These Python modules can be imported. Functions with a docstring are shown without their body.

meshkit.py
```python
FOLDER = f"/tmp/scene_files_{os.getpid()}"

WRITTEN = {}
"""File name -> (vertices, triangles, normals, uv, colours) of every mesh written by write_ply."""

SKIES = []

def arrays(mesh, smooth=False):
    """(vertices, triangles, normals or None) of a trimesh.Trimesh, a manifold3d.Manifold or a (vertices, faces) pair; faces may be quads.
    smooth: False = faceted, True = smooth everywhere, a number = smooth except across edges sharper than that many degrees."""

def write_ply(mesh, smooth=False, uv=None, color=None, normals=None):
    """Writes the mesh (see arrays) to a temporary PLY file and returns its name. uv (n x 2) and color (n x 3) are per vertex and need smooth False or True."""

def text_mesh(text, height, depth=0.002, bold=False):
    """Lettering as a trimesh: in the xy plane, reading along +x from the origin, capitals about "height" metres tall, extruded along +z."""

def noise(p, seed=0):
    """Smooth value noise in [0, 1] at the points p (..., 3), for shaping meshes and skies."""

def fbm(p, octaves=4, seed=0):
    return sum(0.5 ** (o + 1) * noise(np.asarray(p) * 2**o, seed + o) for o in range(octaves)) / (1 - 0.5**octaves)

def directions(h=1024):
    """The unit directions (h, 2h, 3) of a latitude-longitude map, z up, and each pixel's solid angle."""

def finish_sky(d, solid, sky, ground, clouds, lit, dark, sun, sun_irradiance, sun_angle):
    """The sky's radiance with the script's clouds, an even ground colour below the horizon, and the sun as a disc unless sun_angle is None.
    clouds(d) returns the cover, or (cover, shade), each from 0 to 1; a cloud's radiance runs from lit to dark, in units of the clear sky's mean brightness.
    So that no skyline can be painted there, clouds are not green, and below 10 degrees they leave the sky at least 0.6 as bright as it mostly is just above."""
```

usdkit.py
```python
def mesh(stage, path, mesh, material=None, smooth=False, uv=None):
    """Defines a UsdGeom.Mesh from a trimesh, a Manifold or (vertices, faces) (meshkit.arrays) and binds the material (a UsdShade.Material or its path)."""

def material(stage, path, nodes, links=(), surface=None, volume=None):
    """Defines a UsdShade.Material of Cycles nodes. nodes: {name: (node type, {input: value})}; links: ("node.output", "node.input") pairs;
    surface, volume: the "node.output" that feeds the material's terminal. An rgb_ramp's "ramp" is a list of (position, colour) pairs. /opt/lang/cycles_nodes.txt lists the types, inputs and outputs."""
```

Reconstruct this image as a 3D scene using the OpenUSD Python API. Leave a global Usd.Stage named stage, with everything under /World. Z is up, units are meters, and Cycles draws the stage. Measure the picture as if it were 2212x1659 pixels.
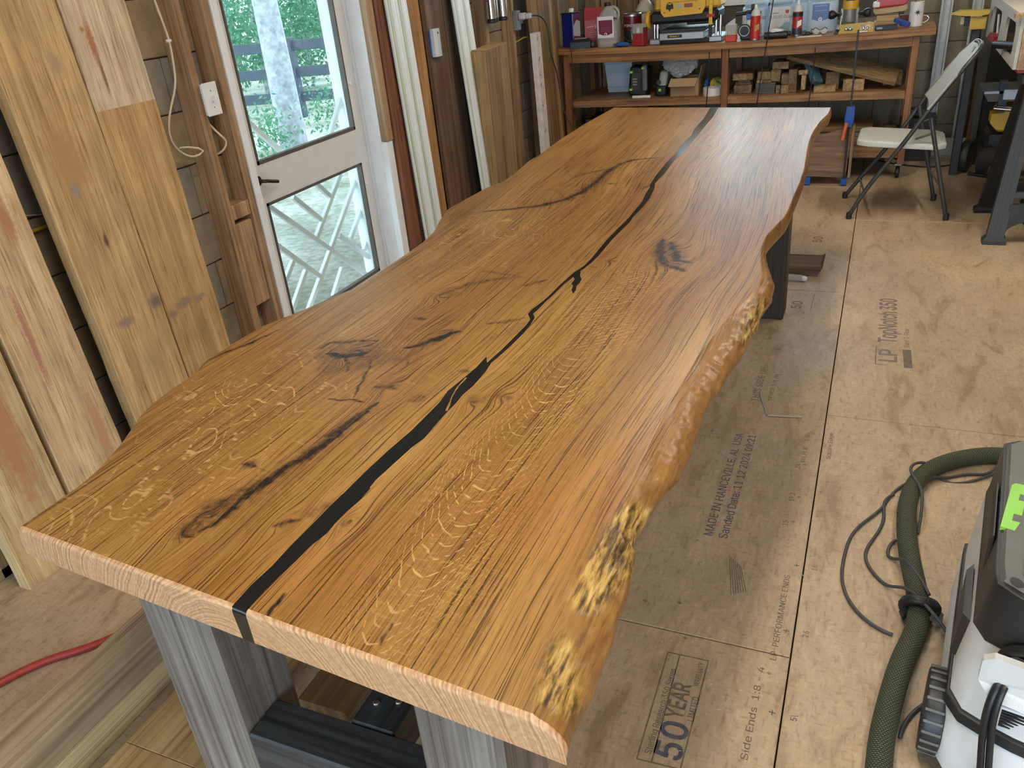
import math, random
import numpy as np, trimesh, manifold3d, usdkit, meshkit
import shapely
from shapely.geometry import Polygon
from pxr import Usd, UsdGeom, UsdLux, UsdShade, Gf, Sdf, Vt

stage = Usd.Stage.CreateInMemory()
UsdGeom.SetStageUpAxis(stage, 'Z')
UsdGeom.SetStageMetersPerUnit(stage, 1.0)
stage.SetDefaultPrim(UsdGeom.Xform.Define(stage, '/World').GetPrim())
UsdGeom.Scope.Define(stage, '/World/Looks')
T_ = Sdf.ValueTypeNames
rng = np.random.default_rng(7)
random.seed(7)

# ---------------------------------------------------------------- camera
CAM_YAW, CAM_PITCH, CAM_ROLL, CAM_F, CAM_H = -25.5737, 27.3878, -5.8008, 1727.5, 1.55


def camera():
    y, p, r = map(math.radians, (CAM_YAW, CAM_PITCH, CAM_ROLL))
    f = np.array([math.sin(y) * math.cos(p), math.cos(y) * math.cos(p), -math.sin(p)])
    r0 = np.array([math.cos(y), -math.sin(y), 0]); u0 = np.cross(r0, f)
    right = math.cos(r) * r0 + math.sin(r) * u0
    up = -math.sin(r) * r0 + math.cos(r) * u0
    m = np.eye(4); m[0, :3] = right; m[1, :3] = up; m[2, :3] = -f; m[3, :3] = (0, 0, CAM_H)
    c = UsdGeom.Camera.Define(stage, '/World/camera')
    c.AddTransformOp().Set(Gf.Matrix4d(*[float(v) for v in m.ravel()]))
    c.CreateHorizontalApertureAttr(36.0)
    c.CreateVerticalApertureAttr(27.0)
    c.CreateFocalLengthAttr(36.0 * CAM_F / 2212.0)
    c.CreateClippingRangeAttr(Gf.Vec2f(0.05, 400.0))
    c.CreateExposureAttr(0.0)


camera()

# ---------------------------------------------------------------- sky, sun, lamps
SKY, SUN, SUN_DIR = 2.0, 13.0, (-.84, -.44, 1.6)      # direction towards the sun
LAMP = 50.0


def set_label(p, label=None, cat=None, group=None, kind=None):
    for k, v in (('label', label), ('category', cat), ('group', group), ('kind', kind)):
        if v:
            p.SetCustomDataByKey(k, v)


def sky_and_sun():
    d = UsdLux.DomeLight.Define(stage, '/World/sky')
    d.CreateIntensityAttr(SKY)
    d.CreateColorAttr(Gf.Vec3f(.64, .82, 1.0))
    s = UsdLux.DistantLight.Define(stage, '/World/sun')
    s.CreateIntensityAttr(SUN); s.CreateAngleAttr(0.53); s.CreateColorAttr(Gf.Vec3f(1.0, .95, .86))
    z = np.array(SUN_DIR, float); z /= np.linalg.norm(z)
    x = np.cross((0, 1, 0), z); x /= np.linalg.norm(x); yv = np.cross(z, x)
    m = np.eye(4); m[0, :3], m[1, :3], m[2, :3] = x, yv, z
    s.AddTransformOp().Set(Gf.Matrix4d(*[float(v) for v in m.ravel()]))


sky_and_sun()


# ---------------------------------------------------------------- helpers
def mat(name, nodes, links, surface):
    return usdkit.material(stage, '/World/Looks/' + name, nodes, links, surface=surface)


def plain(name, color, rough=.5, metal=0., bump=0., bscale=80., var=.12, vscale=12., spec=.5, coat=0., trans=0., emit=0., ior=1.5):
    n = {'tc': ('texture_coordinate', {}),
         'no': ('noise_texture', {'scale': vscale, 'detail': 4.0, 'roughness': .6}),
         'ra': ('rgb_ramp', {'ramp': [(.3, tuple(c * (1 - var) for c in color)), (.7, tuple(min(1, c * (1 + var)) for c in color))]}),
         'p': ('principled_bsdf', {'roughness': rough, 'metallic': metal, 'specular_ior_level': spec, 'coat_weight': coat, 'transmission_weight': trans, 'ior': ior})}
    l = [('tc.object', 'no.vector'), ('no.fac', 'ra.fac'), ('ra.color', 'p.base_color')]
    if emit:
        n['p'][1].update(emission_color=color, emission_strength=emit)
    if bump:
        n['nb'] = ('noise_texture', {'scale': bscale, 'detail': 3.0})
        n['b'] = ('bump', {'strength': bump, 'distance': .004})
        l += [('tc.object', 'nb.vector'), ('nb.fac', 'b.height'), ('b.normal', 'p.normal')]
    return mat(name, n, l, 'p.BSDF')


def wood(name, light, mid, dark, axis='z', across=55., along=1.6, rough=.62, bump=.35, contrast=1., spots=(), spec=.35, stain=None):
    """Sawn wood: grain along the local axis; object_info.random shifts it from board to board. spots: dark knots (x, y, z, radius) in local coordinates."""
    sc = {'x': (along, across, across), 'y': (across, along, across), 'z': (across, across, along)}[axis]
    f = .5 * contrast
    n = {'tc': ('texture_coordinate', {}), 'oi': ('object_info', {}),
         'rs': ('math', {'math_type': 'multiply', 'value2': 41.0}),
         'cx': ('combine_xyz', {}), 'add': ('vector_math', {'math_type': 'add'}),
         'm1': ('mapping', {'scale': sc}), 'm2': ('mapping', {'scale': tuple(s * .22 for s in sc)}), 'm3': ('mapping', {'scale': tuple(s * (2.7 if s == across else 2.0) for s in sc)}),
         'n1': ('noise_texture', {'scale': 1.0, 'detail': 3.0, 'roughness': .55, 'distortion': .35}),
         'n2': ('noise_texture', {'scale': 1.0, 'detail': 2.0, 'distortion': .8}),
         'n3': ('noise_texture', {'scale': 1.0, 'detail': 2.0}),
         'n4': ('noise_texture', {'scale': 6.0, 'detail': 3.0}),
         'r1': ('rgb_ramp', {'ramp': [(.5 - f * .5, dark), (.5, mid), (.5 + f * .45, light)]}),
         'r2': ('rgb_ramp', {'ramp': [(.3, (.74, .68, .62)), (.7, (1.12, 1.1, 1.08))]}),
         'r3': ('rgb_ramp', {'ramp': [(.32, (.66, .60, .54)), (.46, (1, 1, 1)), (.62, (1.0, 1.0, 1.0)), (.72, (1.10, 1.10, 1.10))]}),
         'r4': ('rgb_ramp', {'ramp': [(.3, (.86, .85, .86)), (.7, (1.08, 1.08, 1.06))]}),
         'x1': ('mix', {'mix_type': 'multiply', 'fac': 1.0}), 'x2': ('mix', {'mix_type': 'multiply', 'fac': 1.0}), 'x3': ('mix', {'mix_type': 'multiply', 'fac': 1.0}),
         'b': ('bump', {'strength': bump, 'distance': .002}),
         'p': ('principled_bsdf', {'roughness': rough, 'specular_ior_level': spec})}
    l = [('oi.random', 'rs.value1'), ('rs.value', 'cx.x'), ('rs.value', 'cx.y'), ('rs.value', 'cx.z'), ('tc.object', 'add.vector1'), ('cx.vector', 'add.vector2')]
    for k in '123':
        l += [('add.vector', f'm{k}.vector'), (f'm{k}.vector', f'n{k}.vector'), (f'n{k}.fac', f'r{k}.fac')]
    l += [('add.vector', 'n4.vector'), ('n4.fac', 'r4.fac'), ('r1.color', 'x1.color1'), ('r2.color', 'x1.color2'), ('x1.color', 'x2.color1'), ('r3.color', 'x2.color2'), ('x2.color', 'x3.color1'), ('r4.color', 'x3.color2'),
          ('n1.fac', 'b.height'), ('b.normal', 'p.normal')]
    last = 'x3.color'
    for i, (sx, sy, sz, rad, col, pull) in enumerate(spots):
        ax = {'x': (pull, 1, 1), 'y': (1, pull, 1), 'z': (0, 1, pull)}[axis]
        n[f'sm{i}'] = ('vector_math', {'math_type': 'subtract', 'vector2': (sx, sy, sz)})
        n[f'ss{i}'] = ('vector_math', {'math_type': 'multiply', 'vector2': ax})
        n[f'sl{i}'] = ('vector_math', {'math_type': 'length'})
        n[f'sn{i}'] = ('noise_texture', {'scale': 2.2 / rad, 'detail': 3.0})
        n[f'sa{i}'] = ('math', {'math_type': 'multiply_add', 'value2': rad * .9, 'value3': -.45 * rad})
        n[f'sb{i}'] = ('math', {'math_type': 'add'})
        n[f'sr{i}'] = ('map_range', {'from_min': rad * 1.0, 'from_max': rad * .35, 'to_min': 0., 'to_max': 1., 'clamp': True})
        n[f'sx{i}'] = ('mix', {'mix_type': 'mix', 'color2': col})
        l += [('tc.object', f'sm{i}.vector1'), (f'sm{i}.vector', f'ss{i}.vector1'), (f'ss{i}.vector', f'sl{i}.vector1'), ('tc.object', f'sn{i}.vector'), (f'sn{i}.fac', f'sa{i}.value1'),
              (f'sl{i}.value', f'sb{i}.value1'), (f'sa{i}.value', f'sb{i}.value2'), (f'sb{i}.value', f'sr{i}.value'), (f'sr{i}.result', f'sx{i}.fac'), (last, f'sx{i}.color1')]
        last = f'sx{i}.color'
    l.append((last, 'p.base_color'))
    return mat(name, n, l, 'p.BSDF')


used = {}


def numbered(parent, name):
    k = used.setdefault((parent, name), 0)
    used[(parent, name)] += 1
    return f'{parent}/{name}' + (f'_{k:03d}' if k else '')


def as_mesh(m):
    if isinstance(m, trimesh.Trimesh):
        return m
    if hasattr(m, 'to_mesh'):
        q = m.to_mesh(); return trimesh.Trimesh(q.vert_properties[:, :3], q.tri_verts, process=False)
    v, f = np.asarray(m[0], float), np.asarray(m[1], int)
    if f.shape[1] == 4:
        f = np.vstack([f[:, [0, 1, 2]], f[:, [0, 2, 3]]])
    return trimesh.Trimesh(v, f, process=False)


def join(*ms):
    return trimesh.util.concatenate([as_mesh(m) for m in ms])


class Thing:
    """One thing: an Xform at its base, parts below it. Part meshes are given in room coordinates."""

    def __init__(self, name, label=None, cat=None, group=None, kind=None, base=None):
        self.path = numbered('/World', name)
        self.meta = (label, cat, group, kind)
        self.parts = []
        self.base = base

    def add(self, name, mesh, material, smooth=False, label=None, kind=None, attrs=None, parent=None):
        self.parts.append(dict(name=name, mesh=as_mesh(mesh), mat=material, smooth=smooth, label=label, kind=kind, attrs=attrs, parent=parent))
        return len(self.parts) - 1

    def done(self):
        lo = np.min([p['mesh'].vertices.min(0) for p in self.parts], 0); hi = np.max([p['mesh'].vertices.max(0) for p in self.parts], 0)
        b = np.array(self.base if self.base is not None else [(lo[0] + hi[0]) / 2, (lo[1] + hi[1]) / 2, lo[2]])
        x = UsdGeom.Xform.Define(stage, self.path); x.AddTranslateOp().Set(Gf.Vec3d(*map(float, b)))
        set_label(x.GetPrim(), *self.meta)
        paths = []
        for p in self.parts:
            par = self.path if p['parent'] is None else paths[p['parent']]
            path = numbered(par, p['name']); paths.append(path)
            put(path, p['mesh'].vertices - b, p['mesh'].faces, p['mat'], p['smooth'], p['attrs'])
            set_label(stage.GetPrimAtPath(path), p['label'], kind=p['kind'])
        self.prim = x.GetPrim()
        return self


def put(path, v, f, material, smooth=False, attrs=None):
    m = usdkit.mesh(stage, path, (v, f), material, smooth=smooth)
    for k, a in (attrs or {}).items():
        a = np.asarray(a, np.float32)
        api = UsdGeom.PrimvarsAPI(m)
        if a.ndim == 1:
            api.CreatePrimvar(k, T_.FloatArray, 'vertex').Set(Vt.FloatArray.FromNumpy(a))
        else:
            api.CreatePrimvar(k, T_.Float3Array, 'vertex').Set(Vt.Vec3fArray.FromNumpy(a))
    return m


def single(name, label, cat, mesh, material, smooth=False, group=None, kind=None, attrs=None):
    """A thing without parts: one mesh at top level, its points about its own base."""
    m = as_mesh(mesh); lo, hi = m.vertices.min(0), m.vertices.max(0)
    b = np.array([(lo[0] + hi[0]) / 2, (lo[1] + hi[1]) / 2, lo[2]])
    path = numbered('/World', name)
    u = put(path, m.vertices - b, m.faces, material, smooth, attrs)
    UsdGeom.Xformable(u).AddTranslateOp().Set(Gf.Vec3d(*map(float, b)))
    set_label(u.GetPrim(), label, cat, group, kind)
    return u


def cbox(x0, x1, y0, y1, z0, z1, c=.002):
    """A box with chamfered edges."""
    lo, hi = np.minimum((x0, y0, z0), (x1, y1, z1)), np.maximum((x0, y0, z0), (x1, y1, z1))
    c = min(c, *(.45 * (hi - lo)))
    pts = []
    for s in np.ndindex(2, 2, 2):
        p = np.where(np.array(s) == 0, lo, hi); d = np.where(np.array(s) == 0, c, -c)
        for k in range(3):
            q = p + d; q[k] = p[k]; pts.append(q)
    return trimesh.convex.convex_hull(np.array(pts))


def box(x0, x1, y0, y1, z0, z1):
    m = trimesh.creation.box([abs(x1 - x0), abs(y1 - y0), abs(z1 - z0)]); m.apply_translation([(x0 + x1) / 2, (y0 + y1) / 2, (z0 + z1) / 2]); return m


def rot(m, axis, deg, about=(0, 0, 0)):
    m = as_mesh(m).copy(); m.apply_transform(trimesh.transformations.rotation_matrix(math.radians(deg), axis, about)); return m


def move(m, d):
    m = as_mesh(m).copy(); m.apply_translation(d); return m


def bar(a, b, w, t, up=(0, 0, 1), c=.002):
    """A chamfered bar from a to b, w wide (across up) and t thick (along up)."""
    a, b, up = np.array(a, float), np.array(b, float), np.array(up, float)
    d = b - a; L = np.linalg.norm(d); d /= L
    s = np.cross(d, up); s /= np.linalg.norm(s); u = np.cross(s, d)
    m = cbox(-w / 2, w / 2, 0, L, -t / 2, t / 2, c)
    M = np.eye(4); M[:3, 0], M[:3, 1], M[:3, 2], M[:3, 3] = s, d, u, a
    m.apply_transform(M); return m


def tube(pts, r, sides=10, cap=True, sub=1):
    p = np.asarray(pts, float)
    if sub > 1:
        p = spline(p, sub)
    t = np.gradient(p, axis=0); t /= np.linalg.norm(t, axis=1, keepdims=True) + 1e-12
    ref = np.array([0, 0, 1.]) if abs(t[0, 2]) < .9 else np.array([1., 0, 0])
    a = np.cross(t[0], ref); a /= np.linalg.norm(a); A = []
    for k in range(len(p)):
        a = a - t[k] * (a @ t[k]); a /= np.linalg.norm(a); A.append(a)
    A = np.array(A); B = np.cross(t, A)
    ang = np.arange(sides) * 2 * np.pi / sides
    rr = np.broadcast_to(r, (len(p),))
    v = p[:, None] + rr[:, None, None] * (np.cos(ang)[None, :, None] * A[:, None] + np.sin(ang)[None, :, None] * B[:, None])
    i, j = np.meshgrid(np.arange(len(p) - 1), np.arange(sides), indexing='ij')
    q = np.stack([i * sides + j, i * sides + (j + 1) % sides, (i + 1) * sides + (j + 1) % sides, (i + 1) * sides + j], -1).reshape(-1, 4)
    v = v.reshape(-1, 3); f = np.vstack([q[:, [0, 1, 2]], q[:, [0, 2, 3]]])
    if cap:
        n = len(v); v = np.vstack([v, p[0], p[-1]]); e = (len(p) - 1) * sides; k = np.arange(sides)
        f = np.vstack([f, np.stack([np.full(sides, n), (k + 1) % sides, k], 1), np.stack([np.full(sides, n + 1), e + k, e + (k + 1) % sides], 1)])
    return trimesh.Trimesh(v, f, process=False)


def spline(p, sub):
    p = np.asarray(p, float)
    from scipy.interpolate import CubicSpline
    d = np.r_[0, np.cumsum(np.linalg.norm(np.diff(p, axis=0), axis=1))]
    return CubicSpline(d, p)(np.linspace(0, d[-1], (len(p) - 1) * sub + 1))


def lathe(profile, at=(0, 0, 0), n=24, axis=None):
    """profile: (radius, height) pairs from the bottom up."""
    pr = np.array(profile, float)
    if pr[0, 0] > 1e-6: pr = np.vstack([[0, pr[0, 1]], pr])
    if pr[-1, 0] > 1e-6: pr = np.vstack([pr, [0, pr[-1, 1]]])
    m = trimesh.creation.revolve(pr, sections=n)
    if axis is not None:
        m.apply_transform(trimesh.geometry.align_vectors([0, 0, 1], axis))
    m.apply_translation(at); return m


def cyl(a, b, r, n=20):
    a, b = np.array(a, float), np.array(b, float); L = np.linalg.norm(b - a); c = min(.15 * r, .2 * L)
    return lathe([(r - c, 0), (r, c), (r, L - c), (r - c, L)], a, n, (b - a) / L)


def slab(poly, z0, z1):
    """A polygon (list of xy or shapely) extruded between two heights."""
    p = poly if hasattr(poly, 'geom_type') else Polygon(poly)
    ms = [trimesh.creation.extrude_polygon(g, z1 - z0, engine='earcut') for g in getattr(p, 'geoms', [p]) if g.area > 1e-9]
    m = trimesh.util.concatenate(ms); m.apply_translation([0, 0, z0]); return m


def frame_of(o, xaxis, yaxis):
    x, y = np.array(xaxis, float), np.array(yaxis, float); x /= np.linalg.norm(x); y = y - x * (x @ y); y /= np.linalg.norm(y)
    M = np.eye(4); M[:3, 0], M[:3, 1], M[:3, 2], M[:3, 3] = x, y, np.cross(x, y), o; return M


def place(m, o, xaxis, yaxis):
    m = as_mesh(m).copy(); m.apply_transform(frame_of(o, xaxis, yaxis)); return m


def hull(*pts):
    return trimesh.convex.convex_hull(np.vstack([np.asarray(p, float).reshape(-1, 3) for p in pts]))


def rbox(x0, x1, y0, y1, z0, z1, r=.01, n=8):
    lo, hi = np.array([x0, y0, z0]) + r, np.array([x1, y1, z1]) - r
    s = trimesh.creation.uv_sphere(r, count=[n, n]).vertices
    return hull(*[s + np.where(np.array(k) == 0, lo, hi) for k in np.ndindex(2, 2, 2)])


def text(words, height, o, xaxis, yaxis, width=None, depth=.0006, bold=False):
    m = meshkit.text_mesh(words, height, depth, bold)
    if width:
        m.apply_scale([width / (m.bounds[1, 0] - m.bounds[0, 0]), 1, 1])
    return place(m, o, xaxis, yaxis)


LEFT=[(-1.3088,0.6715),(-1.31,0.7342),(-1.3112,0.8016),(-1.32,0.8473),(-1.3517,0.9338),(-1.4122,1.0545),(-1.4259,1.1088),(-1.4353,1.1979),(-1.4375,1.251),(-1.4497,1.2785),(-1.4612,1.3123),(-1.4626,1.3386),(-1.4626,1.4164),(-1.4597,1.5245),(-1.4177,1.6323),(-1.3926,1.7297),(-1.3534,1.8392),(-1.3588,2.0069),(-1.3589,2.1535),(-1.362,2.2539),(-1.3819,2.3748),(-1.4281,2.5089),(-1.4647,2.6441),(-1.4592,2.7739),(-1.4454,2.9638),(-1.4153,3.0626),(-1.4223,3.2051),(-1.4472,3.4295),(-1.4446,3.5701),(-1.4637,3.9131),(-1.4677,4.2968),(-1.4469,4.8009)]
RTOP=[(-0.3006,0.5912),(-0.3142,0.643),(-0.3201,0.6864),(-0.3226,0.7424),(-0.322,0.7805),(-0.3213,0.8453),(-0.3137,0.9428),(-0.3134,1.003),(-0.3152,1.0674),(-0.3154,1.2013),(-0.3148,1.2751),(-0.3123,1.4041),(-0.301,1.6101),(-0.2851,1.7299),(-0.2686,1.8564),(-0.2472,1.9583),(-0.2359,2.0423),(-0.2392,2.1293),(-0.2588,2.2398),(-0.2696,2.3405),(-0.2695,2.4413),(-0.255,2.5459),(-0.2385,2.6473),(-0.2354,2.7538),(-0.2351,2.897),(-0.2331,3.086),(-0.2359,3.2966),(-0.2517,3.5756),(-0.2618,3.8016),(-0.2612,4.0321),(-0.2493,4.2521),(-0.225,4.4541),(-0.2248,4.6225)]
ROUT=[(-0.2575,0.6078),(-0.2552,0.6134),(-0.2569,0.6635),(-0.2581,0.7266),(-0.2594,0.7962),(-0.2621,0.8531),(-0.2671,0.9142),(-0.2729,0.9436),(-0.2826,0.9602),(-0.285,0.9772),(-0.2791,1.0538),(-0.2664,1.1324),(-0.2549,1.1719),(-0.251,1.2109),(-0.2525,1.2581),(-0.2583,1.3507),(-0.2575,1.416),(-0.2465,1.5089),(-0.2302,1.6461),(-0.2218,1.7596),(-0.2153,1.8417),(-0.2163,1.9132),(-0.2007,2.0399),(-0.206,2.1228),(-0.2179,2.181),(-0.2406,2.2635),(-0.2648,2.402),(-0.2705,2.489),(-0.2698,2.5727),(-0.2542,2.6575),(-0.2392,2.7464),(-0.2403,2.9009),(-0.2364,3.0517),(-0.2306,3.216),(-0.2326,3.4334),(-0.2479,3.7654),(-0.2575,3.9534),(-0.2513,4.2117),(-0.2397,4.4039),(-0.2248,4.7158),(-0.2278,4.8389)]
EPL=[(-0.86,4.7162),(-0.8329,4.3843),(-0.8274,4.1214),(-0.8104,3.9596),(-0.8103,3.7024),(-0.799,3.5673),(-0.7993,3.3945),(-0.7896,3.1799),(-0.7773,3.0239),(-0.7678,2.9994),(-0.7624,2.9152),(-0.7457,2.7909),(-0.7442,2.7051),(-0.7403,2.6037),(-0.7414,2.5453),(-0.7432,2.4523),(-0.745,2.3643),(-0.7417,2.2654),(-0.7384,2.1877),(-0.7401,2.1132),(-0.751,2.0547),(-0.7575,1.9593),(-0.7589,1.8829),(-0.7621,1.8279),(-0.7695,1.7742),(-0.7687,1.7428),(-0.7492,1.7114),(-0.746,1.6696),(-0.7473,1.6182),(-0.7494,1.5309),(-0.755,1.4575),(-0.7701,1.4878),(-0.7691,1.4308),(-0.7736,1.3876),(-0.7819,1.3137),(-0.7755,1.2623),(-0.7765,1.1909),(-0.7773,1.1438),(-0.7848,1.0661),(-0.7887,0.9949),(-0.7896,0.914),(-0.7783,0.8869),(-0.7905,0.9191),(-0.791,0.8687),(-0.7914,0.8258),(-0.7919,0.7717),(-0.7898,0.7219),(-0.7929,0.6774),(-0.7908,0.6369),(-0.7899,0.6299)]
EPR=[(-0.8128,4.7093),(-0.7929,4.4262),(-0.7854,4.118),(-0.778,3.9576),(-0.779,3.8078),(-0.7653,3.5995),(-0.7739,3.4556),(-0.7711,3.3647),(-0.7623,3.2079),(-0.7639,3.0623),(-0.7457,2.976),(-0.7296,2.8365),(-0.726,2.7276),(-0.7288,2.6048),(-0.7243,2.5566),(-0.7268,2.4541),(-0.729,2.3662),(-0.7263,2.2674),(-0.7254,2.2048),(-0.7272,2.1369),(-0.7362,2.071),(-0.7423,2.0149),(-0.7482,1.9608),(-0.7498,1.8844),(-0.7532,1.8295),(-0.7543,1.7713),(-0.757,1.7484),(-0.7426,1.7236),(-0.7374,1.6818),(-0.7347,1.6308),(-0.7371,1.5523),(-0.7406,1.5078),(-0.7457,1.462),(-0.7396,1.412),(-0.738,1.3474),(-0.7428,1.3076),(-0.7404,1.2708),(-0.7416,1.2345),(-0.7402,1.173),(-0.7385,1.1279),(-0.7462,1.0885),(-0.751,1.0337),(-0.7557,0.9763),(-0.7535,0.9501),(-0.7516,0.9509),(-0.7498,0.9153),(-0.7538,0.8794),(-0.7549,0.8457),(-0.753,0.8187),(-0.7594,0.7858),(-0.7607,0.743),(-0.7643,0.7056),(-0.7652,0.6745),(-0.7636,0.6454),(-0.7628,0.6313)]
EPBR=[(-0.751,2.0547),(-0.734,2.0643),(-0.7253,2.0311),(-0.712,2.0062),(-0.7083,1.9804),(-0.7092,1.9543),(-0.7012,1.9239),(-0.6999,1.8992),(-0.7126,1.9219),(-0.7184,1.9528),(-0.7294,1.9704),(-0.7308,2.0032),(-0.7421,2.0217)]
EPSL=[(-0.7725,1.3813),(-0.7674,1.3792),(-0.7671,1.3367),(-0.7639,1.3141),(-0.7591,1.2886),(-0.7471,1.2546),(-0.7422,1.2343),(-0.7477,1.233),(-0.7561,1.267),(-0.7642,1.2987),(-0.7708,1.3319)]
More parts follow.
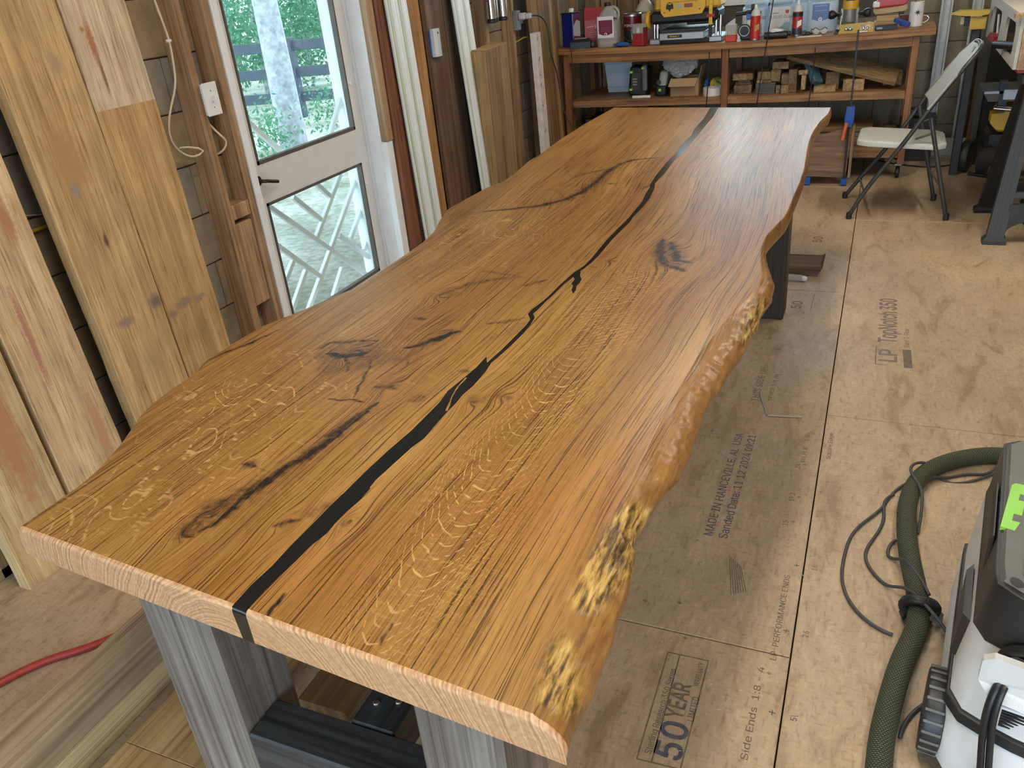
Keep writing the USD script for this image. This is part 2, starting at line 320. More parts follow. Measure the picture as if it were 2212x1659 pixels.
STAIN=[([(-0.9074,1.1927),(-0.9284,1.0151),(-0.9579,0.9255),(-0.9581,0.8555),(-0.9584,0.7906),(-0.9707,0.7633)],0.011,1.0),([(-1.0043,0.7919),(-1.0003,0.7593),(-0.9861,0.7403),(-0.9717,0.7445)],0.01,0.9),([(-1.0188,0.8331),(-1.0078,0.7958)],0.008,0.6),([(-1.0451,0.9549),(-1.0087,0.9547)],0.008,0.9),([(-1.0067,0.9523),(-0.9625,0.9412)],0.003,0.6),([(-0.8538,0.8115),(-0.8397,0.8203),(-0.8199,0.8355)],0.007,0.8),([(-0.8114,0.8475),(-0.8027,0.8744),(-0.7895,0.8956)],0.014,0.55),([(-0.7345,0.8439),(-0.7353,0.8576),(-0.7303,0.8474)],0.008,0.6),([(-0.7335,0.8373),(-0.7543,0.7866)],0.012,0.25),([(-1.2069,1.4345),(-1.1991,1.474),(-1.1434,1.4957),(-1.082,1.5155)],0.009,0.8),([(-1.1663,1.419),(-1.1154,1.4158),(-1.0689,1.44)],0.013,1.0),([(-1.0993,1.3915),(-1.0709,1.4208),(-1.032,1.4339)],0.009,0.7),([(-1.0164,1.4466),(-0.9831,1.4774)],0.009,0.5),([(-0.9905,1.4902),(-0.9602,1.5112),(-0.9349,1.5509),(-0.9115,1.5963),(-0.8991,1.6091)],0.012,1.0),([(-0.9744,1.563),(-0.9481,1.594),(-0.9124,1.6168)],0.01,0.55),([(-1.0566,1.6591),(-1.0248,1.6652)],0.009,0.65),([(-0.9552,1.2872),(-0.9217,1.3031),(-0.9004,1.2921)],0.01,0.7),([(-0.8476,1.2547),(-0.8209,1.28)],0.016,0.6),([(-1.022,1.2164),(-0.9678,1.2257),(-0.9322,1.223)],0.0035,0.9),([(-0.9068,1.2292),(-0.9209,1.1535),(-0.9315,1.0965),(-0.9282,1.0458),(-0.943,0.9693),(-0.9513,0.9104),(-0.954,0.8668)],0.011,0.9),([(-1.0748,1.8169),(-1.0405,1.8744),(-1.019,1.9178),(-0.9622,1.9678),(-0.8914,1.9997)],0.011,0.65),([(-1.0626,1.8446),(-1.0337,1.8821)],0.022,0.4),([(-0.8582,1.931),(-0.8085,1.9856)],0.008,0.7),([(-1.0275,2.0283),(-0.9805,2.021)],0.006,0.5),([(-0.8512,1.666),(-0.8105,1.6792),(-0.7676,1.72)],0.008,0.7),([(-0.8022,1.5882),(-0.7689,1.6352),(-0.7594,1.6999)],0.018,0.4),([(-0.7119,1.2765),(-0.7077,1.2922),(-0.6988,1.2652)],0.012,0.6),([(-0.679,1.314),(-0.6546,1.3199),(-0.6345,1.3173)],0.012,0.55),([(-0.7988,1.4056),(-0.7761,1.4107)],0.008,0.7),([(-1.0405,1.4136),(-1.0236,1.3901),(-1.0151,1.3654),(-1.0006,1.3175),(-0.9742,1.2356)],0.003,1.0),([(-1.0592,1.3381),(-1.0754,1.3696)],0.003,0.9),([(-0.9291,1.3676),(-0.9354,1.4097),(-0.9629,1.4582)],0.0025,0.7),([(-1.4413,1.2695),(-1.4522,1.3138),(-1.4366,1.3756),(-1.4084,1.4323),(-1.4002,1.4761),(-1.3917,1.5212)],0.004,1.0),([(-1.3018,2.6274),(-1.2106,2.6678),(-1.1107,2.72),(-1.0393,2.8163),(-1.0132,2.9379),(-1.0063,3.0659),(-1.0089,3.2594),(-0.9924,3.3788),(-0.9543,3.4565),(-0.8654,3.4876)],0.014,0.95),([(-1.1274,3.1293),(-1.1001,3.2001),(-1.0453,3.2588),(-0.9751,3.3186)],0.011,0.7),([(-1.1819,2.9417),(-1.1195,2.9449),(-1.0524,2.8155)],0.01,0.45),([(-1.0884,2.7668),(-1.0224,2.8645)],0.028,0.45),([(-0.9503,3.042),(-0.9134,3.0564)],0.008,0.8),([(-0.9701,3.3789),(-0.8174,3.4715)],0.006,0.45),([(-0.5724,2.3848),(-0.5524,2.2589),(-0.514,2.1607),(-0.4798,2.1375),(-0.4466,2.115)],0.016,0.95),([(-0.5394,2.3557),(-0.5061,2.2651),(-0.4828,2.1939),(-0.4426,2.1853)],0.017,0.9),([(-0.4455,2.1992),(-0.3999,2.2347)],0.02,0.35),([(-0.5315,2.2771),(-0.4984,2.1772)],0.04,0.4),([(-0.6847,3.7155),(-0.6716,3.7254)],0.01,0.8),([(-0.6917,2.1716),(-0.6601,2.1687)],0.008,0.6),([(-0.8194,2.131),(-0.8053,2.1361)],0.006,0.5),([(-0.7254,2.1154),(-0.7015,2.1045)],0.006,0.6),([(-0.7905,2.9738),(-0.7805,3.0237)],0.007,0.9),([(-0.7249,0.6257),(-0.732,0.6481),(-0.7305,0.6778)],0.003,1.0),([(-0.5349,0.6243),(-0.543,0.6731)],0.0025,0.8),([(-1.0255,2.027),(-0.9655,2.0146),(-0.8847,1.9992)],0.007,0.6),([(-0.88,2.8967),(-0.788,2.8441)],0.014,0.3),([(-0.9418,4.2599),(-0.9064,4.2566)],0.007,0.4)]
FILL=[([(-0.9652,0.9347),(-0.9822,0.9077),(-1.0033,0.8638),(-1.0249,0.8314),(-1.0132,0.7893),(-1.0033,0.7585),(-0.989,0.7394),(-0.9717,0.7445),(-0.9596,0.7712),(-0.9491,0.8226),(-0.9499,0.8682),(-0.9579,0.9255)],0.62),([(-1.2079,1.4149),(-1.1948,1.4973),(-1.076,1.5218),(-1.0214,1.455),(-0.9483,1.4896),(-0.9155,1.4966),(-0.9473,1.407),(-1.0433,1.3417),(-1.108,1.3012)],0.4),([(-0.5736,2.368),(-0.5308,2.3405),(-0.4813,2.2087),(-0.4426,2.1853),(-0.4677,2.1255),(-0.5186,2.16)],0.45)]
KNOT=[(-0.9921,0.7665,0.05),(-1.0998,1.4286,0.07),(-1.0578,1.8454,0.07),(-1.0556,2.8625,0.09),(-0.5019,2.2354,0.1),(-0.708,1.2848,0.035),(-0.6581,1.319,0.05),(-0.8426,0.8242,0.03),(-1.0429,1.6617,0.03),(-0.9138,1.2969,0.04),(-0.6791,3.7257,0.035),(-0.7354,0.8553,0.03),(-0.6756,2.1694,0.03),(-1.0302,0.9566,0.025),(-0.9434,1.5492,0.05)]
SPALT=[[(-0.3171,1.0226),(-0.2587,1.0995),(-0.27,1.0196),(-0.2743,0.9401),(-0.2632,0.9099),(-0.2698,0.8582),(-0.2854,0.7963),(-0.2955,0.7818),(-0.326,0.7911),(-0.3274,0.8614),(-0.3197,0.9607)],[(-0.3169,0.7405),(-0.2968,0.7208),(-0.2684,0.6654),(-0.2602,0.6237),(-0.2803,0.6133),(-0.3054,0.6157),(-0.3182,0.6567),(-0.3205,0.6963)],[(-0.2125,2.0024),(-0.1923,1.9585),(-0.2093,1.8511),(-0.2104,1.7815),(-0.2333,1.7241),(-0.241,1.845),(-0.232,1.9358)]]
# ---------------------------------------------------------------- shared looks
PINE = wood('pine', (.56, .36, .17), (.45, .27, .115), (.30, .165, .065), 'z')
STUDW = wood('stud_pine', (.50, .345, .205), (.42, .275, .155), (.27, .16, .085), 'z', across=48)
GREYW = wood('grey_stain', (.33, .305, .285), (.235, .215, .20), (.12, .11, .102), 'z', across=85, along=1.2, rough=.5, bump=.5)
DARKGREY = wood('dark_grey_stain', (.075, .082, .088), (.05, .055, .06), (.022, .024, .027), 'x', across=50, rough=.42, bump=.4)
DARKGREY_Y = wood('dark_grey_stain_long', (.075, .082, .09), (.045, .052, .06), (.02, .023, .027), 'y', across=50, rough=.42, bump=.4)
WHITE = plain('white_paint', (.80, .80, .80), .45, var=.04)
OFFWHITE = plain('off_white_paint', (.70, .685, .67), .45, var=.05)
BLACK = plain('black_plastic', (.012, .012, .013), .45, var=.1)
DARKPL = plain('dark_plastic', (.028, .029, .03), .5, var=.15)
STEEL = plain('steel', (.55, .55, .55), .32, 1.0, var=.06)
GALV = plain('galvanised', (.52, .54, .54), .5, .15, var=.10, vscale=30)
CHROME = plain('chrome', (.78, .78, .78), .08, 1.0, var=.02)
YELLOW = plain('tool_yellow', (.72, .40, .02), .42, var=.08)
RED = plain('red_plastic', (.42, .02, .018), .4, var=.1)
BLUE = plain('blue_plastic', (.02, .085, .38), .42, var=.1)
GREEN = plain('lime_plastic', (.24, .62, .05), .4, var=.05)


def floor_look(name='osb', tint=(1, 1, 1)):
    c = lambda r, g, b: (r * tint[0], g * tint[1], b * tint[2])
    n = {'tc': ('texture_coordinate', {}), 'ge': ('geometry', {}),
         'm': ('mapping', {'scale': (9., 2.6, 1.)}), 'mf': ('mapping', {'scale': (95., 26., 1.)}), 'mf2': ('mapping', {'scale': (38., 120., 1.), 'rotation': (0, 0, .5)}),
         'n0': ('noise_texture', {'scale': 1.3, 'detail': 4.0, 'roughness': .6}),
         'n1': ('noise_texture', {'scale': 1., 'detail': 5.0, 'roughness': .65, 'distortion': 1.2}),
         'n2': ('noise_texture', {'scale': 1., 'detail': 5.0, 'roughness': .62, 'distortion': .6}), 'n3': ('noise_texture', {'scale': 1., 'detail': 5.0, 'roughness': .62, 'distortion': .6}),
         'n5': ('noise_texture', {'scale': 38., 'detail': 2.0}),
         'r0': ('rgb_ramp', {'ramp': [(.30, c(.37, .275, .185)), (.5, c(.46, .345, .228)), (.72, c(.54, .405, .255))]}),
         'r1': ('rgb_ramp', {'ramp': [(.30, (.60, .54, .46)), (.44, (.92, .90, .87)), (.56, (1.0, 1.0, 1.0)), (.72, (1.16, 1.15, 1.12))]}),
         'r2': ('rgb_ramp', {'ramp': [(.28, (.55, .49, .43)), (.45, (1, 1, 1)), (.56, (1., 1., 1.)), (.70, (1.30, 1.28, 1.22))]}),
         'r3': ('rgb_ramp', {'ramp': [(.28, (.62, .57, .52)), (.45, (1, 1, 1)), (.58, (1., 1., 1.)), (.72, (1.22, 1.21, 1.18))]}),
         'r5': ('rgb_ramp', {'ramp': [(.2, (.35, .28, .22)), (.265, (1, 1, 1))]}),
         'x1': ('mix', {'mix_type': 'multiply', 'fac': .9}), 'x2': ('mix', {'mix_type': 'multiply', 'fac': .75}), 'x3': ('mix', {'mix_type': 'multiply', 'fac': .75}), 'x5': ('mix', {'mix_type': 'multiply', 'fac': .8}),
         'rr': ('map_range', {'from_min': .3, 'from_max': .7, 'to_min': .36, 'to_max': .55, 'clamp': True}),
         'b': ('bump', {'strength': .25, 'distance': .001}),
         'p': ('principled_bsdf', {'specular_ior_level': .5})}
    l = [('ge.position', 'n0.vector'), ('ge.position', 'm.vector'), ('m.vector', 'n1.vector'), ('ge.position', 'mf.vector'), ('mf.vector', 'n2.vector'), ('ge.position', 'mf2.vector'), ('mf2.vector', 'n3.vector'), ('ge.position', 'n5.vector'),
         ('n0.fac', 'r0.fac'), ('n1.fac', 'r1.fac'), ('n2.fac', 'r2.fac'), ('n3.fac', 'r3.fac'), ('n5.fac', 'r5.fac'),
         ('r0.color', 'x1.color1'), ('r1.color', 'x1.color2'), ('x1.color', 'x2.color1'), ('r2.color', 'x2.color2'), ('x2.color', 'x3.color1'), ('r3.color', 'x3.color2'), ('x3.color', 'x5.color1'), ('r5.color', 'x5.color2'), ('x5.color', 'p.base_color'),
         ('n0.fac', 'rr.value'), ('rr.result', 'p.roughness'), ('n2.fac', 'b.height'), ('b.normal', 'p.normal')]
    return mat(name, n, l, 'p.BSDF')


OSB = floor_look()
BLOCKM = plain('block', (.30, .25, .185), .85, bump=.5, bscale=120, var=.22, vscale=9, spec=.2)
MORTAR = plain('block_backing', (.10, .09, .075), .9, var=.1)

# ---------------------------------------------------------------- the room
XF, XB, YB, YR, XR, ZC = -2.35, -2.44, 7.10, -3.2, 3.3, 2.75      # stud faces, block faces, back wall, rear wall, right wall, ceiling
D0, D1, DZ = 2.622, 3.742, 2.12                                     # door opening in the left wall
WX0, WX1, WZ0, WZ1 = -1.62, 0.10, 1.16, 1.98                       # window in the back wall


def room():
    fl = Thing('floor', 'tan pressed-wood subfloor sheets with faded print and dirt', 'floor', kind='structure', base=(0, 0, 0))
    gx, gap = -.0535, .0035
    # columns of sheets along the room; the seams across are staggered from column to column
    for ci, (xa, xb, ys) in enumerate([(XB - .25, gx - 2.44, (YR, -1., 1.44, 3.88, 6.32, YB + .1)), (gx - 2.44, gx - 1.22, (YR, -.1, 2.3, 4.74, YB + .1)), (gx - 1.22, gx, (YR, -.92, 1.523, 3.963, 5.95, YB + .1)), (gx, gx + 1.22, (YR, .30, 2.74, 5.18, YB + .1)), (gx + 1.22, gx + 2.44, (YR, -.92, 1.52, 3.96, 6.4, YB + .1)), (gx + 2.44, XR + .1, (YR, .3, 2.74, 5.18, YB + .1))]):
        for a, b in zip(ys[:-1], ys[1:]):
            fl.add('floor_sheet', cbox(xa + gap / 2, xb - gap / 2, a + gap / 2, b - gap / 2, -.018, 0, .0015), OSB)
    fl.add('joist_deck', box(XB - .3, XR + .1, YR, YB + .1, -.05, -.0185), plain('deck', (.05, .035, .02), .9))
    ink = plain('ink_blue', (.095, .085, .115), .55, var=.35, vscale=60)
    ink2 = plain('ink_grey', (.15, .115, .08), .6, var=.3, vscale=60)
    ink3 = plain('ink_faint', (.20, .15, .10), .6, var=.3, vscale=60)
    fx, fy = (0, 1, 0), (-1, 0, 0)                                   # print reads away from the camera along +y
    E = .0003

    def pr(w, h, x, y, width=None, m=ink, bold=False, dx=fx, dy=fy):
        fl.add('printed_text', text(w, h, (x, y, E), dx, dy, width, .0003, bold), m)

    def line(a, b, w, m=ink2):
        a, b = np.array(a, float), np.array(b, float); d = (b - a) / np.linalg.norm(b - a); s = np.array([-d[1], d[0]]) * w / 2
        fl.add('printed_line', slab([a - s, b - s, b + s, a + s], E, E + .0003), m)
    # 50 year stamp in its box
    pr('50', .058, -.243, 1.145, .098, ink, True)
    pr('YEAR', .040, -.262, 1.258, .105, ink2, True)
    pr('LIMITED', .016, -.236, 1.262, .07, ink2)
    pr('WARRANTY', .013, -.245, 1.365, .075, ink2)
    pr('Sterling Research 350 Series', .015, -.306, 1.15, .25, ink2)
    for a, b in (((-.332, 1.13), (-.238, 1.135)), ((-.238, 1.135), (-.238, 1.452)), ((-.238, 1.452), (-.338, 1.449)), ((-.332, 1.13), (-.338, 1.449)), ((-.300, 1.133), (-.308, 1.449))):
        line(a, b, .003)
    pr('Side Ends  1:8 - 4', .016, -.108, 1.20, .27, ink2)
    pr('LP  PERFORMANCE ENDS', .015, -.085, 1.50, .32, ink2)
    for x, y, w in ((-.066, 1.335, '5\\'), (-.064, 1.60, '26'), (-.064, 1.86, '16')):
        pr('+', .022, x, y, None, ink2); pr(w, .014, x + .045, y, None, ink2, False)
    for x, y, w in ((-.115, 2.04, '15'), (-.110, 2.17, '19.2'), (-.110, 2.36, '24')):
        pr(w, .016, x, y, None, ink2); pr('+', .018, x + .02, y + .02, None, ink2)
    pr('RULE  16', .014, -.098, 2.40, .18, ink3)
    pr('Square Edge', .014, -.022, 2.44, .17, ink2)
    pr('MADE IN HANCEVILLE, AL  USA', .026, -.318, 1.93, .60, ink)
    pr('Sanded Date: 11 12 2024 09:21', .026, -.274, 1.93, .60, ink)
    pr('THIS SIDE UP', .026, -.303, 2.78, .29, ink3)
    pr('SPACE 1/8 IN', .014, -.255, 2.80, .22, ink3)
    pr('+', .02, -.34, 1.62, None, ink2); pr('+', .02, -.30, 1.50, None, ink2); pr('+', .02, -.43, 1.60, None, ink2); pr('+', .018, -.42, 2.52, None, ink2)
    for k in range(7):
        line((-.225 + .006 * k, 1.70 + .004 * k), (-.255 + .006 * k, 1.86 - .006 * k), .0022, ink2)
    # sheet maker's mark
    pr('TopNotch 350', .070, .176, 3.415, .50, plain('ink_mark', (.17, .135, .12), .55, var=.25, vscale=50), True)
    pr('LP', .066, .178, 3.225, .115, plain('ink_mark_soft', (.18, .14, .125), .55, var=.25, vscale=50), True)
    for a, b in (((.100, 3.20), (.100, 3.375)), ((.100, 3.20), (.145, 3.20))):
        line(a, b, .004, ink2)
    fl.add('printed_mark', slab([(.200, 3.36), (.232, 3.36), (.236, 3.19), (.205, 3.19)], E, E + .0003), ink2)
    pr('Sturd-I-Floor', .020, .226, 3.38, .20, ink3)
    pr('50', .05, -.215, 4.72, .10, ink3, True); pr('50', .045, -.235, 3.72, .09, ink3, True)
    line((-.19, 3.70), (-.19, 3.92), .003, ink3)
    fl.done()

    # left wall: block courses with a door opening
    wl = Thing('wall_left', 'tan concrete block wall with pine studs fixed on it', 'wall', kind='structure', base=(XB, 0, 0))
    H, Lb = .1967, .40
    bl = [BLOCKM, plain('block_cool', (.27, .25, .22), .85, bump=.5, bscale=120, var=.2, vscale=8, spec=.2), plain('block_warm', (.33, .255, .165), .85, bump=.5, bscale=120, var=.22, vscale=10, spec=.2)]
    for r in range(14):
        z0 = -.0034 + H * r
        y = YR + (Lb / 2 if r % 2 else 0)
        while y < YB:
            a, b = max(y, YR), min(y + Lb, YB)
            for ya, yb in ([(a, b)] if z0 > DZ or b < D0 or a > D1 else [(a, min(b, D0)), (max(a, D1), b)]):
                if yb - ya > .02 and z0 + H > 0 and z0 < ZC and yb > .2 and z0 < 1.9:
                    d = rng.uniform(-.002, .002)
                    wl.add('block', cbox(XB - .16, XB + d, ya + .0025, yb - .0025, max(z0, 0) + .0025, z0 + H - .0025, .003), bl[rng.integers(3)])
            y += Lb
    wl.add('backing', join(box(XB - .20, XB - .012, YR, -1.9, 0, ZC), box(XB - .20, XB - .012, -1.9, -.2, 0, 1.0), box(XB - .20, XB - .012, -1.9, -.2, 2.15, ZC), box(XB - .20, XB - .012, -.2, D0 - .004, 0, ZC), box(XB - .20, XB - .012, D1 + .004, YB, 0, ZC), box(XB - .20, XB - .012, D0 - .004, D1 + .004, DZ, ZC)), MORTAR)
    return wl


WL = room()


def shell():
    t = Thing('wall_back', 'tan block back wall behind the workbench', 'wall', kind='structure', base=(0, YB, 0))
    H, Lb = .1967, .40
    m = plain('block_back', (.27, .225, .16), .85, bump=.4, bscale=120, var=.2, vscale=8, spec=.2)
    for r in range(11):
        z0 = -.0034 + H * r
        x = XB - .2 + (Lb / 2 if r % 2 else 0)
        while x < XR:
            a, b = x, min(x + Lb, XR)
            for xa, xb in ([(a, b)] if z0 + H < WZ0 or z0 > WZ1 or b < WX0 or a > WX1 else [(a, min(b, WX0)), (max(a, WX1), b)]):
                if xb - xa > .02:
                    t.add('block', cbox(xa + .002, xb - .002, YB + rng.uniform(-.0015, .0015), YB + .14, max(z0, 0) + .002, z0 + H - .002, .003), m)
            x += Lb
    t.add('backing', join(box(XB - .2, WX0, YB + .01, YB + .2, 0, ZC), box(WX1, XR, YB + .01, YB + .2, 0, ZC), box(WX0, WX1, YB + .01, YB + .2, 0, WZ0 - .01), box(WX0, WX1, YB + .01, YB + .2, WZ1, ZC)), MORTAR)
    t.done()
    w = Thing('window_1', 'wide white-framed window over the workbench', 'window', kind='structure')
    fr = [box(WX0, WX1, YB - .015, YB + .12, WZ0 - .03, WZ0 + .03), box(WX0, WX1, YB - .015, YB + .12, WZ1 - .05, WZ1), box(WX0, WX0 + .05, YB - .015, YB + .12, WZ0, WZ1), box(WX1 - .05, WX1, YB - .015, YB + .12, WZ0, WZ1), box((WX0 + WX1) / 2 - .03, (WX0 + WX1) / 2 + .03, YB + .03, YB + .08, WZ0, WZ1)]
    w.add('frame', join(*fr), WHITE)
    w.add('pane', box(WX0 + .05, WX1 - .05, YB + .05, YB + .056, WZ0 + .03, WZ1 - .05), GLASS)
    w.done()
    w = Thing('window_2', 'white-framed window in the left wall behind the camera', 'window', kind='structure')
    w.add('frame', join(box(XB - .18, XB + .01, -1.9, -1.84, 1.0, 2.15), box(XB - .18, XB + .01, -.26, -.2, 1.0, 2.15), box(XB - .18, XB + .01, -1.84, -.26, 1.0, 1.05), box(XB - .18, XB + .01, -1.84, -.26, 2.1, 2.15), box(XB - .12, XB - .08, -1.07, -1.03, 1.05, 2.1)), WHITE)
    w.add('pane', box(XB - .102, XB - .098, -1.84, -.26, 1.05, 2.1), GLASS); w.done()
    inner = plain('wall_board', (.46, .38, .28), .8, var=.1)
    single('wall_right', 'tan board wall on the right of the shop', 'wall', box(XR, XR + .12, YR, YB + .2, 0, ZC), inner, kind='structure')
    single('ceiling', 'pale board ceiling of the shop', 'ceiling', box(XB - .2, XR + .12, YR - .1, YB + .2, ZC, ZC + .1), plain('ceiling_board', (.55, .50, .42), .8, var=.06), kind='structure')
    single('wall_rear', 'board wall around the open overhead door', 'wall', join(box(XB - .2, -2.3, YR - .15, YR, 0, ZC), box(3.2, XR + .12, YR - .15, YR, 0, ZC), box(-2.3, 3.2, YR - .15, YR, 2.45, ZC)), inner, kind='structure')


def pane_look(name, tint=(.93, .985, .97)):
    return mat(name, {'t': ('transparent_bsdf', {'color': tint}), 'g': ('glossy_bsdf', {'color': (1, 1, 1), 'roughness': .02}), 'lw': ('layer_weight', {'blend': .5}),
                      'pw': ('math', {'math_type': 'power', 'value2': 4.5}), 'ma': ('math', {'math_type': 'multiply_add', 'value2': .8, 'value3': .035}), 'x': ('mix_closure', {})},
               [('lw.facing', 'pw.value1'), ('pw.value', 'ma.value1'), ('ma.value', 'x.fac'), ('t.BSDF', 'x.closure1'), ('g.BSDF', 'x.closure2')], 'x.closure')


GLASS = pane_look('window_glass')
shell()


def lamps():
    em = mat('lamp_lens', {'e': ('emission', {'color': (1.0, .91, .77), 'strength': LAMP})}, [], 'e.emission')
    for k, (x, y) in enumerate(((-.5, 1.1), (-.7, 4.1), (.75, .3), (.9, 4.6))):
        t = Thing('shop_light', ['white strip shop light on the ceiling over the near end of the long table', 'white strip shop light on the ceiling over the far end of the long table', 'white strip shop light on the ceiling right above the camera', 'white strip shop light on the ceiling over the folding chair'][k], 'lamp', 'ceiling shop lights')
        t.add('housing', cbox(x - .09, x + .09, y - .62, y + .62, ZC - .06, ZC - .005, .01), WHITE)
        t.add('lens', cbox(x - .07, x + .07, y - .60, y + .60, ZC - .075, ZC - .061, .005), em)
        t.done()


lamps()
# ---------------------------------------------------------------- the live-edge table
ZT, ZB = .76, .70


def oak_look():
    n = {'gr': ('attribute', {'attribute': 'gr'}), 'st': ('attribute', {'attribute': 'stn'}), 'lv': ('attribute', {'attribute': 'liv'}), 'sp': ('attribute', {'attribute': 'spl'}), 'fk': ('attribute', {'attribute': 'flk'}),
         'tc': ('texture_coordinate', {}),
         # annual rings across the board: broad tone, lines, pores
         'm0': ('mapping', {'scale': (8., .8, 1.)}), 'm1': ('mapping', {'scale': (150., 2.2, 1.)}), 'm2': ('mapping', {'scale': (360., 3.2, 1.)}), 'm3': ('mapping', {'scale': (620., 26., 1.)}), 'mf': ('mapping', {'scale': (70., 190., 1.), 'rotation': (0, 0, .55)}),
         'mfb': ('mapping', {'scale': (26., 60., 1.), 'rotation': (0, 0, .35)}),
         'n0': ('noise_texture', {'scale': 1., 'detail': 3.}), 'n1': ('noise_texture', {'scale': 1., 'detail': 2., 'distortion': .25}), 'n2': ('noise_texture', {'scale': 1., 'detail': 2., 'distortion': .3}), 'n3': ('noise_texture', {'scale': 1., 'detail': 1.}),
         'nf': ('noise_texture', {'scale': .5, 'detail': 1.5, 'distortion': .4}), 'nfb': ('noise_texture', {'scale': 1., 'detail': 1.5, 'distortion': 1.0}), 'nb': ('noise_texture', {'scale': 2.2, 'detail': 3.}), 'nw': ('noise_texture', {'scale': 120., 'detail': 3.}), 'mnl': ('mapping', {'scale': (120., 16., 80.), 'rotation': (0, 0, -.10)}), 'nl': ('noise_texture', {'scale': 1., 'detail': 4., 'roughness': .65, 'distortion': .25}),
         'r0': ('rgb_ramp', {'ramp': [(.28, OAK_D), (.5, OAK_M), (.72, OAK_L)]}),
         'rb': ('rgb_ramp', {'ramp': [(.3, (1.0, .88, .84)), (.5, (1, 1, 1)), (.7, (1.02, 1.08, 1.02))]}),
         'r1': ('rgb_ramp', {'ramp': [(.30, (.78, .72, .66)), (.44, (.97, .96, .95)), (.62, (1.07, 1.08, 1.10))]}),
         'r2': ('rgb_ramp', {'ramp': [(.36, (.16, .11, .07)), (.445, (1, 1, 1))]}),
         'r3': ('rgb_ramp', {'ramp': [(.30, (.62, .56, .5)), (.44, (1, 1, 1)), (.7, (1.08, 1.08, 1.06))]}),
         'x1': ('mix', {'mix_type': 'multiply', 'fac': 1.}), 'x2': ('mix', {'mix_type': 'multiply', 'fac': .85}), 'x3': ('mix', {'mix_type': 'multiply', 'fac': .7}), 'xb': ('mix', {'mix_type': 'multiply', 'fac': 1.}),
         # ray fleck: thin light curls
         'fv': ('attribute', {'attribute': 'flv'}), 'ff': ('math', {'math_type': 'fraction'}), 'fs': ('math', {'math_type': 'subtract', 'value2': .5}), 'fa': ('math', {'math_type': 'absolute'}), 'fr': ('map_range', {'from_min': .105, 'from_max': .035, 'to_min': 0., 'to_max': 1., 'clamp': True}),
         'fbk': ('map_range', {'from_min': .44, 'from_max': .56, 'to_min': 0., 'to_max': 1., 'clamp': True}), 'fm0': ('math', {'math_type': 'multiply'}),
         'gs': ('math', {'math_type': 'subtract', 'value2': .5}), 'ga': ('math', {'math_type': 'absolute'}), 'gfr': ('map_range', {'from_min': .020, 'from_max': .004, 'to_min': 0., 'to_max': .38, 'clamp': True}),
         'fmax': ('math', {'math_type': 'maximum'}),
         'fm': ('math', {'math_type': 'multiply'}), 'fm2': ('math', {'math_type': 'multiply', 'value2': .72}), 'xf': ('mix', {'mix_type': 'mix', 'color2': (.66, .42, .17)}),
         # dark stain round knots and cracks, broken up by the fibres
         'nq': ('noise_texture', {'scale': 55., 'detail': 4., 'roughness': .65, 'distortion': .6}), 'nqa': ('math', {'math_type': 'multiply_add', 'value2': .9}), 'sa': ('math', {'math_type': 'multiply_add', 'value2': 1.15, 'value3': -1.03}), 'sa2': ('math', {'math_type': 'add'}), 'sb': ('map_range', {'from_min': .12, 'from_max': .85, 'to_min': 0., 'to_max': 1., 'clamp': True}),
         'sm': ('math', {'math_type': 'multiply'}), 'sg': ('map_range', {'from_min': .02, 'from_max': .12, 'to_min': 0., 'to_max': 1., 'clamp': True}),
         'rs': ('rgb_ramp', {'ramp': [(0., (.30, .135, .036)), (.35, (.115, .048, .020)), (.75, (.022, .013, .010)), (1., (.012, .009, .009))]}), 'xs': ('mix', {'mix_type': 'mix'}),
         # live edge: plain waney wood and golden spalted patches
         'rl': ('rgb_ramp', {'ramp': [(.3, (.17, .075, .021)), (.5, (.27, .128, .036)), (.7, (.36, .185, .058))]}), 'xl': ('mix', {'mix_type': 'mix'}), 'lm': ('math', {'math_type': 'multiply', 'value2': .75}),
         'rp': ('rgb_ramp', {'ramp': [(.30, (.012, .009, .006)), (.42, (.10, .06, .018)), (.52, (.36, .21, .055)), (.68, (.66, .45, .15))]}), 'xp': ('mix', {'mix_type': 'mix'}),
         'bh': ('math', {'math_type': 'multiply_add', 'value2': .8}), 'b': ('bump', {'strength': .30, 'distance': .0012}),
         'bl': ('math', {'math_type': 'multiply'}),
         'p': ('principled_bsdf', {'roughness': OAK_R, 'specular_ior_level': .5})}
    l = []
    for k, src in (('0', 'gr.vector'), ('1', 'gr.vector'), ('2', 'gr.vector'), ('3', 'gr.vector'), ('f', 'gr.vector'), ('fb', 'gr.vector')):
        l += [(src, f'm{k}.vector'), (f'm{k}.vector', f'n{k}.vector')]
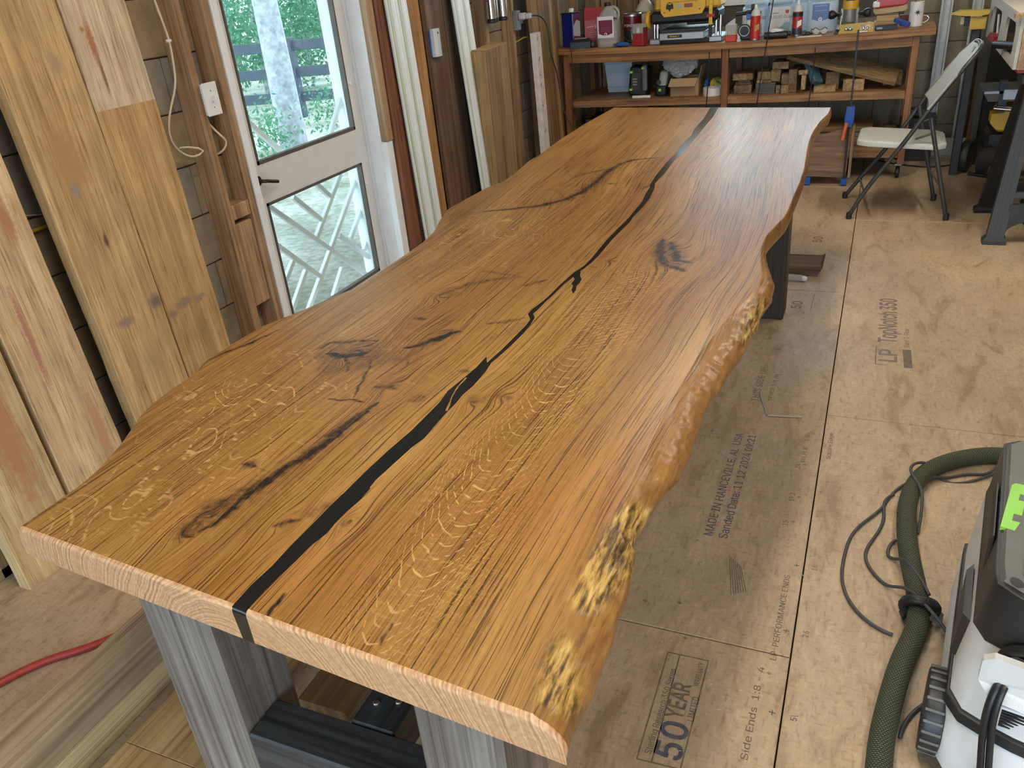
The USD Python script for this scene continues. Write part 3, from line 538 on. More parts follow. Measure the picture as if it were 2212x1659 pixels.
    l += [('tc.object', 'nb.vector'), ('tc.object', 'nw.vector'), ('tc.object', 'mnl.vector'), ('mnl.vector', 'nl.vector'), ('n0.fac', 'r0.fac'), ('nb.fac', 'rb.fac'), ('n1.fac', 'r1.fac'), ('n2.fac', 'r2.fac'), ('n3.fac', 'r3.fac'),
          ('r0.color', 'xb.color1'), ('rb.color', 'xb.color2'), ('xb.color', 'x1.color1'), ('r1.color', 'x1.color2'), ('x1.color', 'x2.color1'), ('r2.color', 'x2.color2'), ('x2.color', 'x3.color1'), ('r3.color', 'x3.color2'),
          ('fv.fac', 'ff.value1'), ('ff.value', 'fs.value1'), ('fs.value', 'fa.value1'), ('fa.value', 'fr.value'), ('nf.fac', 'fbk.value'), ('fr.result', 'fm0.value1'), ('fbk.result', 'fm0.value2'), ('nfb.fac', 'gs.value1'), ('gs.value', 'ga.value1'), ('ga.value', 'gfr.value'), ('fm0.value', 'fmax.value1'), ('gfr.result', 'fmax.value2'),
          ('fmax.value', 'fm.value1'), ('fk.fac', 'fm.value2'), ('fm.value', 'fm2.value1'), ('x3.color', 'xf.color1'), ('fm2.value', 'xf.fac'),
          ('tc.object', 'nq.vector'), ('n2.fac', 'sa.value1'), ('nq.fac', 'nqa.value1'), ('sa.value', 'nqa.value3'), ('nqa.value', 'sa2.value1'), ('st.fac', 'sa2.value2'), ('sa2.value', 'sb.value'), ('st.fac', 'sg.value'), ('sb.result', 'sm.value1'), ('sg.result', 'sm.value2'),
          ('sm.value', 'rs.fac'), ('xf.color', 'xs.color1'), ('rs.color', 'xs.color2'), ('sm.value', 'xs.fac'),
          ('nl.fac', 'rl.fac'), ('lv.fac', 'lm.value1'), ('xs.color', 'xl.color1'), ('rl.color', 'xl.color2'), ('lm.value', 'xl.fac'),
          ('nl.fac', 'rp.fac'), ('xl.color', 'xp.color1'), ('rp.color', 'xp.color2'), ('sp.fac', 'xp.fac'), ('xp.color', 'p.base_color'),
          ('n2.fac', 'bh.value1'), ('lv.fac', 'bl.value1'), ('nl.fac', 'bl.value2'), ('bl.value', 'bh.value3'), ('bh.value', 'b.height'), ('b.normal', 'p.normal')]
    return mat('oiled_oak', n, l, 'p.BSDF')


OAK_D, OAK_M, OAK_L, OAK_R = (.235, .108, .026), (.315, .157, .040), (.40, .212, .062), .34


def end_grain_look():
    """Growth rings cut across: wide arcs about a far centre under the board, in pale wood."""
    n = {'tc': ('texture_coordinate', {}), 'm': ('mapping', {'scale': (1., 0., 1.)}), 'nd': ('noise_texture', {'scale': 7., 'detail': 2.}), 'ma': ('math', {'math_type': 'multiply_add', 'value2': .045}),
         'vl': ('vector_math', {'math_type': 'distance', 'vector2': (.045, 0., .60)}), 'cx': ('combine_xyz', {}), 'n1': ('noise_texture', {'scale': 240., 'detail': 1.}), 'n2': ('noise_texture', {'scale': 160., 'detail': 2.}),
         'r1': ('rgb_ramp', {'ramp': [(.36, (.43, .215, .10)), (.48, (.55, .305, .155)), (.60, (.66, .41, .225))]}), 'r2': ('rgb_ramp', {'ramp': [(.35, (.85, .82, .8)), (.6, (1.04, 1.04, 1.04))]}), 'x': ('mix', {'mix_type': 'multiply', 'fac': 1.}),
         'p': ('principled_bsdf', {'roughness': .38, 'specular_ior_level': .5})}
    l = [('tc.object', 'nd.vector'), ('tc.object', 'm.vector'), ('m.vector', 'vl.vector1'), ('nd.fac', 'ma.value1'), ('vl.value', 'ma.value3'), ('ma.value', 'cx.x'), ('cx.vector', 'n1.vector'), ('n1.fac', 'r1.fac'), ('tc.object', 'n2.vector'), ('n2.fac', 'r2.fac'),
         ('r1.color', 'x.color1'), ('r2.color', 'x.color2'), ('x.color', 'p.base_color')]
    return mat('oak_end_grain', n, l, 'p.BSDF')


def seg_dist(P, poly):
    d = np.full(len(P), 9.); poly = np.asarray(poly)
    for a, b in zip(poly[:-1], poly[1:]):
        ab = b - a; t = np.clip(((P - a) @ ab) / max(ab @ ab, 1e-12), 0, 1)
        d = np.minimum(d, np.linalg.norm(P - (a + t[:, None] * ab), axis=1))
    return d


def seg_dist_t(P, poly):
    """Distance to a polyline, and where along it (0 to 1) the nearest point lies."""
    d = np.full(len(P), 9.); T = np.zeros(len(P)); poly = np.asarray(poly); L = np.r_[0, np.cumsum(np.linalg.norm(np.diff(poly, axis=0), axis=1))]
    for k, (a, b) in enumerate(zip(poly[:-1], poly[1:])):
        ab = b - a; t = np.clip(((P - a) @ ab) / max(ab @ ab, 1e-12), 0, 1); e = np.linalg.norm(P - (a + t[:, None] * ab), axis=1)
        T = np.where(e < d, (L[k] + t * (L[k + 1] - L[k])) / L[-1], T); d = np.minimum(d, e)
    return d, T


def inside(P, poly, soft):
    from scipy.special import expit
    poly = np.asarray(poly); x, y = P.T; c = np.zeros(len(P), bool)
    for (x0, y0), (x1, y1) in zip(poly, np.roll(poly, -1, 0)):
        hit = ((y0 > y) != (y1 > y)) & (x < (x1 - x0) * (y - y0) / (y1 - y0 + 1e-12) + x0); c ^= hit
    d = seg_dist(P, np.vstack([poly, poly[:1]]))
    return expit(np.where(c, d, -d) / soft)


NEAR = lambda x: .6715 + (x + 1.3088) * (-.0835)      # the sawn near end
FAR = lambda x: 4.801 + (x + 1.447) * (-.146)         # the sawn far end
RO = .008


def table():
    t = Thing('live_edge_table', 'long live-edge oak slab table with black epoxy seam on grey legs', 'table', base=(-.85, 2.6, 0))
    nv, ni = 900, 300
    vv = (np.geomspace(1, 3.6, nv) - 1) / 2.6
    def edge(pts):
        p = np.array(pts); v = (p[:, 1] - NEAR(p[:, 0])) / (FAR(p[:, 0]) - NEAR(p[:, 0])); o = np.argsort(v); return np.interp(vv, v[o], p[o, 0])
    from scipy.ndimage import gaussian_filter1d as g1
    xl, xr, xo = (edge(LEFT), edge(RTOP), edge(ROUT))
    xl, xr = g1(xl, 2), g1(xr, 3)
    xo = np.maximum(g1(xo, 1.5), xr + .006)
    # columns: left side (bottom to top), top, right live edge (top to bottom)
    nl, nr = 7, 18
    tl = np.linspace(0, 1, nl); Z = []; X = []; LV = []
    for a in tl:                                        # left: bottom a=0 to rounded top a=1
        ang = a * math.pi / 2
        X.append(xl + .010 * (1 - np.sin(ang)) ** 1.5 * 0 - .004 * np.sin(math.pi * a)); Z.append(np.full(nv, ZB + (ZT - ZB - .006) * a)); LV.append(np.full(nv, 1.))
    for a in (.3, .65):
        X.append(xl + .006 * a); Z.append(np.full(nv, ZT - .006 + .006 * math.sin(a * math.pi / 2))); LV.append(np.full(nv, .5 - .3 * a))
    s = np.linspace(0, 1, ni)
    for a in s:
        X.append(xl + .008 + (xr - xl - .008) * a); Z.append(np.full(nv, ZT)); LV.append(np.zeros(nv))
    w = xo - xr
    for k in range(1, nr + 1):
        a = k / nr
        if a <= .7:
            b = a / .7; X.append(xr + w * np.sin(b * math.pi / 2) ** .9); Z.append(np.full(nv, ZT - .004 * min(1, b / .07) - .038 * (1 - np.cos(b * math.pi / 2)) ** .8))
        else:
            b = (a - .7) / .3; X.append(xo - .012 * b * b); Z.append(np.full(nv, ZT - .042 - (ZT - .042 - ZB) * b))
        LV.append(np.full(nv, min(1, a * 5)))
    X, Z, LV = np.array(X), np.array(Z), np.array(LV); nc = len(X)
    Y = NEAR(X) + RO + vv[None] * (FAR(X) - NEAR(X) - RO)
    V = np.stack([X, Y, Z], -1)
    # roughness of the live edge
    nz = meshkit.fbm(V.reshape(-1, 3) * 28, 4, 3).reshape(nc, nv) - .5
    nz2 = meshkit.fbm(V.reshape(-1, 3) * [90, 35, 90], 3, 5).reshape(nc, nv) - .5
    edge_band = np.clip(LV, 0, 1) * (np.arange(nc) > nc // 2)[:, None]
    V[..., 0] += edge_band * (nz * .010 + nz2 * .003) * np.clip(w / .05, .25, 1.2)[None]
    V[..., 2] += edge_band * (nz * .006 + nz2 * .003) * (Z > ZB + .005)
    P = V[..., :2].reshape(-1, 2)
    # grain: follows the seam, bends round the knots
    ex = np.array(EPL); es = g1(np.interp(np.linspace(.6, 4.8, 200), np.sort(ex[:, 1]), ex[np.argsort(ex[:, 1]), 0]), 8)
    dx = P[:, 0] - np.interp(P[:, 1], np.linspace(.6, 4.8, 200), es)
    g = dx + .035 * (meshkit.fbm(np.c_[P * [1.6, .9], np.zeros(len(P))], 3, 11) - .5)
    yy = P[:, 1].copy()
    for kx, ky, r in KNOT:
        a, b = P[:, 0] - kx, (P[:, 1] - ky) / 2.0
        e = np.exp(-(a * a + b * b) / (r * r)); g = g - a * e * .85; g += .25 * r * e * np.exp(-(a * a + b * b) / (.2 * r * r))
    g += .0035 * (meshkit.noise(np.c_[P * [30, 9], np.zeros(len(P))], 4) - .5)
    gr = np.c_[g, yy, V[..., 2].reshape(-1) * .6]
    wob = np.c_[meshkit.fbm(np.c_[P * 45, np.zeros(len(P))], 3, 21) - .5, meshkit.fbm(np.c_[P * 45, np.ones(len(P))], 3, 22) - .5]
    Q = P + wob * .012
    stn = np.zeros(len(P))
    for pts, hw, amp in STAIN:
        d, tt = seg_dist_t(Q, pts)
        h_ = hw * 1.05 * (.30 + .70 * np.sin(np.pi * np.clip(tt, 0, 1)) ** .7)
        stn = np.maximum(stn, amp * (.42 * np.exp(-(d / h_) ** 2) + .44 * np.exp(-(d / (2.6 * h_)) ** 2)))
    for pts, amp in FILL:
        stn = np.maximum(stn, amp * 1.05 * inside(Q, pts, .009))
    spl = np.zeros(len(P))
    for pts in SPALT:
        spl = np.maximum(spl, inside(Q, pts, .0035))
    # where the ray fleck shows: near left and a long band right of the seam
    u = dx
    z0_ = np.zeros(len(P)); u0 = .20 + .035 * np.sin(P[:, 1] * 2.1)
    left_f = 11 * meshkit.fbm(np.c_[P[:, 0] * 7 + .8 * P[:, 1], P[:, 1] * 4.5 + 2 * u, z0_], 3, 17)
    arc_f = (P[:, 1] - 26 * (u - u0) ** 2 / (.6 + .4 * P[:, 1])) / .034 + 1.6 * meshkit.fbm(np.c_[P * [22, 12], z0_], 3, 18)
    band_f = (P[:, 1] - .9 * u) / .020 + 1.4 * meshkit.fbm(np.c_[P * [16, 10], z0_], 3, 19)
    flv = np.where(u < .05, left_f, np.where(P[:, 1] > 1.55, band_f, arc_f))
    flk = np.exp(-((u + .42) / .17) ** 2) * np.exp(-((P[:, 1] - 1.05) / .45) ** 2) + .95 * np.exp(-((u - u0) / .10) ** 2) * (P[:, 1] < 2.4) + .6 * np.exp(-((P[:, 1] - 2.35) / .45) ** 2 - ((u + .40) / .22) ** 2) + .10
    flk = np.clip(flk * (.5 + 1.1 * (meshkit.noise(np.c_[P * 6, z0_], 8) - .15)), 0, 1) * (1 - np.clip(stn * 2.5, 0, 1)) * (1 - np.clip(LV.reshape(-1) * 3, 0, 1))
    i, j = np.meshgrid(np.arange(nc - 1), np.arange(nv - 1), indexing='ij'); q = np.stack([i * nv + j, (i + 1) * nv + j, (i + 1) * nv + j + 1, i * nv + j + 1], -1).reshape(-1, 4)
    f = [np.vstack([q[:, [0, 1, 2]], q[:, [0, 2, 3]]])]
    jj = np.arange(nv - 1); L0, R0 = jj, (nc - 1) * nv + jj            # underside
    f.append(np.vstack([np.stack([L0, L0 + 1, R0 + 1], 1), np.stack([L0, R0 + 1, R0], 1)]))
    e = np.arange(nc - 1) * nv + nv - 1                                 # far end, a fan to the bottom left
    f.append(np.stack([np.full(nc - 2, e[0]), e[1:] + nv, e[1:]], 1)[:, [0, 2, 1]])
    F_ = np.vstack(f)
    oak = oak_look()
    t.add('slab', trimesh.Trimesh(V.reshape(-1, 3), F_, process=False), oak, smooth=True, attrs=dict(gr=gr, stn=stn, liv=LV.reshape(-1), spl=spl, flk=flk, flv=flv))
    # near sawn end with its rounded-over top arris
    top = V[:, 0, :]; rows = []
    for a in np.linspace(0, math.pi / 2, 6):
        r = top.copy(); r[:, 1] = NEAR(top[:, 0]) + RO * (1 - math.sin(a)); r[:, 2] = np.maximum(top[:, 2] - RO * (1 - math.cos(a)), ZB + .0005); rows.append(r)
    last = rows[-1]
    for a in np.linspace(0, 1, 7)[1:]:
        r = last.copy(); r[:, 2] = last[:, 2] * (1 - a) + ZB * a; rows.append(r)
    G = np.array(rows); m_ = len(rows)
    i, j = np.meshgrid(np.arange(m_ - 1), np.arange(nc - 1), indexing='ij'); q = np.stack([i * nc + j, (i + 1) * nc + j, (i + 1) * nc + j + 1, i * nc + j + 1], -1).reshape(-1, 4)
    t.add('end_grain', trimesh.Trimesh(G.reshape(-1, 3), np.vstack([q[:, [0, 1, 2]], q[:, [0, 2, 3]]]), process=False), end_grain_look(), smooth=True, label='pale sawn end showing curved growth rings')
    # epoxy seam
    epo = mat('black_epoxy', {'tc': ('texture_coordinate', {}), 'n': ('noise_texture', {'scale': 9., 'detail': 2.}), 'b': ('bump', {'strength': .012, 'distance': .002}), 'p': ('principled_bsdf', {'base_color': (.012, .0125, .0125), 'roughness': .17, 'specular_ior_level': .5})}, [('tc.object', 'n.vector'), ('n.fac', 'b.height'), ('b.normal', 'p.normal')], 'p.BSDF')
    L, R = [np.array(k) for k in (EPL, EPR)]
    f0 = (float(L[-1][0]), float(NEAR(L[-1][0]) + RO)); f1 = (float(R[-1][0]), float(NEAR(R[-1][0]) + RO))
    P0 = Polygon(list(map(tuple, L)) + [f0, f1] + list(map(tuple, R[::-1]))).buffer(0)
    P0 = P0.union(Polygon(EPBR).buffer(0)).difference(Polygon(EPSL).buffer(0)).buffer(.0008).buffer(-.0008)
    ep = t.add('epoxy_seam', slab(P0, ZT - .012, ZT + .0006), epo, label='glossy black epoxy filling the long crack')
    xs = np.linspace(f0[0], f1[0], 5); rows = []
    for a in np.linspace(0, math.pi / 2, 6):
        rows.append(np.c_[xs, NEAR(xs) + RO * (1 - math.sin(a)) - .0008 * math.sin(a), np.full(5, ZT + .0006 - RO * (1 - math.cos(a)))])
    rows.append(np.c_[xs + [.004, .002, 0, 0, 0], NEAR(xs) - .0008, np.full(5, ZB)])
    G = np.array(rows)
    i, j = np.meshgrid(np.arange(len(rows) - 1), np.arange(4), indexing='ij'); q = np.stack([i * 5 + j, (i + 1) * 5 + j, (i + 1) * 5 + j + 1, i * 5 + j + 1], -1).reshape(-1, 4)
    t.add('epoxy_end', trimesh.Trimesh(G.reshape(-1, 3), np.vstack([q[:, [0, 1, 2]], q[:, [0, 2, 3]]]), process=False), epo, smooth=True, parent=ep)
    # trestles
    for x0, x1, y0, y1 in ((-1.052, -.906, .665, .805), (-.502, -.368, .625, .765)):
        t.add('leg', cbox(x0, x1, y0, y1, 0, ZB, .006), GREYW)
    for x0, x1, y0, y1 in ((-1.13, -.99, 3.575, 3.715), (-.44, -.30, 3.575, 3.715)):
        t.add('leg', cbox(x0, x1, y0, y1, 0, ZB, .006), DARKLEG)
    t.add('cross_beam', cbox(-.905, -.503, .668, .752, .305, .395, .004), DARKGREY)
    t.add('cross_beam', cbox(-.989, -.441, 3.60, 3.69, .305, .395, .004), DARKGREY)
    t.add('stretcher', cbox(-.745, -.655, .753, 3.599, .305, .395, .004), DARKGREY_Y)
    for x, y in ((-.718, .80), (-.680, .815)):
        t.add('bolt', lathe([(.006, 0), (.0065, .003), (.0045, .005)], (x, y, .395), 10), STEEL)
    t.done()


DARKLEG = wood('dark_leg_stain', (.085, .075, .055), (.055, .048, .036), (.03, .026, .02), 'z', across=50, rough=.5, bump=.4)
table()
# ---------------------------------------------------------------- studs and door of the left wall
for y in (.30, .70, 1.11, 1.52, 1.93, 2.433, 2.581, 3.745, 4.20, 4.64, 5.065, 5.494, 5.947, 6.40, 6.85):
    WL.add('stud', cbox(XB + .001, XF, y, y + .038, 0, ZC - .002, .003), STUDW)
WL.add('blocking', cbox(XB + .002, XF - .004, 2.473, 2.579, .74, .80, .003), STUDW)
WL.add('blocking', cbox(XB + .002, XF - .012, 2.473, 2.579, .36, .72, .003), STUDW)
WL.add('bottom_plate', cbox(XB + .001, XF, YR + .02, D0 - .003, .0005, .039, .003), STUDW)
WL.add('bottom_plate', cbox(XB + .001, XF, D1 + .045, YB - .02, .0005, .039, .003), STUDW)
WL.done()


def door():
    d = Thing('door_1', 'white two-pane glazed door with grey gaskets and white casing', 'door', kind='structure')
    JX = XB - .20
    # casing and jambs
    d.add('casing', cbox(JX, XF + .006, D0 + .0, D0 + .036, 0, DZ, .002), WHITE)
    d.add('casing', join(cbox(JX, XF - .002, D1 - .036, D1 - .001, 0, DZ, .002), cbox(XF - .035, XF + .004, D1 - .06, D1 + .002, 0, .80, .003)), WHITE)
    d.add('door_stop', join(cbox(-2.515, -2.468, D1 - .062, D1 - .037, 0, DZ - .04, .002), cbox(-2.515, -2.468, D0 + .037, D0 + .05, 0, DZ - .04, .002)), WHITE)
    d.add('casing', cbox(JX, XF + .004, D0 + .037, D1 - .037, DZ - .036, DZ, .002), WHITE)
    d.add('brown_trim', cbox(XF - .03, XF + .012, D1 - .055, D1 + .000, .803, DZ, .002), STUDW, label='brown wooden trim strip over the casing')
    # leaf
    y0, y1, xf, xb = D0 + .052, D1 - .064, -2.470, -2.512
    g0, g1 = 2.815, 3.600
    up0, lo0, lo1, top = .884, .115, .712, 1.96
    cb = lambda a, b, c, e: cbox(xb, xf, a, b, c, e, .002)
    d.add('stile', cb(y0, g0, .01, 2.075), OFFWHITE); d.add('stile', cb(g1, y1, .01, 2.075), OFFWHITE)
    d.add('rail', cb(g0, g1, .01, lo0), OFFWHITE); d.add('rail', cb(g0, g1, lo1, up0), OFFWHITE); d.add('rail', cb(g0, g1, top, 2.075), OFFWHITE)
    gas = plain('gasket', (.10, .085, .07), .6)
    for a, b in ((lo0, lo1), (up0, top)):
        w = .011
        q = d.add('gasket', join(box(xf - .024, xf + .003, g0, g0 + w, a, b), box(xf - .024, xf + .003, g1 - w, g1, a, b), box(xf - .024, xf + .003, g0, g1, a, a + w + .004), box(xf - .024, xf + .003, g0, g1, b - w, b)), gas)
        d.add('pane', box(-2.493, -2.488, g0 + .002, g1 - .002, a + .002, b - .002), GLASS)
    h = d.add('handle', join(tube([(xf - .002, 2.792, .820), (xf + .035, 2.792, .820), (xf + .045, 2.80, .819), (xf + .045, 2.87, .800)], .008, 8), cyl((xf - .002, 2.792, .820), (xf + .006, 2.792, .820), .022)), plain('bronze', (.06, .045, .03), .35, .8))
    for y, z in ((g1 + .012, .60), (g1 + .02, 1.105)):
        d.add('hook', cyl((xf, y, z), (xf + .012, y, z), .006, 8), WHITE)
    d.done()
    # lattice screen door outside
    s = Thing('door_2', 'white outer screen door with a diagonal lattice in its lower half', 'door', kind='structure')
    X0, X1 = -2.625, -2.590
    s.add('stile', cbox(X0 - .004, X1 + .004, 3.752, 3.83, .0, 2.06, .003), WHITE)
    s.add('stile', cbox(X0 - .004, X1 + .004, 2.74, 2.80, .0, 2.06, .003), WHITE)
    s.add('rail', cbox(X0 - .004, X1 + .004, 2.80, 3.752, .0, .05, .003), WHITE); s.add('rail', cbox(X0 - .004, X1 + .004, 2.80, 3.752, 1.98, 2.06, .003), WHITE)
    bars = [((2.80, .808), (3.67, .05)), ((3.752, .62), (3.07, .05)), ((3.165, .648), (3.349, .476)), ((3.59, .66), (3.262, .385)), ((2.80, 1.197), (3.168, .857)), ((3.168, .857), (3.462, .569)), ((3.752, 1.06), (3.50, .80)),
            ((3.472, .355), (3.752, .112)), ((3.752, .449), (3.571, .304)), ((3.752, .275), (3.677, .201)), ((2.80, .63), (3.26, .186)), ((3.144, .273), (2.92, .075)), ((3.063, .352), (2.80, .14)), ((3.447, .178), (3.32, .06))]
    for (ya, za), (yb, zb) in bars:
        s.add('lattice_bar', bar((-2.607, ya, za), (-2.607, yb, zb), .024, .022 + rng.uniform(-.0005, .0005), (1, 0, 0), .002), OFFWHITE)
    s.done()


door()


def outside():
    gm = mat('garden_ground', {'ge': ('geometry', {}), 'n': ('noise_texture', {'scale': 1.1, 'detail': 4.}), 'n2': ('noise_texture', {'scale': 18., 'detail': 3.}), 'r': ('rgb_ramp', {'ramp': [(.35, (.22, .22, .15)), (.55, (.44, .42, .36)), (.7, (.60, .57, .50))]}), 'r2': ('rgb_ramp', {'ramp': [(.35, (.6, .6, .55)), (.6, (1.1, 1.1, 1.1))]}), 'x': ('mix', {'mix_type': 'multiply', 'fac': .8}), 'p': ('principled_bsdf', {'roughness': .9})},
             [('ge.position', 'n.vector'), ('ge.position', 'n2.vector'), ('n.fac', 'r.fac'), ('n2.fac', 'r2.fac'), ('r.color', 'x.color1'), ('r2.color', 'x.color2'), ('x.color', 'p.base_color')], 'p.BSDF')
    n = 60
    xs, ys = np.meshgrid(np.linspace(-42, XB - .2, n), np.linspace(-12, 45, n), indexing='ij')
    z = -.26 + .10 * (meshkit.fbm(np.stack([xs * .6, ys * .6, 0 * xs], -1), 3, 2) - .5)
    i, j = np.meshgrid(np.arange(n - 1), np.arange(n - 1), indexing='ij'); q = np.stack([i * n + j, (i + 1) * n + j, (i + 1) * n + j + 1, i * n + j + 1], -1).reshape(-1, 4)
    single('garden_ground', 'pale sandy yard outside the door in strong sun', 'ground', (np.stack([xs, ys, z], -1).reshape(-1, 3), q), gm, smooth=True, kind='structure')
    single('yard', 'pale gravel yard behind the back wall', 'ground', box(XB - .2, 45, YB + .3, 45, -.4, -.3), gm, kind='structure')
    single('driveway', 'pale concrete drive in front of the open door', 'ground', box(-30, 30, -40, YR - .16, -.2, -.06), plain('drive', (.5, .48, .44), .9, var=.08), kind='structure')
    single('roof_overhang', 'porch roof outside over the glass door', 'roof', join(box(-3.8, XB - .2, YR, 1.0, 2.78, 2.84), box(-5.6, XB - .2, 1.0, YB + 1, 2.78, 2.84)), plain('eave', (.6, .58, .54), .8), kind='structure')
    bark = plain('bark', (.36, .36, .38), .9, bump=1., bscale=25, var=.35, vscale=14, spec=.1)
    leaf = mat('leaf', {'oi': ('geometry', {}), 'r': ('rgb_ramp', {'ramp': [(0., (.09, .25, .14)), (.5, (.22, .44, .25)), (1., (.52, .66, .30))]}), 'd': ('principled_bsdf', {'roughness': .45}), 't': ('translucent_bsdf', {}), 'x': ('mix_closure', {'fac': .4})},
               [('oi.random_per_island', 'r.fac'), ('r.color', 'd.base_color'), ('r.color', 't.color'), ('d.BSDF', 'x.closure1'), ('t.BSDF', 'x.closure2')], 'x.closure')

    def leaves(center, size, count, ls, seed):
        r = np.random.default_rng(seed)
        u = r.normal(size=(count, 3)); u /= np.linalg.norm(u, axis=1, keepdims=True); u *= r.uniform(.25, 1, (count, 1)) ** .5
        c = np.array(center) + u * size + .12 * r.normal(size=(count, 3))
        a = r.normal(size=(count, 3)); a /= np.linalg.norm(a, axis=1, keepdims=True); b = np.cross(a, r.normal(size=(count, 3))); b /= np.linalg.norm(b, axis=1, keepdims=True)
        s = ls * r.uniform(.6, 1.3, (count, 1))
        v = np.stack([c - a * s, c - b * s * .45, c + a * s, c + b * s * .45], 1).reshape(-1, 3)
        k = np.arange(count)[:, None] * 4
        return v, np.vstack([k + [0, 1, 2], k + [0, 2, 3]])

    def tree(name, label, x, y, r, h, lean, crown, count, ls, seed, cat='tree', group=None):
        t = Thing(name, label, cat, group)
        rr = np.random.default_rng(seed)
        pts = [(x + lean[0] * a * h + .05 * rr.normal() * a, y + lean[1] * a * h + .05 * rr.normal() * a, -.32 + a * h) for a in np.linspace(0, 1, 7)]
        t.add('trunk', tube(pts, np.linspace(r * 1.25, r * .6, 7), 14), bark, smooth=True)
        if count:
            vs, fs, o = [], [], 0
            for k, (cx, cy, cz, sx, sz) in enumerate(crown):
                v, f = leaves((x + cx, y + cy, cz), np.array([sx, sx, sz]), count // len(crown), ls, seed * 31 + k); vs.append(v); fs.append(f + o); o += len(v)
            t.add('foliage', (np.vstack(vs), np.vstack(fs)), leaf, kind='stuff')
        t.done()

    hi = [(0, 0, 4.6, 2.2, 1.5), (-.8, .9, 3.8, 1.5, 1.0)]
    tree('big_tree', 'thick pale tree trunk beyond the glass door', -6.95, 8.70, .145, 5.2, (0., .01), hi, 3000, .07, 3)
    tree('slim_tree', 'slim leaning grey trunk left of the thick one outside', -8.0, 8.90, .055, 4.5, (-.04, -.05), [(0, 0, 4.4, 1.4, 1.)], 1500, .06, 4)
    tree('forked_tree', 'thin dark trunk furthest left outside the door', -8.9, 9.15, .04, 4.5, (-.02, -.10), [(0, 0, 4.6, 1.2, 1.)], 1200, .06, 5)
    spots = [(-10.5, 11.6), (-11.2, 13.6), (-9.9, 14.6), (-13.5, 14.4), (-13.0, 17.5), (-12.0, 19.5), (-16.5, 19.0), (-15.5, 22.5), (-19.5, 21.5), (-18.5, 26.0), (-8.6, 15.8), (-10.2, 18.2), (-14.5, 12.2), (-18, 16.)]
    words = ['bushy green tree', 'pale leafy shrub', 'tall leafy tree', 'dense green tree']
    for k, (x, y) in enumerate(spots):
        tree('leafy_tree', 'bushy sunlit green tree in the woods beyond the dark fence', x, y, .07, 4.2, (.01, .0), [(0, 0, 1.3, 1.25, 1.25), (.4, .7, 2.6, 1.2, 1.1), (-.5, -.5, .7, 1.1, .9), (.2, -.3, 3.7, 1.2, .9)], 5200, .055, 40 + k, group='trees beyond the fence')
    for k, (x, y, w, h) in enumerate(((-6.6, 7.85, .24, .42), (-6.95, 9.6, .3, .35), (-7.6, 8.25, .25, .3))):
        v, f = leaves((x, y, -.1 + h * .45), np.array([w, w, h * .6]), 420, .035, 90 + k)
        single('weed', ['pale leafy weed at the left of the fence rail outside', 'pale leafy weed at the foot of the thick trunk', 'small weed by the slim leaning trunk'][k], 'plant', (v, f), leaf, kind='stuff')
    # dark rail fence
    fm = plain('fence_paint', (.05, .065, .085), .6, var=.15)
    t = Thing('rail_fence', 'dark rail fence with a gap before the trees', 'fence')
    a, b = np.array([-12.2, 9.75]), np.array([-5.8, 11.55])
    for k in range(6):
        p = a + (b - a) * k / 5
        t.add('post', cbox(p[0] - .06, p[0] + .06, p[1] - .06, p[1] + .06, -.33, .92, .01), fm)
    for z in (.06, .42, .80):
        t.add('rail', bar((*a, z), (*b, z), .035, .15, (0, 0, 1), .004), fm)
    t.done()


outside()
# ---------------------------------------------------------------- boards and fittings along the left wall
def plank(y0, y1, h, xfoot, lean, th, seed, y_tilt=0., wob=.0015, z0=0., y0t=None, y1t=None):
    """A rough board standing on the floor and leaning back on the wall: width along y, slightly uneven sawn edges."""
    r = np.random.default_rng(seed); n = 36
    z = np.linspace(z0, h, n)
    wa = np.cumsum(r.normal(size=n)) ; wa = (wa - np.linspace(wa[0], wa[-1], n)) * wob * .5
    wb = np.cumsum(r.normal(size=n)) ; wb = (wb - np.linspace(wb[0], wb[-1], n)) * wob * .5
    t = (z - z0) / (h - z0); ya = y0 + ((y0 if y0t is None else y0t) - y0) * t + wa; yb = y1 + ((y1 if y1t is None else y1t) - y1) * t + wb
    c = .003; V = []
    for k in range(n):
        xf = xfoot - lean * z[k]
        for x, y in ((xf - c, ya[k]), (xf, ya[k] + c), (xf, yb[k] - c), (xf - c, yb[k]), (xf - th, yb[k]), (xf - th, ya[k])):
            V.append((x, y, z[k]))
    V = np.array(V); F = []
    for k in range(n - 1):
        for i in range(6):
            j = (i + 1) % 6; a, b = k * 6 + i, k * 6 + j; F += [(a, b, b + 6), (a, b + 6, a + 6)]
    for i in range(1, 5):
        F += [(0, i + 1, i), ((n - 1) * 6, (n - 1) * 6 + i, (n - 1) * 6 + i + 1)]
    m = trimesh.Trimesh(V, np.array(F), process=False); m.fix_normals(); return m


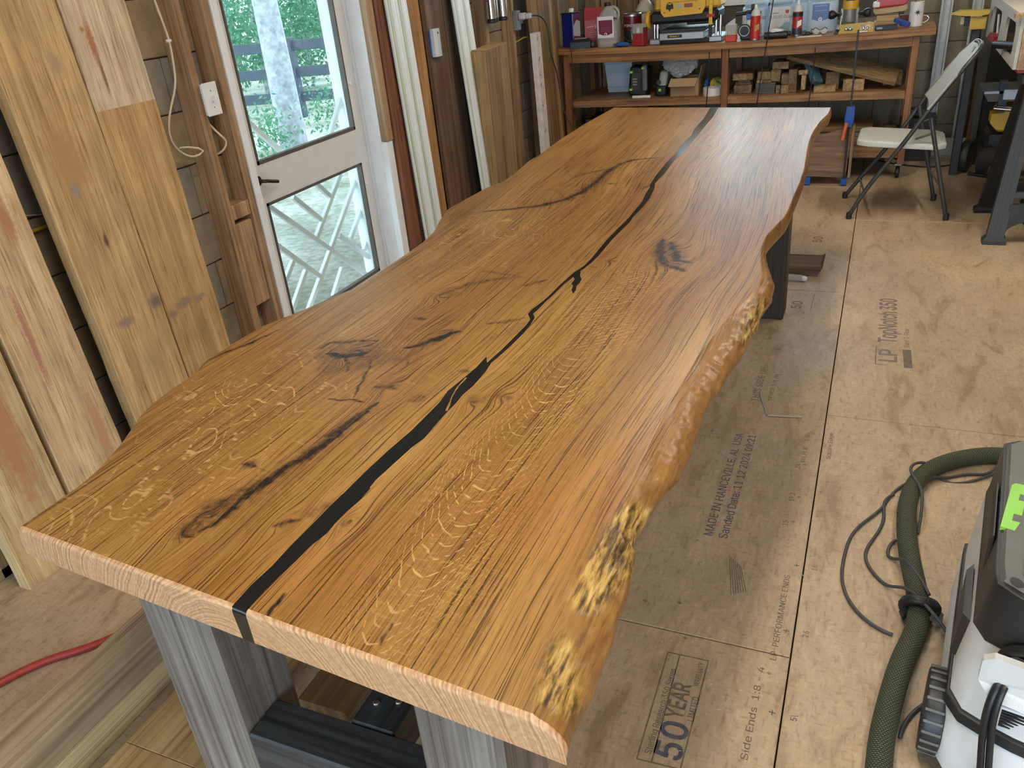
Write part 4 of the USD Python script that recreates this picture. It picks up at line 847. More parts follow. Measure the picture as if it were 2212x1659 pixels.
LT = wood('rough_pine_light', (.74, .60, .36), (.64, .48, .26), (.50, .33, .16), 'z', across=85, along=.9, rough=.7, bump=.5, spots=[(0, 0.017, 0.492, 0.016, (0.12, 0.06, 0.035), 0.6), (0, 0.02, 0.47, 0.06, (0.45, 0.22, 0.1), 0.2), (0, -0.04, 0.9, 0.05, (0.45, 0.22, 0.1), 0.15)])
LT2 = wood('rough_pine_pink', (.72, .56, .34), (.64, .47, .27), (.52, .33, .18), 'z', across=85, along=.9, rough=.7, bump=.5, spots=[(0, 0.033, 1.039, 0.03, (0.42, 0.2, 0.1), 0.35), (0, -0.04, 0.7, 0.016, (0.42, 0.2, 0.13), 0.07), (0, 0.06, 0.33, 0.03, (0.5, 0.28, 0.15), 0.12)])
HONEY = wood('rough_pine_honey', (.66, .47, .24), (.57, .385, .18), (.43, .26, .115), 'z', across=90, along=.9, rough=.7, bump=.55,
             spots=[(0, -0.033, 1.156, 0.021, (0.07, 0.04, 0.025), 0.7), (0, -0.025, 1.14, 0.07, (0.42, 0.23, 0.09), 0.45), (0, 0.008, 0.884, 0.012, (0.12, 0.07, 0.05), 0.4), (0, -0.033, 1.06, 0.022, (0.3, 0.24, 0.19), 0.7), (0, 0.115, 0.632, 0.04, (0.19, 0.14, 0.11), 1.3), (0, -0.03, 0.612, 0.05, (0.3, 0.2, 0.14), 2.2), (0, 0.05, 1.42, 0.03, (0.44, 0.28, 0.16), 0.5)])
HONEY2 = wood('rough_pine_honey_wide', (.62, .42, .20), (.53, .34, .15), (.42, .245, .105), 'z', across=75, along=.7, rough=.7, bump=.5, spots=[(0, -0.03, 0.58, 0.05, (0.28, 0.19, 0.13), 2.0), (0, 0.05, 0.57, 0.04, (0.3, 0.2, 0.14), 2.4), (0, -0.09, 0.56, 0.03, (0.27, 0.18, 0.12), 1.6)])
PLANED = wood('planed_pine', (.74, .63, .46), (.67, .54, .38), (.54, .37, .24), 'z', across=80, along=.7, rough=.6, bump=.2, spots=[(0, -0.055, 1.46, 0.018, (0.4, 0.16, 0.08), 0.22), (0, -0.075, 1.5, 0.01, (0.45, 0.2, 0.08), 0.8), (0, -0.05, 1.36, 0.008, (0.25, 0.12, 0.07), 0.1)])


def leaning_boards():
    a = dict(lean=.038, th=.045)
    single('leaning_board', 'pale rough-sawn pine board leaning furthest left beside the table corner', 'board', plank(1.10, 1.322, 1.98, -2.222, seed=1, **a), LT)
    single('leaning_board', 'pale rough pine board with a thin red streak, second from the left', 'board', plank(1.338, 1.576, 1.98, -2.222, seed=2, y1t=1.535, **a), LT2)
    single('leaning_board', 'honey-coloured rough board with a dark knot, left of the planed board', 'board', plank(1.655, 1.922, 1.99, -2.222, seed=3, y0t=1.628, y1t=1.895, **a), HONEY)
    t = Thing('leaning_board', 'wide rough board planed pale on its upper part, nearest the light switch', 'board')
    lo = plank(1.926, 2.163, 1.262, -2.224, seed=4, y0t=1.913, y1t=2.166, **a)
    hi = plank(1.913, 2.166, 2.0, -2.224, seed=5, y0t=1.902, y1t=2.172, z0=1.2622, **a)
    t.add('sawn_face', lo, HONEY2); t.add('planed_face', hi, PLANED, label='planed pale upper part'); t.done()


leaning_boards()


def wall_fittings():
    cream = plain('cable_cream', (.62, .52, .36), .5, var=.05)
    yel = plain('cable_yellow', (.55, .40, .06), .5, var=.05)
    t = Thing('light_switch', 'white toggle light switch on the stud left of the door', 'light switch')
    y0, y1, z0, z1, x = 2.455, 2.533, 1.150, 1.270, XF + .0015
    t.add('box', cbox(x, x + .012, y0 + .004, y1 - .004, z0 + .004, z1 - .004, .002), WHITE)
    t.add('plate', cbox(x + .0121, x + .018, y0, y1, z0, z1, .003), WHITE)
    t.add('toggle', join(cbox(x + .018, x + .0195, y0 + .033, y1 - .033, .5 * (z0 + z1) - .014, .5 * (z0 + z1) + .014, .001), hull(place(box(-.0045, .0045, -.004, .004, 0, .002), (x + .018, .5 * (y0 + y1), 1.212), (0, 1, 0), (0, 0, 1)).vertices, place(box(-.0035, .0035, -.003, .003, 0, .002), (x + .031, .5 * (y0 + y1), 1.200), (0, 1, 0), (0, 0, 1)).vertices)), OFFWHITE)
    for z in (z0 + .03, z1 - .03):
        t.add('screw', cyl((x + .0175, .5 * (y0 + y1), z), (x + .0188, .5 * (y0 + y1), z), .003, 8), STEEL)
    t.done()
    w = [(2.352, 2.75), (2.347, 2.2), (2.347, 1.75), (2.349, 1.562), (2.359, 1.494), (2.366, 1.432), (2.357, 1.351), (2.343, 1.294), (2.300, 1.228), (2.261, 1.166), (2.249, 1.114), (2.267, 1.069), (2.304, 1.039), (2.356, 1.030), (2.385, 1.040), (2.365, 1.054), (2.30, 1.060)]
    xs = np.interp([q[1] for q in w], [1.0, 1.1, 1.3, 1.43, 2.75], [-2.335, -2.342, -2.342, -2.343, -2.343])
    xs[-1] -= .03
    single('cable', 'cream cable looping down beside the light switch', 'cable', tube([(x, y, z) for x, (y, z) in zip(xs, w)], .0042, 8, sub=5), cream, smooth=True)
    single('cable', 'short cream cable loop between the two studs under the light switch', 'cable', tube([(-2.40, 2.49, 1.16), (-2.365, 2.497, 1.10), (-2.345, 2.512, 1.065), (-2.345, 2.525, 1.045), (-2.36, 2.515, 1.015), (-2.41, 2.50, 1.01)], .0042, 8, sub=5), cream, smooth=True)
    t = Thing('cable_clip', 'small white cable clip nailed on the stud above the switch', 'cable clip')
    t.add('body', cbox(-2.3495, -2.338, 2.354, 2.378, 1.424, 1.434, .003), WHITE); t.add('nail', cyl((-2.338, 2.374, 1.429), (-2.335, 2.374, 1.429), .003, 8), STEEL); t.done()
    single('cable', 'yellow cable crossing the blocks behind the leaning boards', 'cable', tube([(-2.43, 1.50, .955), (-2.428, 1.65, .945), (-2.43, 1.80, .95), (-2.43, 1.92, .96)], .0065, 8, sub=3), yel, smooth=True)
    single('cable', 'thin white cable sagging just over the yellow one behind the boards', 'cable', tube([(-2.43, 1.48, 1.06), (-2.428, 1.60, 1.015), (-2.43, 1.72, .985), (-2.43, 1.92, .98)], .003, 8, sub=3), cream, smooth=True)
    # alarm sensor on the brown board
    t = Thing('sensor_box', 'grey-white curved sensor box on the dark brown board', 'sensor')
    X = -2.2995
    t.add('back_plate', cbox(X, X + .006, 4.20, 4.275, 1.152, 1.288, .002), BLUE)
    pts = [(X + .0062, 4.207), (X + .0062, 4.283), (X + .026, 4.283), (X + .032, 4.262), (X + .034, 4.240), (X + .032, 4.218), (X + .026, 4.207)]
    body = slab(pts, 0, .142); body.apply_translation([0, 0, 1.150])
    t.add('cover', body, plain('sensor_grey', (.52, .54, .56), .4, var=.03)); t.add('button', cyl((X + .033, 4.245, 1.27), (X + .0355, 4.245, 1.27), .006, 10), DARKPL); t.done()
    # chrome tubes
    t = Thing('chrome_tubes', 'three shiny chrome tubes hanging on the block wall', 'tubes')
    t.add('hanger', cbox(-2.436, -2.29, 4.99, 5.26, 1.66, 1.69, .003), DARKPL)
    for k, (x, y) in enumerate(((-2.27, 4.985), (-2.295, 5.075), (-2.27, 5.165), (-2.29, 5.215))):
        t.add('tube', cyl((x, y, 1.275), (x, y, 1.95), .030 if k < 3 else .018, 24), CHROME, smooth=40)
        t.add('end_cap', cyl((x, y, 1.255), (x, y, 1.2748), .031 if k < 3 else .019, 20), BLACK)
    t.done()
    # electrical box and plug
    t = Thing('outlet_box', 'grey surface electrical box on a pine stud', 'electrical box')
    X = XF + .001
    t.add('box', join(cbox(X, X + .035, 5.497, 5.56, 1.165, 1.29, .004), cbox(X, X + .034, 5.5605, 5.60, 1.20, 1.235, .004)), plain('box_grey', (.20, .21, .22), .5, var=.05))
    t.done()
    t = Thing('plug_adapter', 'pale grey plug-in adapter with a black cord', 'plug adapter')
    t.add('body', join(cbox(X + .0355, X + .085, 5.51, 5.56, 1.228, 1.272, .008), cbox(X + .0855, X + .125, 5.515, 5.555, 1.232, 1.268, .006)), plain('adapter', (.50, .51, .53), .45, var=.04))
    t.add('cord', tube([(-2.224, 5.54, 1.25), (-2.20, 5.56, 1.248), (-2.17, 5.60, 1.225), (-2.15, 5.62, 1.18), (-2.13, 5.60, 1.06), (-2.12, 5.60, .98), (-2.10, 5.63, .86), (-2.09, 5.64, .74), (-2.07, 5.62, .66), (-2.03, 5.60, .56), (-1.96, 5.62, .44), (-1.86, 5.68, .30), (-1.80, 5.74, .12), (-1.79, 5.78, .006), (-1.7, 5.9, .006)], .0042, 8, sub=5), BLACK, smooth=True); t.done()
    single('cable', 'short yellow cable stapled between two studs under the plug', 'cable', tube([(-2.40, 5.52, 1.075), (-2.36, 5.56, 1.09), (-2.345, 5.66, 1.105), (-2.345, 5.78, 1.10), (-2.36, 5.86, 1.095), (-2.40, 5.95, 1.09)], .005, 8, sub=4), yel, smooth=True)
    single('cable', 'short cream cable on the blocks just left of the thick timber', 'cable', tube([(-2.43, 4.75, .99), (-2.425, 4.90, 1.0), (-2.43, 5.05, 1.0)], .004, 8, sub=4), cream, smooth=True)


wall_fittings()


def more_boards():
    dk = wood('red_brown_board', (.27, .115, .06), (.18, .07, .038), (.07, .028, .018), 'z', across=34, along=1.0, rough=.6, spots=[(.03, .02, .10, .03, (.03, .012, .01), .4)])
    single('trim_board', 'narrow red-brown board with wavy dark grain right of the door', 'board', plank(3.752, 3.868, 2.2, -2.318, .012, .022, 11, wob=.0008), dk)
    tan = wood('round_edge_pine', (.48, .285, .12), (.40, .22, .085), (.27, .13, .05), 'z', across=44)
    single('trim_board', 'tan board standing just right of the white trim strips', 'board', plank(4.078, 4.128, 2.2, -2.318, .012, .025, 12, wob=.0006), tan)
    single('trim_board', 'tan round-edged board left of the sensor box', 'board', plank(4.131, 4.196, 2.2, -2.318, .012, .028, 13, wob=.0006), tan)
    br = wood('dark_brown_board', (.17, .105, .062), (.125, .072, .042), (.06, .036, .024), 'z', across=30, along=.8, rough=.6)
    br2 = wood('darker_board', (.14, .095, .065), (.10, .066, .046), (.055, .038, .028), 'z', across=30, along=.8, rough=.6)
    single('wide_board', 'wide dark brown board behind the sensor box', 'board', plank(4.205, 4.42, 2.2, -2.288, .012, .028, 14, wob=.0006), br)
    single('wide_board', 'nearly black board between the brown board and the right trim strips', 'board', plank(4.424, 4.636, 2.2, -2.290, .011, .028, 15, wob=.0006), br2)
    # white trim strips, each a web with ribs
    webm = plain('trim_web', (.56, .60, .54), .4, var=.0); ribm = plain('trim_rib', (.82, .83, .84), .35, var=.0)
    greenl = plain('trim_green', (.36, .50, .26), .5, var=.05)

    def strip(label, y0, y1, x0, x1, h, dx):
        """x0/y0: foot, x1/y1: top"""
        t = Thing('trim_strip', label, 'trim strip', 'white ribbed trim strips')
        W = .098
        def run(ya, yb, d0, d1):
            V = []
            for (x, y, z) in ((x0, y0, .0), (x1, y1, h)):
                for a, b in ((ya, d0), (yb, d0), (yb, d1), (ya, d1)):
                    V.append((x + b + dx, y + a, z))
            return hull(V)
        t.add('web', run(0, W, .0, .006), webm)
        for a, b, d in ((0, .008, .014), (.052, .060, .012), (W - .008, W, .015)):
            t.add('rib', run(a, b, .0062, d), ribm)
        t.add('flange', run(.063, W - .009, .0062, .012), ribm)
        t.add('film', run(.018, .030, .0062, .0072), greenl)
        t.done()
    strip('left strip of the white ribbed trim pair right of the door', 3.868, 3.800, -2.30, -2.338, 2.3, 0)
    strip('right strip of the white ribbed trim pair right of the door', 3.970, 3.902, -2.30, -2.338, 2.3, 0)
    strip('left strip of the white ribbed trim pair in front of the dark board', 4.470, 4.445, -2.205, -2.33, 2.3, .012)
    strip('right strip of the white ribbed trim pair in front of the dark board', 4.573, 4.548, -2.205, -2.33, 2.3, .012)
    # thick timber
    ti = wood('old_timber', (.36, .265, .155), (.27, .19, .105), (.16, .11, .06), 'z', across=26, along=1., rough=.8, bump=.9)
    ti2 = wood('old_timber_light', (.56, .40, .21), (.48, .32, .15), (.36, .22, .09), 'z', across=30, along=1., rough=.7)
    c = [np.array(p) for p in ((-2.236, 4.614), (-2.133, 4.546), (-2.195, 5.026), (-2.329, 5.147))]
    c[3] = np.array((-2.318, 5.045)); c[0] = np.array((-2.246, 4.60)); c[2] = np.array((-2.195, 5.02))
    t = Thing('timber', 'short thick timber standing on end with a pale left face', 'timber')
    cc = np.mean(c, 0); 
    body = hull([[*(p + (0, 0)), z] for p in c for z in (0., 1.135)])
    t.add('timber_core', body, ti)
    a, b = c[0], c[1]; d = (b - a) / np.linalg.norm(b - a); nrm = np.array([d[1], -d[0]]); nrm *= np.sign(nrm @ (a - cc))
    t.add('sawn_face', hull([[*(p + nrm * k), z] for p in (a, b) for k in (.0003, .004) for z in (0.001, 1.133)]), ti2, label='pale freshly sawn left face')
    t.add('sawn_top', hull([[*(cc + (p - cc) * .99), z] for p in c for z in (1.1353, 1.139)]), ti2, label='pale sawn top end')
    t.done()
    wm = plain('white_marked', (.62, .55, .50), .7, var=.15, vscale=20)
    t = Thing('marked_board', 'narrow whitewashed board with black pencil marks beside the bench', 'board')
    t.add('board', plank(5.32, 5.425, 1.155, -2.10, .02, .035, 21, wob=.0006), wm)
    for k, z in enumerate((1.125, .985, .90, .82, .70, .52)):
        x = -2.0998 - .02 * z; s = 1 if k % 2 else -1
        for a, b in (((5.345, z), (5.375, z + .02 * s)), ((5.36, z - .015), (5.365, z + .02))):
            t.add('pencil_mark', bar((x + .0006, *a), (x + .0006, *b), .003, .0008, (1, 0, 0), .0002), BLACK)
    t.done()
    looks = [wood(f'stack_{k}', *[tuple(np.array(c_) * f) for c_ in ((.46, .31, .16), (.36, .23, .11), (.22, .13, .06))], 'z', across=34, rough=.75, bump=.6) for k, f in enumerate((.8, 1.0, 1.2, .62))]
    ws = ['rough tan board nearest the whitewashed board', 'rough grey-tan board second right of the whitewashed board', 'weathered brown board third right of the whitewashed board', 'pale narrow board in the stack left of the bench', 'dark slim board against the left end of the bench']
    for k, (y0, y1, x, h, m) in enumerate(((5.655, 5.755, -2.225, 2.1, 1), (5.765, 5.87, -2.215, 2.25, 0), (5.88, 5.985, -2.22, 2.2, 3), (5.995, 6.065, -2.225, 2.1, 2), (6.075, 6.14, -2.24, 2.2, 3))):
        single('stacked_board', ws[k], 'board', plank(y0, y1, h, x, .033, .035, 30 + k, wob=.0007), looks[m])
    # boards in the far corner, behind the bench
    ws = ['tan board in the far corner behind the blue can', 'red-brown board in the far corner behind the red carton', 'grey-brown wide board behind the clear gallon jug', 'tan narrow board behind the paint can', 'brown board behind the bench, furthest right in the corner']
    for k, (x0, x1, h, m) in enumerate(((-2.33, -2.20, 2.2, 1), (-2.19, -2.06, 2.25, 2), (-2.05, -1.88, 2.2, 0), (-1.87, -1.79, 2.0, 2), (-1.78, -1.66, .93, 3))):
        p = plank(0, x1 - x0, h, 0, .04, .03, 50 + k, wob=.0007)
        p = rot(p, (0, 0, 1), -90); p = move(p, (x0, 6.95, 0)); single('corner_board', ws[k], 'board', p, looks[m])


more_boards()


def floor_lumber():
    gm = wood('grey_beam', (.56, .46, .32), (.45, .355, .235), (.28, .215, .14), 'y', across=46, along=.9, rough=.75, bump=.8, spots=[(.06, -.55, .04, .012, (.03, .02, .02), .8)])
    ym = wood('fresh_edge', (.86, .74, .48), (.78, .64, .37), (.60, .45, .22), 'y', across=70, along=.5, rough=.65)
    hm = wood('fresh_board', (.72, .53, .27), (.62, .43, .19), (.46, .28, .11), 'y', across=36, along=.9, rough=.65)
    t = Thing('floor_beam', 'weathered grey beam with a pale fresh edge lying on the floor', 'beam')
    t.add('weathered_beam', cbox(-1.728, -1.520, -.15, 1.75, .001, .074, .003), gm)
    t.add('sawn_edge', cbox(-1.5198, -1.515, -.148, 1.748, .002, .0725, .001), ym, label='pale freshly sawn edge')
    t.done()
    single('floor_plank', 'pale new plank on the floor between the grey beam and the table leg', 'board', cbox(-1.448, -1.225, .7635, 1.75, .001, .039, .001), hm)
    single('floor_plank', 'shorter pale plank end nearest the camera by the grey leg', 'board', cbox(-1.448, -1.225, -.15, .762, .001, .039, .001), hm)
    kn = wood('knotty_offcut', (.30, .19, .085), (.22, .13, .055), (.11, .06, .026), 'y', across=34, along=1.2, rough=.7, spots=[(.0, .06, .02, .03, (.05, .025, .015), .8)])
    single('offcut', 'brown knotty board lying under the table behind the left leg', 'board', cbox(-1.14, -1.0, 1.0, 1.62, .001, .032, .003), kn)
    single('air_hose', 'red air hose on the floor behind the grey beam', 'hose', tube([(-2.20, .10, .011), (-2.05, .55, .011), (-1.965, .78, .011), (-1.90, .90, .011), (-1.835, .965, .011), (-1.775, 1.05, .011), (-1.765, 1.25, .011), (-1.80, 1.5, .011)], .0105, 12, sub=6), plain('hose_red', (.36, .035, .03), .45, var=.06), smooth=True)


floor_lumber()
# ---------------------------------------------------------------- workbench and what stands on it
BX0, BX1, BY0, BY1 = -2.315, .287, 6.15, 6.93
BCX = (BX0 + BX1) / 2


def zt(x):
    """Height of the bench top, which sags a little under its load."""
    return .972 - .020 * (1 - ((x - BCX) / (BX1 - BCX)) ** 2)


BW = wood('bench_wood', (.42, .225, .09), (.33, .165, .062), (.20, .09, .034), 'x', across=48, along=1.4, rough=.5)
BWZ = wood('bench_wood_legs', (.33, .16, .07), (.27, .12, .05), (.17, .07, .03), 'z', across=48, along=1.4, rough=.5)
BWR = wood('bench_rail_wood', (.40, .24, .12), (.31, .17, .08), (.13, .06, .03), 'x', across=34, along=2.2, rough=.55)


def sagged(m):
    m = as_mesh(m)
    for _ in range(4):
        m = m.subdivide() if len(m.faces) < 1500 else m
    v = m.vertices.copy(); v[:, 2] += -.020 * (1 - np.clip((v[:, 0] - BCX) / (BX1 - BCX), -1, 1) ** 2)
    return trimesh.Trimesh(v, m.faces, process=False)


def xboard(x0, x1, y0, y1, z0, z1, n=16):
    return sagged(trimesh.util.concatenate([cbox(x0 + (x1 - x0) * k / n, x0 + (x1 - x0) * (k + 1) / n, y0, y1, z0, z1, .0002) for k in range(n)]))


def bench():
    t = Thing('workbench', 'long brown wooden workbench with two open shelves on casters', 'workbench')
    w = (BY1 - BY0) / 4
    for k in range(4):
        t.add('top_board', xboard(BX0, BX1, BY0 + k * w + .001, BY0 + (k + 1) * w - .001, .931, .972), BW)
    t.add('apron', xboard(-2.205, -1.06, BY0 + .03, BY0 + .068, .868, .9305, 8), BW)
    t.add('apron', xboard(-1.005, .158, BY0 + .03, BY0 + .068, .868, .9305, 8), BWR)
    t.add('apron', xboard(-2.205, .158, BY1 - .07, BY1 - .03, .868, .9305, 8), BW)
    for x in (-2.25, -1.055, .158):
        t.add('leg', cbox(x, x + .045, BY0 + .03, BY0 + .12, .10, .912 if x == -1.055 else .924, .003), BWZ)
        t.add('leg', cbox(x, x + .045, BY1 - .12, BY1 - .03, .10, .912 if x == -1.055 else .924, .003), BWZ)
    for z0, z1 in ((.535, .585), (.145, .235)):
        t.add('shelf_rail', cbox(-2.204, -1.056, BY0 + .035, BY0 + .072, z0, z1, .003), BWR); t.add('shelf_rail', cbox(-1.009, .157, BY0 + .035, BY0 + .072, z0, z1, .003), BWR)
        t.add('shelf_rail', cbox(-2.204, .157, BY1 - .072, BY1 - .035, z0, z1, .003), BWR)
        t.add('shelf', cbox(-2.204, -1.056, BY0 + .0725, BY1 - .0725, z1 - .02, z1, .002), BWR); t.add('shelf', cbox(-1.009, .157, BY0 + .0725, BY1 - .0725, z1 - .02, z1, .002), BWR)
    for x in (-2.20, .17):
        for y in (BY0 + .08, BY1 - .08):
            c = t.add('caster', join(cbox(x - .022, x + .022, y - .03, y + .03, .090, .0995, .002), bar((x - .018, y, .092), (x - .018, y, .04), .03, .004, (1, 0, 0)), bar((x + .018, y, .092), (x + .018, y, .04), .03, .004, (1, 0, 0))), STEEL)
            t.add('wheel', cyl((x - .013, y, .0395), (x + .013, y, .0395), .039, 20), BLACK, parent=c)
    t.done()


bench()


def label_on(t, poly_xy, o, xa, ya, m, parent=None, d=.0006):
    return t.add('label', place(slab(poly_xy, 0, d), o, xa, ya), m, parent=parent)


PAPER = plain('paper_white', (.72, .70, .68), .6, var=.03)
INKB = plain('print_black', (.02, .02, .02), .6)
CLEARPL = mat('clear_plastic', {'t': ('transparent_bsdf', {'color': (.80, .80, .77)}), 'd': ('principled_bsdf', {'base_color': (.70, .69, .64), 'roughness': .25}), 'x': ('mix_closure', {'fac': .42})}, [('t.BSDF', 'x.closure1'), ('d.BSDF', 'x.closure2')], 'x.closure')
MILK = mat('milky_plastic', {'tr': ('translucent_bsdf', {'color': (.74, .82, .88)}), 'd': ('principled_bsdf', {'base_color': (.70, .77, .82), 'roughness': .3}), 'x': ('mix_closure', {'fac': .5})}, [('tr.BSDF', 'x.closure1'), ('d.BSDF', 'x.closure2')], 'x.closure')
BAGM = mat('clear_bag', {'t': ('transparent_bsdf', {'color': (.9, .9, .92)}), 'd': ('principled_bsdf', {'base_color': (.62, .62, .64), 'roughness': .12, 'specular_ior_level': 1.0}), 'x': ('mix_closure', {'fac': .62})}, [('t.BSDF', 'x.closure1'), ('d.BSDF', 'x.closure2')], 'x.closure')
AMBER = plain('amber_resin', (.42, .22, .07), .15, var=.05, coat=.5)
MAROON = plain('maroon_label', (.16, .015, .045), .5, var=.06)


def jug(name, label, cat, x, y, z, w, h, body, rotz=0, cap=BLACK, fill=None, deco=None, neck=.5):
    """A gallon jug: rounded square body tapering to a neck with a screw cap."""
    t = Thing(name, label, cat)
    prof = [(.94, 0), (1., .03), (1., .50), (.985, .60), (.90, .70), (.70, .82), (.42, .92), (.30, .95), (.28, .97)]
    rings = []
    for f, a in prof:
        p = Polygon([(-1, -1), (1, -1), (1, 1), (-1, 1)]).buffer(0); s = w / 2 * f; rr = s * (.45 if a < .6 else .45 + .55 * min(1, (a - .6) / .3))
        q = shapely.box(-s + rr, -s + rr, s - rr, s - rr).buffer(rr, 8) if s > rr + 1e-6 else shapely.Point(0, 0).buffer(s, 8)
        line = q.exterior; c = np.array([line.interpolate(k / 32, normalized=True).coords[0] for k in range(32)])
        o = np.argmin(abs(np.arctan2(c[:, 1], c[:, 0]))); c = np.roll(c, -o, 0)
        if np.cross(c[1] - c[0], c[2] - c[1]) < 0: c = np.roll(c[::-1], 1, 0)
        rings.append(np.c_[c, np.full(32, a * h)])
    V = np.vstack(rings + [[[0, 0, 0]], [[0, 0, .97 * h]]]); F = []
    for k in range(len(rings) - 1):
        for i in range(32):
            j = (i + 1) % 32; F += [(k * 32 + i, k * 32 + j, k * 32 + 32 + j), (k * 32 + i, k * 32 + 32 + j, k * 32 + 32 + i)]
    nb = len(rings) * 32
    for i in range(32):
        j = (i + 1) % 32; F += [(nb, j, i), (nb + 1, (len(rings) - 1) * 32 + i, (len(rings) - 1) * 32 + j)]
    R = lambda m: move(rot(m, (0, 0, 1), rotz), (x, y, z))
    t.add('bottle', R(trimesh.Trimesh(V, np.array(F), process=False)), body, smooth=40)
    t.add('cap', R(lathe([(w * .17, .965 * h), (w * .17, 1.04 * h), (w * .155, 1.05 * h)], (0, 0, 0), 20)), cap)
    hd = tube([(w * .12, 0, .93 * h), (w * .40, 0, .90 * h), (w * .50, 0, .80 * h), (w * .49, 0, .68 * h), (w * .44, 0, .62 * h)], w * .055, 8, sub=4)
    t.add('handle', R(hd), body, smooth=True)
    if fill:
        t.add('liquid', R(cbox(-w / 2 * .985, w / 2 * .985, -w / 2 * .985, w / 2 * .985, .003, fill * h, w * .2)), AMBER)
    if deco:
        deco(t, R, w, h)
    return t.done()


def on_face(R, m, w, cx, cz):
    """Puts a flat mesh (xy plane) on the jug's front face (towards -y)."""
    return R(place(m, (cx, -w / 2 - .0012, cz), (1, 0, 0), (0, 0, 1)))


def bench_goods():
    z = lambda x: zt(x) + .0005
    # blue rectangular can
    t = Thing('solvent_can', 'tall blue rectangular metal can with a white cap', 'can')
    x, y = -2.215, 6.30; zz = z(x); R = lambda m: move(rot(m, (0, 0, 1), -24), (x, y, zz))
    t.add('body', R(cbox(-.060, .060, -.040, .040, 0, .238, .006)), plain('can_blue', (.012, .018, .16), .3, var=.08, coat=.3))
    t.add('rim', R(cbox(-.062, .062, -.042, .042, .2385, .244, .003)), STEEL)
    t.add('cap', R(lathe([(.019, .2445), (.019, .268), (.017, .270)], (.010, 0, 0), 18)), PAPER)
    fx = (.0606, -.036, .02)
    t.add('label', R(place(slab([(0, 0), (.072, 0), (.072, .21), (0, .21)], 0, .0006), fx, (0, 1, 0), (0, 0, 1))), plain('label_purple', (.10, .015, .06), .5))
    t.add('label', R(place(slab([(0, .06), (.072, .05), (.072, .155), (.035, .17), (0, .13)], 0, .0006), (.0613, -.036, .02), (0, 1, 0), (0, 0, 1))), plain('label_grey', (.45, .42, .42), .6))
    t.add('label', R(place(slab([(.006, .002), (.066, .002), (.066, .045), (.006, .045)], 0, .0006), (.0613, -.036, .02), (0, 1, 0), (0, 0, 1))), plain('label_brown', (.25, .08, .03), .6)); t.done()
    # red carton
    t = Thing('tool_carton', 'open red carton with a raised flap and white lettering', 'carton')
    x, y = -2.035, 6.42; zz = z(x); R = lambda m: move(rot(m, (0, 0, 1), 4), (x, y, zz))
    pk = plain('carton_pink', (.50, .10, .115), .5, var=.06); rd = plain('carton_red', (.40, .014, .018), .45, var=.05)
    t.add('body', R(cbox(-.095, .095, -.055, .055, 0, .178, .002)), pk)
    t.add('back_flap', R(place(slab([(-.095, 0), (.095, 0), (.088, .055), (.045, .062), (.035, .085), (-.085, .088), (-.095, .07)], 0, .004), (0, -.050, .1785), (1, 0, 0), (0, .10, 1))), rd)
    t.add('lettering', R(text('FUEL', .026, (-.015, -.0556, .118), (1, 0, 0), (0, 0, 1), .085, bold=True)), PAPER)
    t.add('lettering', R(place(slab([(0, 0), (.06, .005), (.06, .009), (0, .004)], 0, .0005), (-.08, -.0556, .128), (1, 0, 0), (0, 0, 1))), PAPER)
    for k in range(3):
        t.add('small_print', R(place(slab([(0, 0), (.09 - .02 * k, 0), (.09 - .02 * k, .005), (0, .005)], 0, .0005), (-.06, -.0556, .09 - .016 * k), (1, 0, 0), (0, 0, 1))), plain('print_pale', (.55, .30, .30), .6))
    t.add('lettering', R(place(slab([(0, 0), (.06, 0), (.06, .005), (0, .005)], 0, .0005), (.03, -.0556, .035), (1, 0, 0), (0, 0, 1))), PAPER); t.done()
    # clear gallon jug
    def deco(t, R, w, h):
        L = t.add('label', on_face(R, slab([(-.062, 0), (.062, 0), (.062, .145), (-.062, .145)], 0, .0006), w, 0, .065), PAPER)
        t.add('label_panel', on_face(R, slab([(-.052, .03), (0, .012), (.052, .03), (.052, .12), (-.052, .12)], .0007, .0013), w, 0, .065), MAROON, parent=L)
        t.add('lettering', on_face(R, meshkit.text_mesh('Entropy Resins', .012, .0006, True).apply_transform(np.diag([.65, .8, 1, 1])), w, -.036, .171 - .0), PAPER, parent=L)
        t.add('lettering', on_face(R, meshkit.text_mesh('Epoxy Hardener', .014, .0006, True).apply_transform(np.diag([.7, .8, 1, 1])), w, -.040, .150), PAPER, parent=L)
        for k in range(3):
            t.add('small_print', on_face(R, slab([(-.036, 0), (.036, 0), (.036, .004), (-.036, .004)], .0014, .0018), w, 0, .132 - .011 * k), plain('maroon_pale', (.30, .09, .13), .6), parent=L)
        t.add('emblem', on_face(R, slab(shapely.Point(0, 0).buffer(.011).difference(shapely.Point(0, 0).buffer(.006)), .0014, .002), w, 0, .09), PAPER, parent=L)
    jug('resin_jug', 'clear gallon jug with a maroon label and amber liquid at the bottom', 'jug', -1.905, 6.262, z(-1.905), .158, .285, CLEARPL, 0, BLACK, .16, deco)
    # black charger
    t = Thing('battery_charger', 'black battery charger at the left front edge of the workbench', 'charger')
    x, y = -2.105, 6.195; zz = z(x); R = lambda m: move(rot(m, (0, 0, 1), 12), (x, y, zz))
    t.add('body', R(hull(box(-.075, .075, -.045, .05, 0, .045).vertices, box(-.055, .06, -.03, .04, .045, .064).vertices)), BLACK)
    t.add('rail', R(cbox(-.045, .045, -.028, -.020, .0645, .070, .001)), plain('rail_grey', (.22, .21, .20), .5)); t.add('rail', R(cbox(-.045, .045, .010, .018, .0645, .070, .001)), plain('rail_grey2', (.2, .19, .18), .5))
    t.add('latch', R(cbox(.0755, .105, -.03, .035, .004, .040, .006)), DARKPL); t.done()
